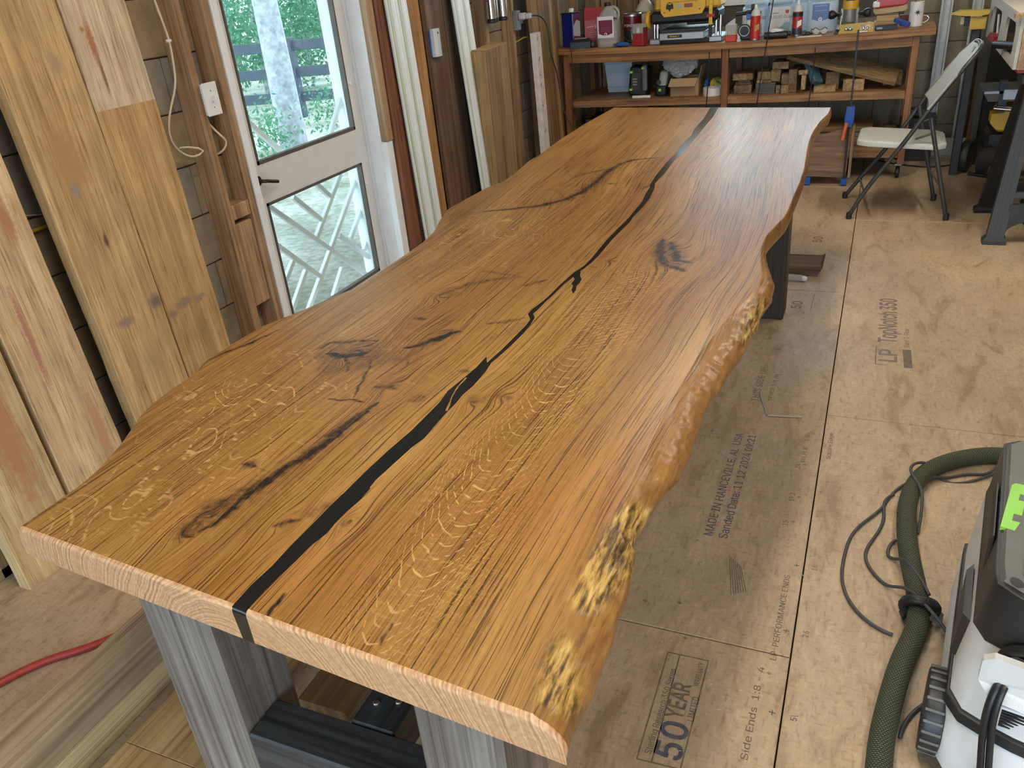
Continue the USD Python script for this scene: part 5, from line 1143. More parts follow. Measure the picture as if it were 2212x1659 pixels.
    # paint can
    t = Thing('finish_can', 'round metal finish can with a dark red and black label', 'can')
    x, y = -1.765, 6.42; zz = z(x)
    prof = lambda r, a, b: lathe([(r, a), (r, b)], (x, y, zz), 28)
    t.add('can', lathe([(.066, 0), (.068, .004), (.068, .200), (.070, .204), (.066, .210), (.060, .205)], (x, y, zz), 28), STEEL, smooth=35)
    t.add('label', lathe([(.0684, .006), (.0684, .095)], (x, y, zz), 28), plain('label_black', (.02, .022, .018), .25), smooth=35)
    t.add('label', lathe([(.0684, .0955), (.0684, .190)], (x, y, zz), 28), plain('label_dkred', (.12, .012, .010), .25), smooth=35)
    t.add('handle', tube([(x - .072, y, zz + .16), (x - .05, y - .06, zz + .05), (x, y - .078, zz + .02), (x + .05, y - .06, zz + .05), (x + .072, y, zz + .16)], .002, 6, sub=5), STEEL)
    t.add('lettering', text('FINISH', .018, (x - .045, y - .0705, zz + .12), (1, 0, 0), (0, 0, 1), .09), PAPER)
    t.add('label_patch', cbox(x + .01, x + .04, y - .0700, y - .0690, zz + .03, zz + .065, .0003), PAPER); t.done()
    jug('cream_jug', 'cream plastic jug with a moulded handle behind the finish can', 'jug', -1.72, 6.62, z(-1.72), .165, .30, plain('cream_plastic', (.58, .51, .37), .4, var=.06), 100, BLACK)
    t = Thing('bucket', 'grey-white plastic bucket behind the yellow planer', 'bucket')
    x, y = -1.53, 6.70; zz = z(x)
    t.add('pail', lathe([(.105, 0), (.125, .26), (.128, .262), (.128, .27), (.12, .27)], (x, y, zz), 28), plain('pail', (.50, .51, .50), .4), smooth=35)
    t.add('lid', lathe([(.132, .2705), (.132, .285), (.11, .29)], (x, y, zz), 28), PAPER, smooth=35); t.done()
    # glove
    gm = plain('glove_blue', (.02, .11, .34), .55, bump=.6, bscale=60)
    v = trimesh.creation.icosphere(4, 1.0); n = meshkit.fbm(v.vertices * 2.2, 3, 5) - .5
    v.vertices *= (1 + .7 * n)[:, None]; v.apply_scale([.055, .032, .016]); v.vertices[:, 2] -= v.vertices[:, 2].min(); v.apply_translation((-1.785, 6.185, z(-1.785)))
    single('rubber_glove', 'crumpled blue rubber glove in front of the finish can', 'glove', v, gm, smooth=True)
    # red carton / clear box
    t = Thing('bit_case', 'small red case with a clear front beside the planer', 'case')
    x, y = -1.655, 6.205; zz = z(x); R = lambda m: move(rot(m, (0, 0, 1), -18), (x, y, zz))
    t.add('body', R(cbox(-.045, .045, -.03, .03, 0, .085, .004)), plain('case_red', (.36, .03, .04), .3, var=.06)); t.add('top', R(cbox(-.045, .045, -.03, .03, .0855, .15, .005)), CLEARPL)
    t.add('side', R(cbox(.0455, .051, -.028, .028, .002, .125, .002)), plain('case_dkred', (.20, .012, .014), .4)); t.add('sticker', R(cbox(-.005, .02, -.0312, -.0304, .09, .125, .0003)), PAPER); t.done()


bench_goods()


def planer():
    t = Thing('thickness_planer', 'yellow and black thickness planer with a steel bed on the workbench', 'planer')
    x0, x1, y0, z0 = -1.612, -1.062, 6.235, zt(-1.3) + .0005
    alu = plain('cast_alu', (.42, .43, .45), .35, .7, var=.06); ye = plain('planer_yellow', (.68, .39, .03), .38, var=.05)
    t.add('base', cbox(x0 + .02, x0 + .10, y0, y0 + .34, z0, z0 + .038, .006), alu); t.add('base', cbox(x1 - .10, x1 - .005, y0, y0 + .34, z0, z0 + .038, .006), alu)
    t.add('base', cbox(x0 + .1005, x1 - .1005, y0 + .02, y0 + .34, z0, z0 + .030, .003), BLACK)
    bed = t.add('bed', cbox(x0 + .105, x1 - .125, y0 - .045, y0 + .37, z0 + .0305, z0 + .078, .004), alu)
    t.add('badge', cbox(x0 + .165, x0 + .27, y0 - .0468, y0 - .0453, z0 + .045, z0 + .066, .0005), BLACK, parent=bed)
    t.add('lettering', text('DEWALT', .010, (x0 + .18, y0 - .0470, z0 + .0505), (1, 0, 0), (0, 0, 1), .07, bold=True), YELLOW, parent=bed)
    t.add('bed_plate', cbox(x0 + .10, x1 - .13, y0 + .02, y0 + .35, z0 + .0785, z0 + .096, .003), DARKPL)
    for x in (x0 + .045, x0 + .07, x1 - .03, x1 - .06):
        t.add('column', cyl((x, y0 + .06, z0 + .0385), (x, y0 + .06, z0 + .17), .009, 12), CHROME)
    t.add('carriage', cbox(x0 + .02, x1 - .04, y0 + .02, y0 + .30, z0 + .135, z0 + .22, .02), BLACK)
    cr = t.add('crank_wheel', cyl((x0 - .008, y0 + .05, z0 + .165), (x0 + .018, y0 + .05, z0 + .165), .062, 28), ye)
    t.add('crank_hub', cyl((x0 - .014, y0 + .05, z0 + .165), (x0 - .0085, y0 + .05, z0 + .165), .045, 20), BLACK, parent=cr)
    # yellow housing: rounded front plate and side shoulders
    def face(poly, ya, yb):
        m = slab(poly, 0, yb - ya); return place(m, (0, yb, 0), (1, 0, 0), (0, 0, 1))
    hz = z0
    pl = Polygon([(x0 + .135, hz + .19), (x1 - .155, hz + .20), (x1 - .135, hz + .235), (x1 - .135, hz + .40), (x0 + .115, hz + .40), (x0 + .115, hz + .215)]).buffer(.012).buffer(-.004)
    f = t.add('front_cover', face(pl, y0 - .005, y0 + .03), ye)
    t.add('housing', cbox(x0 + .05, x1 - .03, y0 + .035, y0 + .29, hz + .2205, hz + .46, .015), ye)
    t.add('cover_recess', face(Polygon([(x0 + .15, hz + .27), (x1 - .18, hz + .275), (x1 - .18, hz + .283), (x0 + .15, hz + .278)]), y0 - .0075, y0 - .0053), plain('yellow_shade', (.50, .27, .02), .5), parent=f)
    dial = Polygon([(x0 + .145, hz + .235), (x0 + .150, hz + .265), (x0 + .172, hz + .277), (x0 + .195, hz + .265), (x0 + .200, hz + .235), (x0 + .18, hz + .232), (x0 + .172, hz + .215), (x0 + .163, hz + .232)])
    t.add('depth_dial', face(dial, y0 - .0085, y0 - .0053), BLACK, parent=f)
    t.add('dial_window', face(Polygon([(x0 + .162, hz + .262), (x0 + .184, hz + .262), (x0 + .184, hz + .270), (x0 + .162, hz + .270)]), y0 - .0095, y0 - .0087), ye, parent=f)
    t.add('label', cbox(x0 + .222, x0 + .262, y0 - .0068, y0 - .0053, hz + .235, hz + .262, .0004), plain('label_silver', (.40, .40, .38), .4), parent=f)
    t.add('label', cbox(x0 + .275, x0 + .335, y0 - .0068, y0 - .0053, hz + .237, hz + .262, .0004), plain('label_rust', (.25, .09, .05), .5), parent=f)
    t.add('switch_panel', cbox(x0 + .275, x0 + .318, y0 - .010, y0 - .0053, hz + .285, hz + .36, .003), plain('switch_red', (.20, .012, .02), .45), parent=f)
    t.add('switch_knob', cyl((x0 + .333, y0 - .014, hz + .302), (x0 + .333, y0 - .0053, hz + .302), .012, 16), PAPER, parent=f)
    for p, q in ((x0 + .135, .212), (x1 - .165, .222)):
        t.add('screw', cyl((p, y0 - .009, hz + q), (p, y0 - .0053, hz + q), .004, 8), BLACK, parent=f)
    s = t.add('depth_scale', cbox(x1 - .100, x1 - .075, y0 - .012, y0 - .004, hz + .115, hz + .42, .002), ye)
    for k in range(7):
        t.add('scale_mark', cyl((x1 - .0875, y0 - .0135, hz + .14 + .035 * k), (x1 - .0875, y0 - .012, hz + .14 + .035 * k), .0025, 6), BLACK, parent=s)
    t.add('scale_pointer', cbox(x1 - .115, x1 - .06, y0 - .016, y0 - .0125, hz + .165, hz + .185, .002), RED, parent=s)
    t.add('scale_foot', cbox(x1 - .100, x1 - .076, y0 - .010, y0 - .003, hz + .039, hz + .1145, .002), BLACK)
    t.done()


planer()


def bench_goods_right():
    z = lambda x: zt(x) + .0005
    # orange tray under a clear lid with bits
    t = Thing('bit_tray', 'orange-red tray of bits under a clear cover beside the planer', 'tray')
    x, y = -1.0, 6.205; zz = z(x)
    t.add('tray', cbox(x - .038, x + .038, y - .03, y + .03, zz, zz + .042, .004), plain('tray_orange', (.48, .05, .012), .4)); t.add('cover', cbox(x - .037, x + .037, y - .029, y + .029, zz + .0425, zz + .11, .004), CLEARPL)
    for k in range(5):
        t.add('bit', cyl((x - .026 + .013 * k, y - .005 + .006 * (k % 2), zz + .0425), (x - .026 + .013 * k, y - .005 + .006 * (k % 2), zz + .07 + .008 * (k % 3)), .0035, 8), STEEL if k % 2 else RED)
    t.add('bag', hull([(x - .03, y - .02, zz + .111), (x + .03, y - .02, zz + .111), (x + .02, y + .02, zz + .135), (x + .028, y - .015, zz + .15), (x - .025, y + .015, zz + .12)]), BAGM); t.done()
    # heat gun / compact blower
    t = Thing('caulking_machine', 'blue and black hand pump with a dark nozzle behind the orange tray', 'pump')
    x, y = -.895, 6.27; zz = z(x)
    t.add('base', cbox(x - .05, x + .035, y - .03, y + .04, zz, zz + .06, .01), plain('pump_navy', (.015, .025, .06), .4)); w = t.add('gauge', cyl((x - .02, y - .036, zz + .06), (x - .02, y - .0305, zz + .06), .045, 28), BLACK)
    t.add('gauge_ring', place(slab(shapely.Point(0, 0).buffer(.036).difference(shapely.Point(0, 0).buffer(.030)), 0, .001), (x - .02, y - .0362, zz + .06), (1, 0, 0), (0, 0, 1)), plain('ring_grey', (.4, .42, .45), .4), parent=w)
    t.add('body', cbox(x - .01, x + .04, y - .025, y + .03, zz + .0605, zz + .13, .008), PAPER); t.add('collar', cbox(x - .012, x + .042, y - .027, y + .032, zz + .1305, zz + .17, .006), plain('pump_blue', (.03, .14, .55), .35))
    t.add('head', cbox(x - .015, x + .045, y - .028, y + .033, zz + .1705, zz + .19, .004), BLACK); t.add('nozzle', cyl((x - .016, y, zz + .172), (x - .09, y, zz + .166), .013, 14), BLACK); t.add('knob', cbox(x + .015, x + .04, y - .012, y + .012, zz + .1905, zz + .225, .003), BLACK); t.done()
    # two spray cans
    def spray(label, x, y, body, band, low, tilt=0):
        t = Thing('spray_can', label, 'spray can'); zz = z(x); r = .033
        t.add('base', lathe([(r - .001, 0), (r, .003), (r, .010)], (x, y, zz), 24), STEEL, smooth=35)
        t.add('wrap', lathe([(r + .0003, .0105), (r + .0003, .155)], (x, y, zz), 24), body, smooth=35)
        t.add('shoulder', lathe([(r, .1555), (r * .95, .166), (r * .72, .185), (.013, .197), (.013, .2)], (x, y, zz), 24), plain('shoulder' + str(int(-x * 100)), (.56, .54, .50), .35), smooth=35)
        t.add('cap', lathe([(.011, .2005), (.010, .220), (.006, .224)], (x, y, zz), 16), PAPER, smooth=35)
        t.add('band', lathe([(r + .0007, .125), (r + .0007, .150)], (x, y, zz), 24), band, smooth=35)
        if low: t.add('lower_band', lathe([(r + .0007, .0105), (r + .0007, .05)], (x, y, zz), 24), low, smooth=35)
        t.add('label_patch', place(slab([(-.012, 0), (.016, .015), (.016, .05), (-.012, .04)], 0, .0006), (x + .014, y - r - .0008, zz + .055), (1, .25, 0), (0, 0, 1)), PAPER if low else plain('patch_gold', (.42, .24, .03), .4)); t.done()
    rd = plain('spray_red', (.45, .025, .018), .35, var=.05)
    spray('red spray can with a gold patch left of the black roll', -.838, 6.20, rd, rd, None)
    spray('red and black spray can right of the black roll', -.572, 6.30, plain('spray_red2', (.38, .03, .02), .35), BLACK, plain('spray_navy', (.03, .035, .06), .35))
    # liquid glass jugs
    def deco_a(shield, words):
        def deco(t, R, w, h):
            L = t.add('label', on_face(R, slab([(-.066, 0), (.066, 0), (.066, .165), (-.066, .165)], 0, .0006), w, 0, .012), plain('lg_label' + shield, (.56, .55, .50), .5))
            m = plain('lg_' + shield, (.42, .05, .03) if shield == 'red' else (.04, .06, .25), .5)
            t.add('shield', on_face(R, slab([(0, 0), (.011, .009), (.012, .026), (-.012, .026), (-.011, .009)], .0007, .0013), w, .046, .138), m, parent=L)
            t.add('lettering', on_face(R, meshkit.text_mesh(words, .020, .0006, False).apply_transform(np.diag([.78, .95, 1, 1])), w, -.060, .112), INKB, parent=L)
            t.add('wave', on_face(R, slab([(-.066, 0), (.066, 0), (.066, .07), (.040, .075), (.015, .05), (-.02, .022), (-.066, .008)], .0007, .0012), w, 0, .014), plain('wave_' + shield, (.22, .34, .33), .5), parent=L)
            t.add('small_print', on_face(R, slab([(-.055, 0), (-.01, 0), (-.01, .003), (-.055, .003)], .0007, .0012), w, 0, .145), INKB, parent=L)
        return deco
    jug('liquid_jug', 'milky jug with a red shield and the words LIQUID GLASS behind the roll', 'jug', -.705, 6.50, z(-.705), .165, .31, MILK, 3, PAPER, None, deco_a('red', 'LIQUID GLASS'))
    jug('liquid_jug', 'milky jug with a dark blue shield behind the red spray can', 'jug', -.885, 6.53, z(-.885), .165, .31, MILK, -4, PAPER, None, deco_a('blue', 'LIQUID GLASS'))

    def deco_b(t, R, w, h):
        L = t.add('label', on_face(R, slab([(-.055, .03), (0, .012), (.055, .03), (.055, .125), (-.055, .125)], 0, .0006), w, -.01, .055), plain('label_blue', (.10, .17, .38), .5))
        t.add('emblem', on_face(R, slab(shapely.Point(0, 0).buffer(.013).difference(shapely.Point(0, 0).buffer(.005)), .0007, .0013), w, -.01, .082), PAPER, parent=L)
        t.add('lettering', on_face(R, meshkit.text_mesh('Clear Casting', .011, .0006, True).apply_transform(np.diag([.7, .8, 1, 1])), w, -.045, .145), PAPER, parent=L)
        for k in range(2):
            t.add('small_print', on_face(R, slab([(-.04, 0), (.04, 0), (.04, .004), (-.04, .004)], .0007, .0012), w, -.01, .165 - .03 * k), plain('print_blue' + str(k), (.30, .40, .60), .5), parent=L)
    jug('resin_jug', 'big milky jug with a blue pointed label behind the safety glasses', 'jug', -.43, 6.56, z(-.43), .20, .32, MILK, 2, PAPER, None, deco_b)
    jug('resin_jug', 'plain milky jug at the back behind the second spray can', 'jug', -.60, 6.74, z(-.60), .18, .31, MILK, 0, PAPER)
    # black roll with white paper
    t = Thing('roll', 'black rolled pouch with crumpled white paper on top', 'pouch')
    zz = z(-.69)
    t.add('pouch', cyl((-.775, 6.195, zz + .024), (-.622, 6.20, zz + .024), .0235, 18), BLACK); t.add('knob', cyl((-.6215, 6.20, zz + .03), (-.60, 6.20, zz + .03), .016, 12), BLACK)
    p = trimesh.creation.icosphere(3, 1.); p.vertices *= (1 + .8 * (meshkit.fbm(p.vertices * 3, 3, 9) - .5))[:, None]; p.apply_scale([.05, .02, .012]); p.apply_translation((-.70, 6.20, zz + .052)); t.add('paper', p, PAPER); t.done()
    # safety glasses
    t = Thing('safety_glasses', 'clear safety glasses with black temples lying on the workbench', 'glasses')
    x, y = -.42, 6.30; zz = z(x)
    for s in (-1, 1):
        t.add('lens', rot(move(lathe([(.022, 0), (.022, .002)], (0, 0, 0), 20), (0, 0, 0)), (1, 0, 0), 78, (0, 0, 0)).apply_translation((x + .024 * s, y, zz + .024)), CLEARPL)
        t.add('temple', tube([(x + .045 * s, y, zz + .032), (x + .043 * s - .02, y + .05, zz + .030), (x + .03 * s - .03, y + .085, zz + .004)], .0022, 6, sub=3), BLACK)
    t.add('bridge', tube([(x - .046, y - .003, zz + .030), (x - .02, y - .004, zz + .040), (x, y - .004, zz + .030), (x + .02, y - .004, zz + .040), (x + .046, y - .003, zz + .030)], .002, 6, sub=4), BLACK); t.done()
    single('black_lead', 'black cord end lying between the spray can and the glasses', 'cord', join(tube([(-.535, 6.29, z(-.5) + .005), (-.50, 6.31, z(-.5) + .006), (-.47, 6.33, z(-.5) + .006)], .004, 8, sub=4), cbox(-.515, -.485, 6.295, 6.325, z(-.5) + .001, z(-.5) + .022, .004)), BLACK)
    single('paper_sheet', 'white paper sheet at the front edge beside the glasses', 'paper', rot(cbox(-.565, -.40, 6.17, 6.235, z(-.5), z(-.5) + .0025, .0005), (0, 0, 1), 6, (-.5, 6.2, 0)), PAPER)
    # router
    t = Thing('router', 'yellow and grey plunge router with round black knobs', 'router')
    x, y = -.245, 6.42; zz = z(x)
    t.add('base', lathe([(.075, 0), (.075, .012), (.06, .014)], (x, y, zz), 28), DARKPL, smooth=35)
    for s in (-1, 1):
        t.add('column', cyl((x + .05 * s, y, zz + .0145), (x + .05 * s, y, zz + .14), .009, 12), CHROME)
        t.add('knob', lathe([(.010, 0), (.012, .02), (.026, .035), (.030, .055), (.022, .072)], (x + .062 * s, y - .02, zz + .105), 20, (s, -.15, .05)), BLACK, smooth=True)
    t.add('motor', lathe([(.042, .055), (.045, .06), (.045, .135)], (x, y, zz), 24), plain('router_grey', (.26, .25, .23), .4, .5), smooth=35); t.add('housing', lathe([(.048, .1355), (.05, .14), (.05, .20), (.04, .215), (.03, .22)], (x, y, zz), 24), ye_(), smooth=35)
    t.add('vent', cbox(x - .03, x + .03, y - .053, y - .044, zz + .19, zz + .205, .002), BLACK); t.done()
    # yellow jig with hardware
    t = Thing('router_guide', 'yellow metal guide with chrome fittings at the front of the bench', 'guide')
    zz = z(-.19); x0, x1, y = -.295, -.085, 6.215
    pl = Polygon([(x0, 0), (x1, 0), (x1, .018), (x1 - .006, .03), (x1, .042), (x1, .062), (x0, .056), (x0, .040), (x0 + .008, .028), (x0, .016)]).difference(shapely.box(x0 + .035, .018, x0 + .085, .042)).difference(shapely.box(x1 - .08, .018, x1 - .02, .048))
    t.add('plate', place(slab(pl, 0, .012), (0, y, zz), (1, 0, 0), (0, 0, 1)), plain('guide_yellow', (.45, .29, .03), .4, var=.12))
    for a in (x0 + .045, x0 + .07, x1 - .06, x1 - .035):
        t.add('fitting', lathe([(.008, 0), (.010, .006), (.006, .018), (.003, .022)], (a, y - .012, zz + .028), 12, (0, -1, .1)), CHROME, smooth=40)
    t.add('clip', cbox(x1 - .085, x1 - .035, y - .03, y - .013, zz + .003, zz + .012, .003), PAPER); t.done()
    single('metal_foot', 'small grey metal foot left of the yellow guide', 'fitting', join(cbox(-.325, -.300, 6.20, 6.23, z(-.31), z(-.31) + .014, .002), cyl((-.312, 6.215, z(-.31) + .0135), (-.312, 6.215, z(-.31) + .032), .006, 10)), DARKPL)
    # red sander on scrap blocks
    t = Thing('belt_sander', 'red sander with a pale belt resting on wood blocks', 'sander')
    x, y, zz = -.005, 6.48, z(0) + .077
    t.add('belt', hull(cyl((x - .07, y - .02, zz + .028), (x - .07, y + .05, zz + .028), .026, 18).vertices, cyl((x + .09, y - .02, zz + .038), (x + .09, y + .05, zz + .038), .026, 18).vertices), plain('belt_tan', (.42, .30, .17), .8), smooth=40)
    t.add('housing', hull(cyl((x - .075, y - .028, zz + .06), (x - .075, y + .058, zz + .06), .02, 14).vertices, cyl((x + .08, y - .028, zz + .085), (x + .08, y + .058, zz + .085), .035, 14).vertices, box(x - .03, x + .06, y - .025, y + .055, zz + .12, zz + .14).vertices), plain('sander_red', (.42, .03, .025), .35), smooth=40)
    t.add('nose', rbox(x - .102, x - .055, y - .032, y + .02, zz + .045, zz + .085, .012), PAPER, smooth=40); t.add('grip', rbox(x - .02, x + .07, y - .015, y + .045, zz + .141, zz + .19, .015), BLACK, smooth=40); t.done()
    wl = wood('block_pale', (.55, .40, .21), (.45, .31, .15), (.3, .19, .08), 'x', across=50, rough=.7)
    single('wood_block', 'pale wood block under the sander, on top', 'block', cbox(-.075, .06, 6.42, 6.54, z(0) + .0385, z(0) + .0755, .002), wl)
    single('wood_block', 'pale wood block at the bottom under the sander', 'block', cbox(-.085, .045, 6.40, 6.55, z(0), z(0) + .038, .002), wl)
    single('case', 'dark red case behind the wood blocks', 'case', cbox(.07, .15, 6.50, 6.60, z(.1), z(.1) + .06, .004), plain('case_maroon', (.12, .015, .012), .45))
    t = Thing('card_box', 'flat black box with pale print in front of the wood blocks', 'box'); t.add('box', cbox(-.075, .06, 6.235, 6.30, z(0), z(0) + .030, .002), BLACK); t.add('lettering', cbox(-.065, -.03, 6.2335, 6.2348, z(0) + .008, z(0) + .020, .0004), plain('print_grey', (.3, .3, .28), .5)); t.done()
    t = Thing('sharpening_stone', 'bright blue oblong block leaning beside the white mug', 'block'); t.add('body', bar((.045, 6.34, z(.1) + .048), (.125, 6.25, z(.1) + .022), .034, .026, (0, 0, 1), .003), plain('stone_blue', (.035, .09, .36), .4)); t.done()
    single('white_clip', 'small white plastic part behind the yellow guide', 'part', rot(hull(box(-.05, 0, -.01, .01, 0, .012).vertices, box(-.03, -.01, -.01, .01, .04, .05).vertices), (0, 0, 1), 20).apply_translation((-.10, 6.36, z(-.1))), PAPER)
    # mug
    t = Thing('mug', 'white enamel mug with a black eight-pointed star', 'mug')
    x, y, zz, r = .165, 6.36, z(.165), .042
    t.add('cup', lathe([(r, 0), (r + .001, .003), (r + .001, .145), (r, .147), (r - .003, .145), (r - .003, .02), (0.001, .015)], (x, y, zz), 30), plain('enamel', (.66, .64, .60), .3, var=.03), smooth=40)
    star = Polygon([((.021 if k % 2 == 0 else .0065) * math.cos(k * math.pi / 8) * (1 if k % 4 else 1.15), (.021 if k % 2 == 0 else .0065) * math.sin(k * math.pi / 8) * (1 if k % 4 else 1.15)) for k in range(16)])
    t.add('star', place(slab(star, 0, .0012), (x + .006, y - r - .0014, zz + .085), (1, 0, 0), (0, 0, 1)), INKB)
    t.add('handle', tube([(x + r + .001, y, zz + .055), (x + r + .022, y - .005, zz + .058), (x + r + .036, y - .006, zz + .042), (x + r + .028, y - .004, zz + .026), (x + r + .001, y, zz + .022)], .0045, 8, sub=4), CHROME, smooth=True); t.done()
    for k, (xx, yy, h, lb) in enumerate(((.15, 6.365, .19, 'thin red pencil standing in the mug'), (.175, 6.35, .18, 'yellow pencil standing in the mug'))):
        single('pencil', lb, 'pencil', cyl((xx, yy, zz + .017), (xx + .004, yy + .004, zz + h), .0035, 6), RED if k == 0 else YELLOW)


def ye_():
    return plain('router_yellow', (.62, .34, .03), .4, var=.05)


bench_goods_right()


def hanging_cords():
    for k, (pts, lb) in enumerate((([(-2.165, 6.14, .955), (-2.16, 6.13, .90), (-2.165, 6.13, .70), (-2.175, 6.135, .45), (-2.17, 6.14, .2)], 'black cord hanging from the left front of the workbench'),
                                   ([(-1.135, 6.13, .90), (-1.14, 6.13, .70), (-1.155, 6.13, .40), (-1.16, 6.13, .2)], 'black cord hanging left of the middle bench leg'),
                                   ([(-.70, 6.135, 1.55), (-.715, 6.135, 1.25), (-.745, 6.13, .97), (-.775, 6.12, .70), (-.80, 6.12, .45), (-.80, 6.12, .2)], 'thin black cord running up in front of the black roll'),
                                   ([(-.43, 6.13, .89), (-.435, 6.13, .70), (-.45, 6.13, .45), (-.45, 6.13, .2)], 'black cord hanging in front of the slanted plank'))):
        single('hanging_string', lb, 'cord', tube(pts, .0035, 8, sub=6), BLACK, smooth=True)


hanging_cords()


def shelf_goods():
    zs = .5855; pl = lambda n, c, **k: plain(n, c, **k)
    t = Thing('tote', 'pale blue translucent storage tote at the back of the upper shelf', 'tote')
    m = plain('tote_blue', (.50, .60, .68), .4, var=.04)
    t.add('bin', hull(box(-2.02, -1.83, 6.58, 6.82, zs, zs + .005).vertices, box(-2.035, -1.815, 6.56, 6.84, zs + .20, zs + .215).vertices), m); t.add('lid', cbox(-2.045, -1.805, 6.55, 6.85, zs + .2155, zs + .235, .006), m); t.add('rib', cbox(-2.02, -1.83, 6.555, 6.562, zs + .03, zs + .04, .001), m); t.done()
    t = Thing('plunge_saw', 'black power tool with lime green buttons on the upper shelf', 'power tool')
    x, y = -1.70, 6.34
    t.add('motor', rot(rbox(x - .075, x + .07, y - .07, y + .07, zs + .012, zs + .22, .02), (0, 1, 0), 6, (x, y, zs)), BLACK, smooth=40); t.add('front_panel', rot(cbox(x - .055, x + .02, y - .075, y - .0705, zs + .05, zs + .18, .002), (0, 1, 0), 6, (x, y, zs)), DARKPL)
    t.add('grip', rbox(x + .045, x + .085, y - .10, y - .072, zs + .05, zs + .235, .012), plain('grip_grey', (.10, .10, .10), .5), smooth=40)
    t.add('foot', cbox(x - .03, x + .11, y - .11, y - .08, zs, zs + .018, .004), PAPER)
    for a, b in ((-.045, .18), (-.05, .055), (.045, .205)):
        t.add('button', cbox(x + a, x + a + .022, y - .108, y - .078, zs + b, zs + b + .016, .002), GREEN)
    for r_ in range(3):
        t.add('vent', cbox(x - .03, x + .004, y - .079, y - .0755, zs + .09 + .02 * r_, zs + .10 + .02 * r_, .001), plain('vent_grey', (.28, .28, .24), .5))
    t.done()
    t = Thing('orbital_tool', 'grey and black power tool next to the cardboard box', 'power tool')
    x, y = -1.535, 6.36
    t.add('body', rot(rbox(x - .03, x + .035, y - .05, y + .06, zs + .06, zs + .18, .022), (0, 1, 0), 10, (x, y, zs)), plain('tool_grey', (.36, .36, .33), .45), smooth=40); t.add('base', rbox(x - .03, x + .05, y - .06, y + .06, zs, zs + .075, .015), BLACK, smooth=40); t.add('dial', cyl((x - .005, y - .065, zs + .10), (x - .005, y - .055, zs + .10), .018, 16), DARKPL); t.add('button', cyl((x + .005, y - .066, zs + .045), (x + .005, y - .061, zs + .045), .012, 14), GREEN); t.done()
    # cardboard box with a plastic bag on it
    cb = plain('cardboard', (.34, .215, .115), .75, var=.08); cb2 = plain('cardboard_in', (.42, .28, .15), .75, var=.06)
    t = Thing('cardboard_box', 'open cardboard box with a folded front flap on the upper shelf', 'box')
    x0, x1, y0, y1, h = -1.445, -1.235, 6.275, 6.46, .125
    for a in ((x0, x1, y0, y0 + .004), (x0, x1, y1 - .004, y1), (x0, x0 + .004, y0 + .0041, y1 - .0041), (x1 - .004, x1, y0 + .0041, y1 - .0041)):
        t.add('side', box(*a, zs, zs + h), cb)
    t.add('bottom', box(x0 + .0045, x1 - .0045, y0 + .0045, y1 - .0045, zs, zs + .004), cb); t.add('flap', hull([(x0 + .004, y0 - .001, zs + h), (x1 - .006, y0 - .001, zs + h), (x0 - .006, y0 - .05, zs + h - .05), (x1 - .018, y0 - .05, zs + h - .05), (x0 + .004, y0 - .004, zs + h), (x1 - .006, y0 - .004, zs + h), (x0 - .006, y0 - .053, zs + h - .05), (x1 - .018, y0 - .053, zs + h - .05)]), cb2)
    t.add('flap', hull([(x1, y0, zs + h), (x1, y1, zs + h), (x1 + .018, y0, zs + h + .085), (x1 + .018, y1, zs + h + .085), (x1 + .003, y0, zs + h), (x1 + .003, y1, zs + h), (x1 + .021, y0, zs + h + .085), (x1 + .021, y1, zs + h + .085)]), cb2); t.done()
    v = trimesh.creation.icosphere(5, 1.0); n = meshkit.fbm(v.vertices * 1.6, 4, 31) - .5; n2 = np.abs(meshkit.fbm(v.vertices * 3.0, 3, 33) - .5)
    v.vertices *= (1 + .5 * n - 1.5 * n2)[:, None]; v.apply_scale([.135, .075, .105]); v.vertices[:, 2] += zs + .225; v.vertices[:, 0] += -1.385; v.vertices[:, 1] += 6.35
    single('plastic_bag', 'crumpled clear plastic bag on top of the cardboard box', 'bag', v, BAGM, smooth=True)
    # tape rolls
    def ring(ro, ri, w, at, ax):
        return lathe([(ri, 0), (ro, 0), (ro, w), (ri, w), (ri, 0)], at, 28, ax)
    t = Thing('tape_roll', 'roll of white tape lying flat near the middle bench leg', 'tape'); t.add('tape', ring(.066, .038, .055, (-1.135, 6.28, zs), (0, 0, 1)), PAPER, smooth=40); t.done()
    for lb, c, x, dz in (('blue tape roll standing behind the white tape', (.03, .10, .50), -1.195, .118), ('yellow tape roll standing next to the blue one', (.50, .36, .03), -1.155, .112)):
        single('tape_roll', lb, 'tape', ring(.05, .03, .025, (x, 6.40, zs + .052 if x else 0), (1, -.25, 0)), plain('tape_' + lb.split()[0], c, .45), smooth=40)
    single('tape_roll', 'lime green tape roll leaning beside the yellow one', 'tape', ring(.045, .028, .02, (-1.115, 6.40, zs + .0625), (.5, -.4, .75)), plain('tape_lime', (.38, .46, .16), .45), smooth=40)
    # wood scraps, right bay
    sc = [wood(f'scrap_{k}', *[tuple(np.array(c_) * f) for c_ in ((.36, .25, .14), (.27, .18, .095), (.15, .095, .05))], 'y', across=50, rough=.75, bump=.5) for k, f in enumerate((.75, 1.0, 1.35))]
    gy = wood('scrap_grey', (.14, .135, .13), (.10, .095, .09), (.05, .05, .05), 'x', across=50, rough=.8)
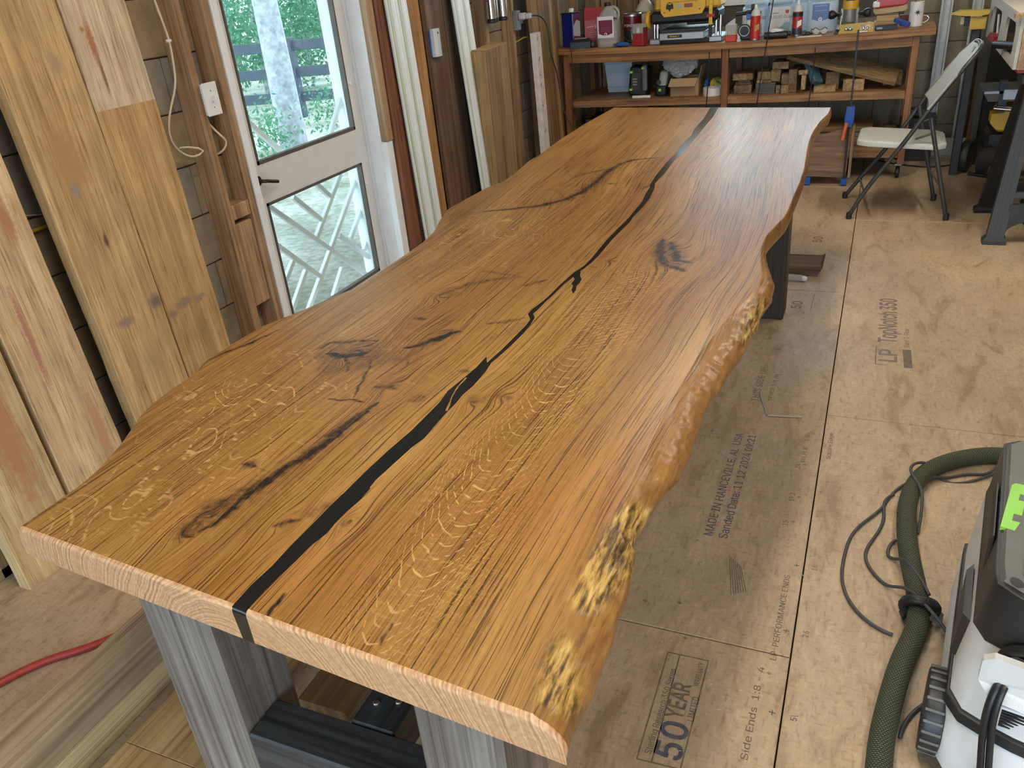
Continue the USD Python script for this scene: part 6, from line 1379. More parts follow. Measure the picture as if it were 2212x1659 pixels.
    L = [('brown block at the bottom left of the scrap pile', -.985, -.86, 6.29, 6.50, 0, .06, 0, sc[0]), ('long tan block lying on the left of the scrap pile', -.99, -.85, 6.26, 6.48, .0965, .14, 0, sc[1]), ('thin brown strip between the two left blocks', -.975, -.865, 6.30, 6.46, .061, .078, 0, sc[1]), ('small reddish strip on the thin brown one', -.955, -.87, 6.29, 6.42, .0785, .096, 0, sc[0]),
         ('grey weathered block at the front of the scrap pile', -.825, -.69, 6.255, 6.33, 0, .072, 0, gy), ('pale strip lying on the grey block', -.82, -.78, 6.26, 6.33, .0725, .092, 0, sc[2]), ('thin strip on the grey block right of the pale one', -.775, -.72, 6.262, 6.33, .0725, .088, 0, sc[1]),
         ('tan block above the grey block', -.83, -.73, 6.335, 6.55, .045, .14, 0, sc[2]), ('brown block right above the grey block', -.726, -.66, 6.30, 6.50, .075, .155, 0, sc[1]), ('dark block behind the upright strip', -.655, -.605, 6.28, 6.50, .055, .125, 0, sc[0]), ('round-nosed tan block on top of the pile', -.72, -.61, 6.31, 6.50, .1555, .205, 0, sc[2]),
         ('short upright tan end in the middle of the pile', -.685, -.655, 6.265, 6.29, 0, .054, 0, sc[1]), ('square pale end at the bottom of the pile', -.65, -.60, 6.235, 6.42, 0, .054, 0, sc[2]), ('tall brown board end right of the square pale end', -.597, -.54, 6.27, 6.55, 0, .155, 0, sc[0]), ('upright tan strip left of the teal block', -.515, -.485, 6.24, 6.275, .02, .12, 0, sc[2]), ('cap piece on the upright tan strip', -.535, -.475, 6.235, 6.28, .1205, .15, 0, sc[2]),
         ('pale flat block under the slanted plank', -.43, -.285, 6.235, 6.33, 0, .042, 0, sc[2]), ('second pale flat board end under the slanted plank', -.24, -.105, 6.25, 6.40, 0, .075, 0, sc[2]), ('dark block behind the pale flat block', -.36, -.27, 6.34, 6.50, 0, .12, 0, sc[0]), ('big block at the back of the scrap pile', -.63, -.50, 6.56, 6.75, 0, .235, 0, sc[1])]
    for lb, a, b, c, d, e, f, r_, m in L:
        single('wood_scrap', lb, 'wood scrap', rot(cbox(a, b, c, d, zs + e, zs + f, .003), (0, 0, 1), rng.uniform(-3, 3), ((a + b) / 2, (c + d) / 2, 0)), m)
    single('wood_scrap', 'teal painted block leaning in the middle of the shelf', 'wood scrap', bar((-.49, 6.40, zs + .21), (-.41, 6.29, zs + .055), .085, .04, (0, .3, 1), .003), plain('teal_paint', (.06, .13, .17), .5, var=.15))
    pk = wood('slant_plank', (.34, .24, .13), (.27, .18, .09), (.17, .11, .05), 'x', across=34, rough=.7)
    single('plank', 'long plank lying slantwise over the scrap pile', 'board', bar((-.615, 6.36, zs + .265), (.10, 6.34, zs + .065), .16, .03, (0, -.45, 1), .003), pk)
    single('wood_scrap', 'tan block lying at the low end of the slanted plank', 'wood scrap', cbox(.01, .13, 6.46, 6.60, zs, zs + .10, .003), sc[2])
    # lower shelf boards
    zl = .2355
    for k, (a, b, c, d, h, lb) in enumerate(((-.95, .10, 6.26, 6.55, .04, 'lowest board on the bottom shelf'), (-.90, .06, 6.28, 6.58, .03, 'second board from the bottom on the bottom shelf'), (-.80, -.02, 6.27, 6.55, .035, 'topmost board on the bottom shelf'), )):
        single('shelf_board', lb, 'board', cbox(a, b, c, d, zl, zl + h, .003), [pk, sc[1], pk][k]); zl += h + .0006
    for k, (a, b) in enumerate(((-2.12, -1.85), (-1.78, -1.55))):
        single('drawer_bin', ['dark plastic bin on the bottom shelf, left', 'dark plastic bin on the bottom shelf, right'][k], 'bin', hull(box(a + .02, b - .02, 6.30, 6.60, .2355, .24).vertices, box(a, b, 6.28, 6.62, .42, .43).vertices), DARKPL)


shelf_goods()
# ---------------------------------------------------------------- right side of the shop
def folding_chair():
    t = Thing('folding_chair', 'white plastic folding chair with dark steel tube legs', 'chair')
    tube_m = plain('tube_grey', (.075, .075, .072), .38, .6, var=.1); seat_m = plain('chair_white', (.52, .52, .47), .42, var=.03)
    yn, yf = 5.205, 5.672                                   # near and far side tubes
    def long_tube(y, s, f0):
        return [(f0, y, .014), (.045 + f0 * .1, y, .262), (.170, y, .474), (.268, y, .641), (.372, y, .800), (.440, y, .898)]
    n, f = long_tube(yn, 1, -.094), long_tube(yf, -1, -.140)
    top = [(.466, yn + .035, .928), (.478, yn + .12, .944), (.482, (yn + yf) / 2, .948), (.476, yf - .12, .942), (.462, yf - .035, .922)]
    t.add('frame', tube(n + top + f[::-1], .0125, 12, sub=6), tube_m, smooth=True)
    for y, fx in ((yn + .022, .436), (yf - .022, .384)):
        t.add('rear_leg', tube([(fx, y, .014), (fx - .075, y, .29), (fx - .155, y, .585)], .0125, 12, sub=3), tube_m, smooth=True)
        t.add('side_brace', tube([(.215, y, .470), (.31, y, .505)], .006, 8), tube_m)
    for x, y in ((-.094, yn), (-.140, yf), (.436, yn + .022), (.384, yf - .022)):
        t.add('foot_cap', lathe([(.015, 0), (.017, .003), (.016, .038), (.013, .040)], (x, y, .0005), 14), BLACK)
    t.add('front_brace', tube([(-.020, yn + .008, .157), (-.062, yf - .008, .134)], .007, 8), plain('brace', (.20, .18, .15), .45, .5))
    t.add('rear_brace', tube([(.383, yn + .03, .197), (.335, yf - .03, .197)], .007, 8), plain('brace2', (.22, .20, .17), .45, .5))
    # seat: rounded pan with turned-down rim
    p = Polygon([(-.095, yn + .05), (-.03, yn + .017), (.33, yn + .017), (.385, yn + .08), (.385, yf - .08), (.33, yf - .017), (-.03, yf - .017), (-.085, yf - .06)]).buffer(-.02).buffer(.02, 8)
    rings = []
    for off, dz in ((-.012, 0), (0, .004), (.001, .026), (-.006, .034), (-.022, .037), (-.06, .035), (-.12, .033)):
        line = p.buffer(off, 8).exterior; c = np.array([line.interpolate(k / 64, normalized=True).coords[0] for k in range(64)]); ct = np.array([p.centroid.x, p.centroid.y])
        o = np.argmin(abs(np.arctan2(c[:, 1] - ct[1], c[:, 0] - ct[0]))); c = np.roll(c, -o, 0)
        if np.arctan2(c[2, 1] - ct[1], c[2, 0] - ct[0]) < 0: c = np.roll(c[::-1], 1, 0)
        rings.append(np.c_[c, np.full(64, .430 + dz - .03 * (c[:, 0] + .09) / .48)])
    V = np.vstack(rings + [[[ct[0], ct[1], .430]], [[ct[0], ct[1], .449]]]); F = []; m = 64
    for k in range(len(rings) - 1):
        for i in range(m):
            j = (i + 1) % m; F += [(k * m + i, k * m + j, k * m + m + j), (k * m + i, k * m + m + j, k * m + m + i)]
    b = len(rings) * m
    for i in range(m):
        j = (i + 1) % m; F += [(b, j, i), (b + 1, (len(rings) - 1) * m + i, (len(rings) - 1) * m + j)]
    t.add('seat', trimesh.Trimesh(V, np.array(F), process=False), seat_m, smooth=40)
    # backrest: bowed panel between the tubes, straight lower edge, rounded top with a hand hole
    nu, nw = 25, 22; G = {}
    for side in (0, 1):
        vs = []
        for iw in range(nw):
            a = iw / (nw - 1)
            for iu in range(nu):
                u = iu / (nu - 1) * 2 - 1
                zc = .640 + a * (.322 - .022 * abs(u) ** 3 - .05 * max(0, abs(u) - .72) ** 1.0 * a * 3)
                wdt = (yf - yn) / 2 + .014 - .09 * max(0, a - .80) ** 1.3 * 4
                y = (yn + yf) / 2 + u * wdt
                x = np.interp(zc, [.6, .641, .80, .898, .974], [.245, .268, .372, .440, .492]) + .016 * (1 - u * u) - .016 + side * .012
                vs.append((x, y, zc - side * .006))
        G[side] = np.array(vs)
    hole = lambda iu, iw: 9 <= iu <= 14 and 17 <= iw <= 18
    F = []
    N = nu * nw; idx = lambda s, iu, iw: s * N + iw * nu + iu; solid = lambda iu, iw: 0 <= iu < nu - 1 and 0 <= iw < nw - 1 and not hole(iu, iw)
    for iw in range(nw - 1):
        for iu in range(nu - 1):
            if not solid(iu, iw): continue
            a, b_, c, d = idx(0, iu, iw), idx(0, iu + 1, iw), idx(0, iu + 1, iw + 1), idx(0, iu, iw + 1); F += [(a, c, b_), (a, d, c)]
            a, b_, c, d = (q + N for q in (a, b_, c, d)); F += [(a, b_, c), (a, c, d)]
            for di, dj, e0, e1 in ((-1, 0, (iu, iw), (iu, iw + 1)), (1, 0, (iu + 1, iw + 1), (iu + 1, iw)), (0, -1, (iu + 1, iw), (iu, iw)), (0, 1, (iu, iw + 1), (iu + 1, iw + 1))):
                if not solid(iu + di, iw + dj):
                    p0, p1 = idx(0, *e0), idx(0, *e1); F += [(p0, p1 + N, p1), (p0, p0 + N, p1 + N)]
    t.add('backrest', trimesh.Trimesh(np.vstack([G[0], G[1]]), np.array(F), process=False), seat_m, smooth=40)
    t.done()


folding_chair()


def clamped_board():
    y = 6.02; bd = wood('clamped_walnut', (.30, .215, .14), (.235, .16, .10), (.13, .085, .05), 'x', across=30, along=1.6, rough=.7)
    single('clamped_board', 'brown board standing on edge in a bar clamp by the table end', 'board', place(slab([(-.46, .062), (-.158, .052), (-.146, .40), (-.20, .385), (-.30, .350), (-.46, .330)], 0, .028), (0, y + .014, 0), (1, 0, 0), (0, 0, 1)), bd)
    single('board_end', 'lighter board end clamped against the right edge of the brown board', 'board', cbox(-.1455, -.128, y - .02, y + .05, .05, .405, .003), wood('clamp_pine', (.42, .30, .18), (.33, .23, .13), (.2, .13, .07), 'z', rough=.7))
    t = Thing('bar_clamp', 'blue bar clamp with an orange trigger holding the brown board', 'clamp')
    t.add('bar', cbox(-.174, -.162, y - .036, y - .030, .012, 1.0, .001), BLACK)
    t.add('head', hull(box(-.190, -.140, y - .055, y - .012, .46, .530).vertices, box(-.198, -.150, y - .052, y - .02, .40, .47).vertices), BLUE); t.add('jaw', cbox(-.185, -.140, y - .029, y + .045, .406, .440, .006), BLUE)
    t.add('trigger', bar((-.182, y - .062, .43), (-.200, y - .070, .315), .022, .012, (0, -1, 0), .004), plain('trigger_orange', (.62, .11, .01), .4))
    t.add('foot', hull(box(-.186, -.148, y - .048, y - .015, .010, .05).vertices, box(-.180, -.152, y - .03, y + .02, .012, .046).vertices), BLUE); t.add('pad', cbox(-.178, -.152, y - .012, y + .03, .0465, .0515, .002), BLACK); t.done()
    t = Thing('small_clamp', 'small blue clamp foot under the left end of the brown board', 'clamp'); t.add('foot', hull(box(-.425, -.385, y - .04, y + .02, .010, .058).vertices, box(-.415, -.395, y - .03, y + .01, .0, .01).vertices), BLUE); t.add('bar', cbox(-.411, -.399, y + .0205, y + .0265, .01, .34, .001), BLACK); t.done()


clamped_board()


def posts_and_lamp():
    for k, (x0, x1, lb) in enumerate(((.335, .412, 'left galvanised steel post on the back wall'), (.532, .605, 'right galvanised steel post on the back wall'))):
        t = Thing('steel_post', lb, 'post')
        t.add('web', cbox(x0, x1, 7.0, 7.004, .0, ZC - .01, .001), GALV)
        t.add('lip', cbox(x0, x0 + .014, 6.972, 6.9999, .0, ZC - .01, .003), GALV); t.add('lip', cbox(x1 - .014, x1, 6.972, 6.9999, .0, ZC - .01, .003), GALV)
        t.add('bead', cbox(x0 + .022, x0 + .032, 6.992, 6.9999, 0, ZC - .01, .003), GALV)
        t.add('bracket', cbox(x0 + .01, x1 - .01, 7.0045, YB - .004, 1.6, 1.64, .002), GALV); t.add('bracket', cbox(x0 + .01, x1 - .01, 7.0045, YB - .004, .3, .34, .002), GALV); t.done()
    m = plain('plate_white', (.42, .42, .38), .5, var=.05)
    t = Thing('base_plate', 'pale steel floor bracket at the foot of the right post', 'bracket'); t.add('upright', cbox(.40, .62, 6.88, 6.886, .006, .135, .002), m); t.add('foot', cbox(.40, .62, 6.84, 6.96, .0003, .0055, .002), m)
    for z in (.055, .085):
        t.add('bolt', cyl((.585, 6.8799, z), (.585, 6.872, z), .006, 8), STEEL)
    t.done()
    single('wall_plank', 'brown plank standing behind the black panel at the back wall', 'board', cbox(.625, .655, 6.93, 7.06, 0, 1.0, .003), BWZ)
    # yellow support
    t = Thing('roller_support', 'yellow metal work support with a folded top flange', 'support')
    ye = plain('support_yellow', (.55, .37, .045), .45, var=.08)
    y = 6.30
    t.add('top', place(slab([(.365, .0), (.42, .018), (.585, .012), (.575, -.012), (.52, -.020), (.43, -.012)], 0, .10), (0, y + .05, 1.033), (1, 0, 0), (0, 0, 1)), ye)
    t.add('side', cbox(.480, .572, y - .03, y - .024, .935, 1.008, .002), ye); t.add('leg', cbox(.425, .447, y - .02, y + .03, .968, 1.014, .002), plain('support_pale', (.50, .44, .25), .5))
    t.add('core', cbox(.448, .479, y - .01, y + .03, .955, 1.010, .002), BLACK); t.add('stem', cbox(.50, .55, y + .0, y + .05, .0, .934, .004), DARKPL); t.done()
    # tall black panels leaning on the back wall
    t = Thing('black_panel', 'tall black panel leaning at the back right behind the chair', 'panel')
    bl = plain('panel_black', (.014, .014, .015), .7, var=.1)
    t.add('panel', hull([(.66, 6.62, .0), (.70, 6.62, .0), (1.05, 6.80, 0), (1.09, 6.80, 0), (.66, 6.90, 1.02), (.70, 6.90, 1.02), (1.05, 7.06, 1.02), (1.09, 7.06, 1.02)]), bl); t.done()
    single('grey_board', 'dark grey board in front of the black panel', 'board', hull([(.630, 6.56, 0), (.655, 6.56, 0), (.660, 6.60, 0), (.635, 6.60, 0), (.600, 6.86, .92), (.68, 6.86, .96), (.68, 6.90, .96), (.60, 6.90, .92)]), plain('board_grey', (.07, .068, .06), .8))
    single('black_cable', 'black cord lying on the floor behind the chair', 'cord', tube([(.02, 6.75, .008), (.15, 6.62, .006), (.27, 6.55, .006), (.42, 6.52, .006), (.55, 6.62, .006), (.62, 6.8, .006)], .005, 8, sub=6), BLACK, smooth=True)
    t = Thing('power_tool_bin', 'heap of dark tools in a bin between the chair back and the posts', 'bin'); t.add('bin', hull(box(.18, .38, 6.72, 6.92, .001, .006).vertices, box(.16, .40, 6.70, 6.94, .30, .31).vertices), BLACK); t.add('tool', rbox(.20, .33, 6.75, 6.86, .311, .37, .02), DARKPL, smooth=40); t.done()


posts_and_lamp()


def table_saw():
    t = Thing('table_saw', 'yellow and black wheeled table saw folded behind the sawhorse', 'saw')
    ye = plain('saw_yellow', (.60, .36, .02), .42, var=.1); alu = plain('saw_alu', (.38, .40, .44), .35, .7, var=.08); y = 6.2
    t.add('table', hull(box(.60, .95, 5.98, 6.35, .585, .60).vertices, box(.63, .95, 6.0, 6.35, .535, .55).vertices), alu); t.add('fence', cbox(.70, .98, 5.95, 5.977, .55, .615, .004), alu); t.add('rail', cyl((.66, 5.955, .505), (.95, 5.955, .47), .014, 14), CHROME)
    t.add('bracket', hull(box(.69, .73, 5.98, 6.05, .47, .534).vertices, box(.68, .72, 5.98, 6.05, .60, .66).vertices), plain('saw_navy', (.02, .025, .05), .4))
    t.add('motor', rbox(.70, .92, 6.02, 6.28, .34, .50, .03), ye, smooth=40); t.add('motor_guard', hull(box(.665, .70, 6.03, 6.15, .40, .455).vertices, box(.70, .74, 6.02, 6.16, .36, .46).vertices), ye)
    t.add('body', cbox(.66, .95, 6.06, 6.30, .20, .339, .02), BLACK); t.add('lower_guard', hull(box(.74, .80, 6.0, 6.05, .20, .26).vertices, box(.76, .84, 6.0, 6.05, .28, .335).vertices), ye)
    t.add('dust_bag', trimesh.creation.icosphere(3, 1.).apply_scale([.075, .06, .06]).apply_translation((.69, 5.98, .20)), plain('bag_black', (.05, .045, .035), .8, bump=.5), smooth=True)
    t.add('dust_hook', tube([(.735, 5.93, .245), (.765, 5.925, .235), (.78, 5.925, .19), (.785, 5.925, .155), (.80, 5.93, .150)], .010, 8, sub=4), plain('hook_grey', (.30, .30, .28), .5), smooth=True)
    t.add('stand_tube', tube([(.60, 6.42, .1125), (.66, 6.30, .24), (.80, 6.2, .21)], .014, 10, sub=4), BLACK); t.add('stand_tube', tube([(.62, 6.30, .012), (.92, 6.10, .012)], .012, 10), BLACK)
    for k, (x, y0, lb) in enumerate(((.565, 6.42, None), (.67, 6.33, None))):
        w = t.add('wheel', lathe([(.040, 0), (.098, .002), (.105, .012), (.105, .048), (.098, .058), (.040, .060)], (x, y0, .106), 32, (.9, -.25, 0)), DARKPL, smooth=40)
        t.add('hub', lathe([(.0, -.004), (.072, -.004), (.076, .0015), (0, .0015)], (x, y0, .106), 28, (.9, -.25, 0)), ye, parent=w)
    t.done()
    t = Thing('yellow_tool', 'yellow tool half hidden behind the near sawhorse at the right edge', 'power tool'); t.add('body', rbox(.84, 1.05, 5.20, 5.36, .10, .22, .03), ye, smooth=40); t.add('base', cbox(.82, 1.08, 5.15, 5.40, .001, .09, .01), BLACK); t.done()


table_saw()


def sawhorse():
    t = Thing('sawhorse', 'black moulded plastic sawhorse with fluted legs', 'sawhorse')
    m = plain('sawhorse_black', (.032, .034, .033), .5, var=.1, bump=.15, bscale=200); dk = BLACK

    def side(y, dx, mat_):
        """The wide A-shaped end: two fluted legs, a low arched cross piece and an upper panel."""
        lean = lambda z: y + dx * z
        def prism(poly, th, off=0.):
            V = []
            for (x, z) in poly:
                for d in (0, th):
                    V.append((x, lean(z) - th / 2 + d + off, z))
            return hull(V)
        # x runs along the horse; legs splay a little
        t.add('leg', prism([(.608, .036), (.690, .036), (.760, .78), (.690, .78)], .05), mat_)
        for k in range(3):
            x = .622 + .020 * k; t.add('flute', prism([(x, .05), (x + .009, .05), (x + .072, .70), (x + .062, .70)], .056), mat_)
        t.add('foot', hull(box(.592, .704, lean(0) - .03, lean(0) + .05, .0005, .020).vertices, box(.606, .700, lean(.03) - .026, lean(.03) + .03, .021, .037).vertices), mat_)
        t.add('leg', prism([(1.16, .036), (1.24, .036), (1.17, .78), (1.10, .78)], .05), mat_); t.add('foot', hull(box(1.145, 1.258, lean(0) - .03, lean(0) + .05, .0005, .020).vertices, box(1.15, 1.245, lean(.03) - .026, lean(.03) + .03, .021, .037).vertices), mat_)
        # arch
        arch = Polygon([(.690, .155)] + [(.93 + .235 * math.cos(a), .05 + .085 * math.sin(a)) for a in np.linspace(math.pi, 0, 14)] + [(1.165, .155), (1.165, .205), (.695, .205)]).buffer(0)
        a = place(slab(arch, 0, .04), (0, lean(.15) + .02, 0), (1, 0, 0), (0, 0, 1)); t.add('arch', a, mat_)
        t.add('rib', prism([(.70, .235), (1.16, .235), (1.16, .262), (.70, .262)], .03), mat_)
        t.add('panel', prism([(.755, .62), (1.105, .62), (1.11, .78), (.75, .78)], .03), mat_)
    side(4.815, .27, m); side(5.415, -.27, dk)
    t.add('beam', cbox(.66, 1.20, 5.02, 5.21, .7805, .835, .006), m)
    t.done()
    single('red_rest', 'red block on the sawhorse under the plywood box', 'rest', cbox(.632, .80, 5.02, 5.20, .8355, .872, .004), plain('rest_red', (.36, .04, .03), .5))


sawhorse()


def plywood_box():
    ply = plain('ply_white', (.54, .50, .43), .6, var=.07, vscale=20); edge = wood('ply_edge', (.55, .40, .22), (.47, .33, .17), (.36, .23, .11), 'y', across=60, rough=.6); inside_m = wood('ply_inside', (.30, .20, .10), (.22, .145, .07), (.12, .08, .04), 'y', across=40, rough=.7)
    t = Thing('plywood_box', 'long plywood torsion box with rounded cut-outs in its side', 'box')
    # long side panel running straight back
    a0, a1 = np.array([.597, 4.90, .8725]), np.array([.597, 6.45, .8725])
    d = a1 - a0; Ln = np.linalg.norm(d); d /= Ln; H = .235
    def oval(u0, u1, v0, v1):
        return shapely.box(u0, v0, u1, v1).buffer(-.06).buffer(.06, 8)
    pan = shapely.box(0, 0, Ln, H).difference(oval(.15, .60, .035, .20)).difference(oval(.84, 1.34, .035, .20))
    t.add('side_panel', place(slab(pan, 0, .016), a0, d, (0, 0, 1)), ply)
    n = np.array([-d[1], d[0], 0]); n = n if n[0] > 0 else -n
    back = place(slab(shapely.box(0, 0, Ln, H), 0, .012), a0 + n * .26, d, (0, 0, 1)); t.add('back_panel', back, inside_m)
    t.add('bottom', hull([a0 + n * k + d * s + np.array([0, 0, z]) for k in (.002, .258) for s in (.02, Ln) for z in (.0005, .012)]), inside_m)
    t.add('end_panel', hull([a0 + n * k + d * s + np.array([0, 0, z]) for k in (.017, .34) for s in (-.014, -.0005) for z in (.0, H)]), edge, label='honey plywood end panel')
    t.add('top_strip', hull([a0 + n * k + d * s + np.array([0, 0, z]) for k in (-.03, .34) for s in (-.02, .05) for z in (H + .0005, H + .022)]), edge)
    t.add('top_panel', hull([a0 + n * k + d * s + np.array([0, 0, z]) for k in (.0, .34) for s in (.055, Ln) for z in (H + .0005, H + .016)]), ply)
    t.done()
    t = Thing('hand_clamp', 'black cylindrical clamp handle sticking out of the near cut-out', 'clamp'); p, q = np.array([.555, 5.43, .935]), np.array([.70, 5.06, .955]); m_ = p + (q - p) * .75
    t.add('grip', cyl(p, m_, .021, 18), BLACK); t.add('rod', cyl(m_ + (q - p) * .002, q, .008, 10), STEEL); t.done()
    t = Thing('red_clamp', 'red clamp jaw with a pale rod in the far cut-out', 'clamp'); t.add('jaw', hull(box(.575, .595, 5.76, 6.12, .900, .905).vertices, box(.58, .625, 5.80, 6.05, .925, .935).vertices), RED); t.add('rod', cyl((.612, 5.95, .9355), (.616, 6.08, 1.03), .007, 8), OFFWHITE); t.done()
    t = Thing('dark_rack', 'dark slotted tool rack on top of the plywood box', 'rack'); q = a0 + n * .17 + d * .12 + np.array([0, 0, H + .0235])
    t.add('rack', hull([q + n * k + d * s + np.array([0, 0, z]) for k in (-.03, .16) for s in (-.05, .30) for z in (0, .07)]), BLACK)
    for k in range(3):
        t.add('slot', hull([q + n * (a) + d * s + np.array([0, 0, z]) for a in (.0 + .05 * k, .02 + .05 * k) for s in (-.02, .25) for z in (.0705, .078)]), plain('slot_brown', (.10, .06, .05), .5))
    t.done()


plywood_box()


def floor_bits():
    dw = wood('offcut_walnut', (.22, .15, .095), (.16, .105, .065), (.08, .05, .03), 'x', across=40, rough=.7)
    t = Thing('curved_offcut', 'brown board offcut with a curved end beside the far table leg', 'offcut')
    t.add('board', place(slab([(-.42, 0), (-.20, 0), (-.19, .012), (-.175, .045), (-.172, .062), (-.185, .052), (-.21, .050), (-.42, .050)], 0, .19), (0, 4.36, .0005), (1, 0, 0), (0, 0, 1)), dw); t.done()
    t = Thing('white_tube', 'clear caulk tube with a white tip by the curved offcut', 'tube'); t.add('tube', cyl((-.40, 4.10, .0175), (-.262, 4.085, .0175), .017, 16), CLEARPL); t.add('tip', lathe([(.014, 0), (.014, .012), (.008, .022)], (-.2615, 4.085, .0175), 14, (1, -.1, 0)), PAPER); t.done()
    pw = wood('splint', (.66, .60, .50), (.56, .50, .40), (.4, .34, .26), 'x', across=90, rough=.7)
    t = Thing('wood_splint', 'pale bent wood splint lying on the floor in an L', 'splint'); t.add('arm', bar((-.298, 2.832, .003), (-.256, 2.684, .003), .008, .004, (0, 0, 1), .001), plain('splint_grey', (.34, .31, .28), .7)); t.add('arm', bar((-.254, 2.682, .004), (-.136, 2.698, .004), .010, .005, (0, 0, 1), .001), pw); t.done()
    r = np.random.default_rng(5)
    sm = plain('shaving', (.62, .56, .46), .6)
    vs, fs = [], []
    for k in range(70):
        y = r.uniform(.75, 1.9); x = r.uniform(-.36, -.05) + .0 * y
        a = r.uniform(0, 3.1); l, w = r.uniform(.003, .010), r.uniform(.0006, .0014)
        m = rot(box(-l / 2, l / 2, -w / 2, w / 2, 0, .0010), (0, 0, 1), math.degrees(a)); m.apply_translation((x, y, .0004)); vs.append(m)
    single('wood_dust', 'tiny pale wood shavings scattered on the floor by the table', 'shavings', join(*vs), sm, kind='stuff')


floor_bits()


def extractor():
    wh = plain('extractor_white', (.70, .70, .68), .38, var=.03); bk = plain('extractor_black', (.022, .022, .023), .42, var=.08); gy = plain('extractor_grey', (.13, .13, .12), .5)
    t = Thing('dust_extractor', 'white and black dust extractor with lime green latches', 'dust extractor')
    X0, X1, Y0, Y1 = .245, .625, 1.30, 1.86
    def loft(secs, n=40):
        """secs: (z, x0, x1, y0, y1, corner radius)"""
        rings = []
        for z, a, b, c, d, r in secs:
            q = shapely.box(a + r, c + r, b - r, d - r).buffer(r, 8).exterior; p = np.array([q.interpolate(k / n, normalized=True).coords[0] for k in range(n)]); ct = np.array([(a + b) / 2, (c + d) / 2])
            o = np.argmin(np.linalg.norm(p - [b, ct[1]], axis=1)); p = np.roll(p, -o, 0)
            if np.cross(p[0] - ct, p[3] - ct) < 0: p = np.roll(p[::-1], 1, 0)
            rings.append(np.c_[p, np.full(n, z)])
        V = np.vstack(rings + [[[*ct, secs[0][0]]], [[*ct, secs[-1][0]]]]); F = []
        for k in range(len(rings) - 1):
            for i in range(n):
                j = (i + 1) % n; F += [(k * n + i, k * n + j, k * n + n + j), (k * n + i, k * n + n + j, k * n + n + i)]
        b = len(rings) * n
        for i in range(n):
            j = (i + 1) % n; F += [(b, j, i), (b + 1, (len(rings) - 1) * n + i, (len(rings) - 1) * n + j)]
        return trimesh.Trimesh(V, np.array(F), process=False)
    t.add('lower_body', loft([(.035, .256, .614, 1.30, 1.84, .03), (.05, .238, .632, 1.275, 1.86, .04), (.075, .236, .634, 1.272, 1.862, .045), (.12, .238, .632, 1.280, 1.862, .04), (.168, .246, .624, 1.300, 1.86, .035)]), wh, smooth=40)
    t.add('seam_band', loft([(.1683, .247, .623, 1.302, 1.859, .035), (.173, .243, .627, 1.296, 1.863, .035), (.195, .244, .626, 1.298, 1.862, .035), (.1995, .249, .621, 1.304, 1.857, .035)]), bk, smooth=40)
    t.add('upper_body', loft([(.20, .250, .620, 1.306, 1.857, .035), (.26, .255, .615, 1.316, 1.855, .035), (.362, .264, .606, 1.337, 1.85, .03)]), wh, smooth=40)
    t.add('motor_head', loft([(.3625, .264, .606, 1.336, 1.85, .03), (.38, .268, .602, 1.331, 1.85, .03), (.47, .276, .596, 1.325, 1.852, .03), (.498, .279, .593, 1.327, 1.852, .028), (.502, .286, .586, 1.334, 1.845, .024)]), bk, smooth=40)
    d = t.add('deck', loft([(.5025, .288, .588, 1.337, 1.842, .024), (.508, .292, .584, 1.341, 1.838, .022)]), gy, smooth=40)
    for x, y in ((.365, 1.815), (.368, 1.785), (.312, 1.352)):
        t.add('deck_hole', lathe([(.011, 0), (.011, .0008)], (x, y, .508), 16), BLACK, parent=d)
    t.add('deck_rib', cbox(.32, .56, 1.375, 1.383, .5082, .511, .001), gy, parent=d); t.add('deck_rib', cbox(.330, .338, 1.39, 1.52, .5082, .511, .001), gy, parent=d)
    # green latches
    t.add('latch', place(slab(Polygon([(0, 0), (.155, 0), (.165, .006), (.165, .030), (.128, .030), (.128, .018), (.104, .018), (.104, .030), (.052, .030), (.052, .016), (.028, .016), (.028, .030), (.0, .024)]), 0, .012), (.281, 1.490, .5085), (.10, 1, 0), (1, -.10, 0)), GREEN, label='lime green latch')
    t.add('latch', cbox(.322, .37, 1.388, 1.432, .5085, .520, .003), GREEN, label='lime green latch')
    t.add('latch_recess', hull(box(.268, .272, 1.49, 1.66, .40, .47).vertices, box(.272, .275, 1.48, 1.67, .39, .49).vertices), BLACK)
    # side hose pocket
    t.add('side_pocket', hull([(.262, 1.40, .335), (.258, 1.58, .335), (.258, 1.58, .23), (.252, 1.42, .215), (.248, 1.42, .33), (.246, 1.56, .33), (.244, 1.55, .24), (.240, 1.43, .22)]), bk)
    # cable holder plate with coiled cable
    plt = Polygon([(.290, .325), (.290, .368), (.305, .384), (.48, .384), (.50, .365), (.50, .305), (.48, .290), (.31, .298)]).buffer(.006)
    t.add('cable_plate', place(slab(plt, 0, .016), (0, 1.290, 0), (1, 0, 0), (0, 0, 1)), wh, label='white cable holder plate')
    t.add('holder_post', cbox(.36, .44, 1.2905, 1.345, .315, .37, .01), bk)
    cable = plain('cable_black', (.016, .016, .017), .4)
    ang = np.linspace(0, 2 * np.pi * 4, 120)
    t.add('cable', tube([(.40 + (.088 + .004 * math.sin(3 * a)) * math.cos(a), 1.302 + .0016 * a / 2, .350 + (.070 + .004 * math.cos(2 * a)) * math.sin(a)) for a in ang], .0048, 8), cable, smooth=True)
    t.add('cable', tube([(.316, 1.285, .33), (.308, 1.262, .30), (.309, 1.252, .22), (.318, 1.246, .14), (.330, 1.240, .05), (.345, 1.20, .008), (.40, 1.12, .008)], .0065, 8, sub=6), cable, smooth=True)
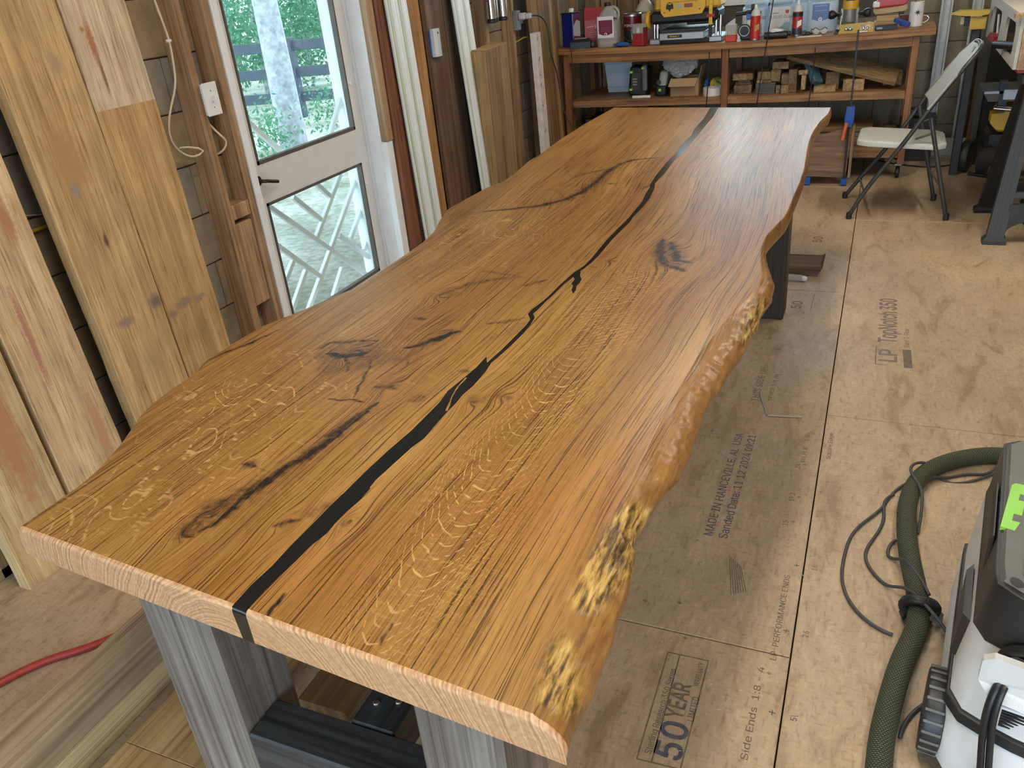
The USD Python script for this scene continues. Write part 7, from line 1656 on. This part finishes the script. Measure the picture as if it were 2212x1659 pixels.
    t.add('cable', tube([(.325, 1.285, .33), (.319, 1.264, .30), (.322, 1.254, .22), (.331, 1.247, .14), (.345, 1.242, .05), (.362, 1.20, .0222), (.42, 1.12, .0222)], .0065, 8, sub=6), cable, smooth=True)
    # vent grille
    g = t.add('vent_frame', place(slab(shapely.box(.330, .208, .50, .258).buffer(.003).difference(shapely.box(.333, .211, .497, .255)), 0, .003), (0, 1.3085, 0), (1, 0, 0), (0, 0, 1)), wh)
    for k in range(6):
        t.add('vent_slat', cbox(.333, .497, 1.3045, 1.3085, .2125 + .0072 * k, .2165 + .0072 * k, .0005), bk, parent=g)
    t.add('screw_hole', cyl((.292, 1.2775, .062), (.292, 1.272, .062), .005, 10), BLACK)
    # wheels
    for x, s in ((.232, -1), (.638, 1)):
        w = t.add('wheel', lathe([(.055, -.020), (.084, -.020), (.090, -.012), (.090, .012), (.084, .020), (.055, .020)], (x, 1.375, .0905), 36, (1, 0, 0)), bk, smooth=40)
        for k in range(24):
            a = 2 * math.pi * k / 24; t.add('tread', bar((x - .018, 1.375 + .0895 * math.cos(a), .0925 + .0895 * math.sin(a)), (x + .018, 1.375 + .0895 * math.cos(a), .0925 + .0895 * math.sin(a)), .006, .004, (0, math.cos(a), math.sin(a)), .001), gy, parent=w)
    for x in (.30, .57):
        t.add('caster', lathe([(.02, -.012), (.028, -.010), (.028, .010), (.02, .012)], (x, 1.78, .0285), 18, (1, 0, 0)), bk)
    for p in t.parts:                                              # it stands a little askew
        v = p['mesh'].vertices.copy(); v[:, 1] -= .05 * np.sin(np.pi * np.clip((v[:, 0] - .25) / .37, 0, 1)) * np.clip((1.52 - v[:, 1]) / .17, 0, 1)   # bowed front
        p['mesh'] = trimesh.Trimesh(v, p['mesh'].faces, process=False)
        p['mesh'] = rot(p['mesh'], (0, 0, 1), -7., (.25, 1.30, 0))
    t.done()
    # sleeved hose
    hm = mat('hose_sleeve', {'uv': ('attribute', {'attribute': 'hs'}), 'br': ('brick_texture', {'offset': .5, 'color1': (.16, .18, .09), 'color2': (.12, .14, .07), 'mortar': (.016, .020, .012), 'scale': 1., 'mortar_size': .2, 'mortar_smooth': .3, 'brick_width': 1.0, 'row_height': .62, 'bias': 0.}),
                            'b': ('bump', {'strength': .5, 'distance': .002}), 'p': ('principled_bsdf', {'roughness': .75})}, [('uv.vector', 'br.vector'), ('br.color', 'p.base_color'), ('br.fac', 'b.height'), ('b.normal', 'p.normal')], 'p.BSDF')
    hr = .0262
    pts = [(.60, 2.50, .028), (.485, 2.556, .0275), (.371, 2.511, .0272), (.262, 2.399, .0272), (.214, 2.258, .0272), (.203, 2.08, .0272), (.214, 1.918, .0272), (.228, 1.776, .0272), (.220, 1.673, .0272), (.193, 1.571, .0272), (.166, 1.435, .0272), (.151, 1.329, .0272), (.146, 1.257, .0272), (.143, 1.15, .0272), (.15, .95, .0272), (.22, .7, .0272)]
    sides, sub = 28, 40
    m = tube(pts, hr, sides, cap=False, sub=sub); n = (len(pts) - 1) * sub + 1
    P = m.vertices.reshape(n, sides, 3); L = np.r_[0, np.cumsum(np.linalg.norm(np.diff(P.mean(1), axis=0), axis=1))]
    V = np.concatenate([P, P[:, :1]], 1); sides1 = sides + 1
    tri = np.stack([np.arange(sides1) / sides * 24, np.zeros(sides1), np.zeros(sides1)], 1)
    hs = np.zeros((n, sides1, 3)); hs[..., 0] = np.arange(sides1)[None] / sides * 24; hs[..., 1] = L[:, None] / .0052 * .62
    i, j = np.meshgrid(np.arange(n - 1), np.arange(sides), indexing='ij'); q = np.stack([i * sides1 + j, i * sides1 + j + 1, (i + 1) * sides1 + j + 1, (i + 1) * sides1 + j], -1).reshape(-1, 4)
    t = Thing('vacuum_hose', 'thick green-black woven vacuum hose curving round the extractor', 'hose')
    t.add('sleeve', (V.reshape(-1, 3), q), hm, smooth=True, attrs=dict(hs=hs.reshape(-1, 3)))
    tie = t.add('strap', tube([(.2292 + .036 * math.cos(a), 1.745 + .006 * math.cos(a * 2), .0385 + .031 * math.sin(a)) for a in np.linspace(0, 2 * np.pi, 24)], .0135 , 8), BLACK, smooth=True)
    t.add('strap_tab', hull([(.252, 1.72, .03), (.265, 1.76, .035), (.285, 1.765, .012), (.28, 1.73, .004), (.25, 1.72, .036), (.265, 1.76, .041), (.287, 1.765, .018), (.282, 1.73, .009)]), plain('strap_grey', (.20, .22, .21), .6), parent=tie)
    t.add('strap_tab', hull([(.205, 1.735, .03), (.195, 1.71, .02), (.190, 1.745, .012), (.20, 1.76, .03), (.202, 1.735, .036), (.190, 1.71, .026), (.184, 1.745, .016), (.196, 1.76, .036)]), BLACK, parent=tie)
    t.done()
    cm = plain('cord_grey', (.055, .055, .058), .5)
    C = lambda lb, p: single('extension_lead', lb, 'cord', tube(p, .0045, 8, sub=8), cm, smooth=True)
    C('grey power cord making the widest loop left of the hose', [(.58, 2.50, .05), (.50, 2.535, .055), (.435, 2.47, .006), (.388, 2.454, .006), (.330, 2.42, .006), (.250, 2.36, .03), (.201, 2.335, .012), (.139, 2.20, .006), (.071, 2.068, .006), (.047, 1.938, .006), (.050, 1.817, .006), (.084, 1.732, .006), (.133, 1.684, .006), (.172, 1.668, .006)])
    C('grey power cord looped over the top bend of the hose', [(.57, 2.42, .02), (.463, 2.48, .006), (.409, 2.43, .006), (.306, 2.405, .006), (.262, 2.42, .045), (.222, 2.39, .055), (.215, 2.34, .056), (.235, 2.28, .054), (.243, 2.20, .046), (.240, 2.14, .024), (.2355, 2.10, .006)])
    C('grey power cord crossing the hose at its strap', [(.172, 2.28, .006), (.150, 2.246, .006), (.145, 2.15, .006), (.120, 2.043, .006), (.101, 1.963, .006), (.119, 1.897, .006), (.155, 1.849, .008), (.190, 1.805, .045), (.215, 1.765, .064), (.245, 1.72, .066), (.285, 1.69, .035), (.30, 1.64, .03), (.31, 1.58, .03)])
    C('short grey power cord loop against the left of the hose', [(.178, 2.05, .006), (.160, 2.01, .006), (.163, 1.97, .006), (.180, 1.95, .02), (.195, 1.92, .044), (.222, 1.865, .052), (.240, 1.82, .052), (.250, 1.79, .05)])
    C('black cord running from under the extractor to the hose', [(.30, 1.56, .006), (.255, 1.49, .006), (.213, 1.434, .006), (.196, 1.395, .006), (.188, 1.36, .006)])


extractor()
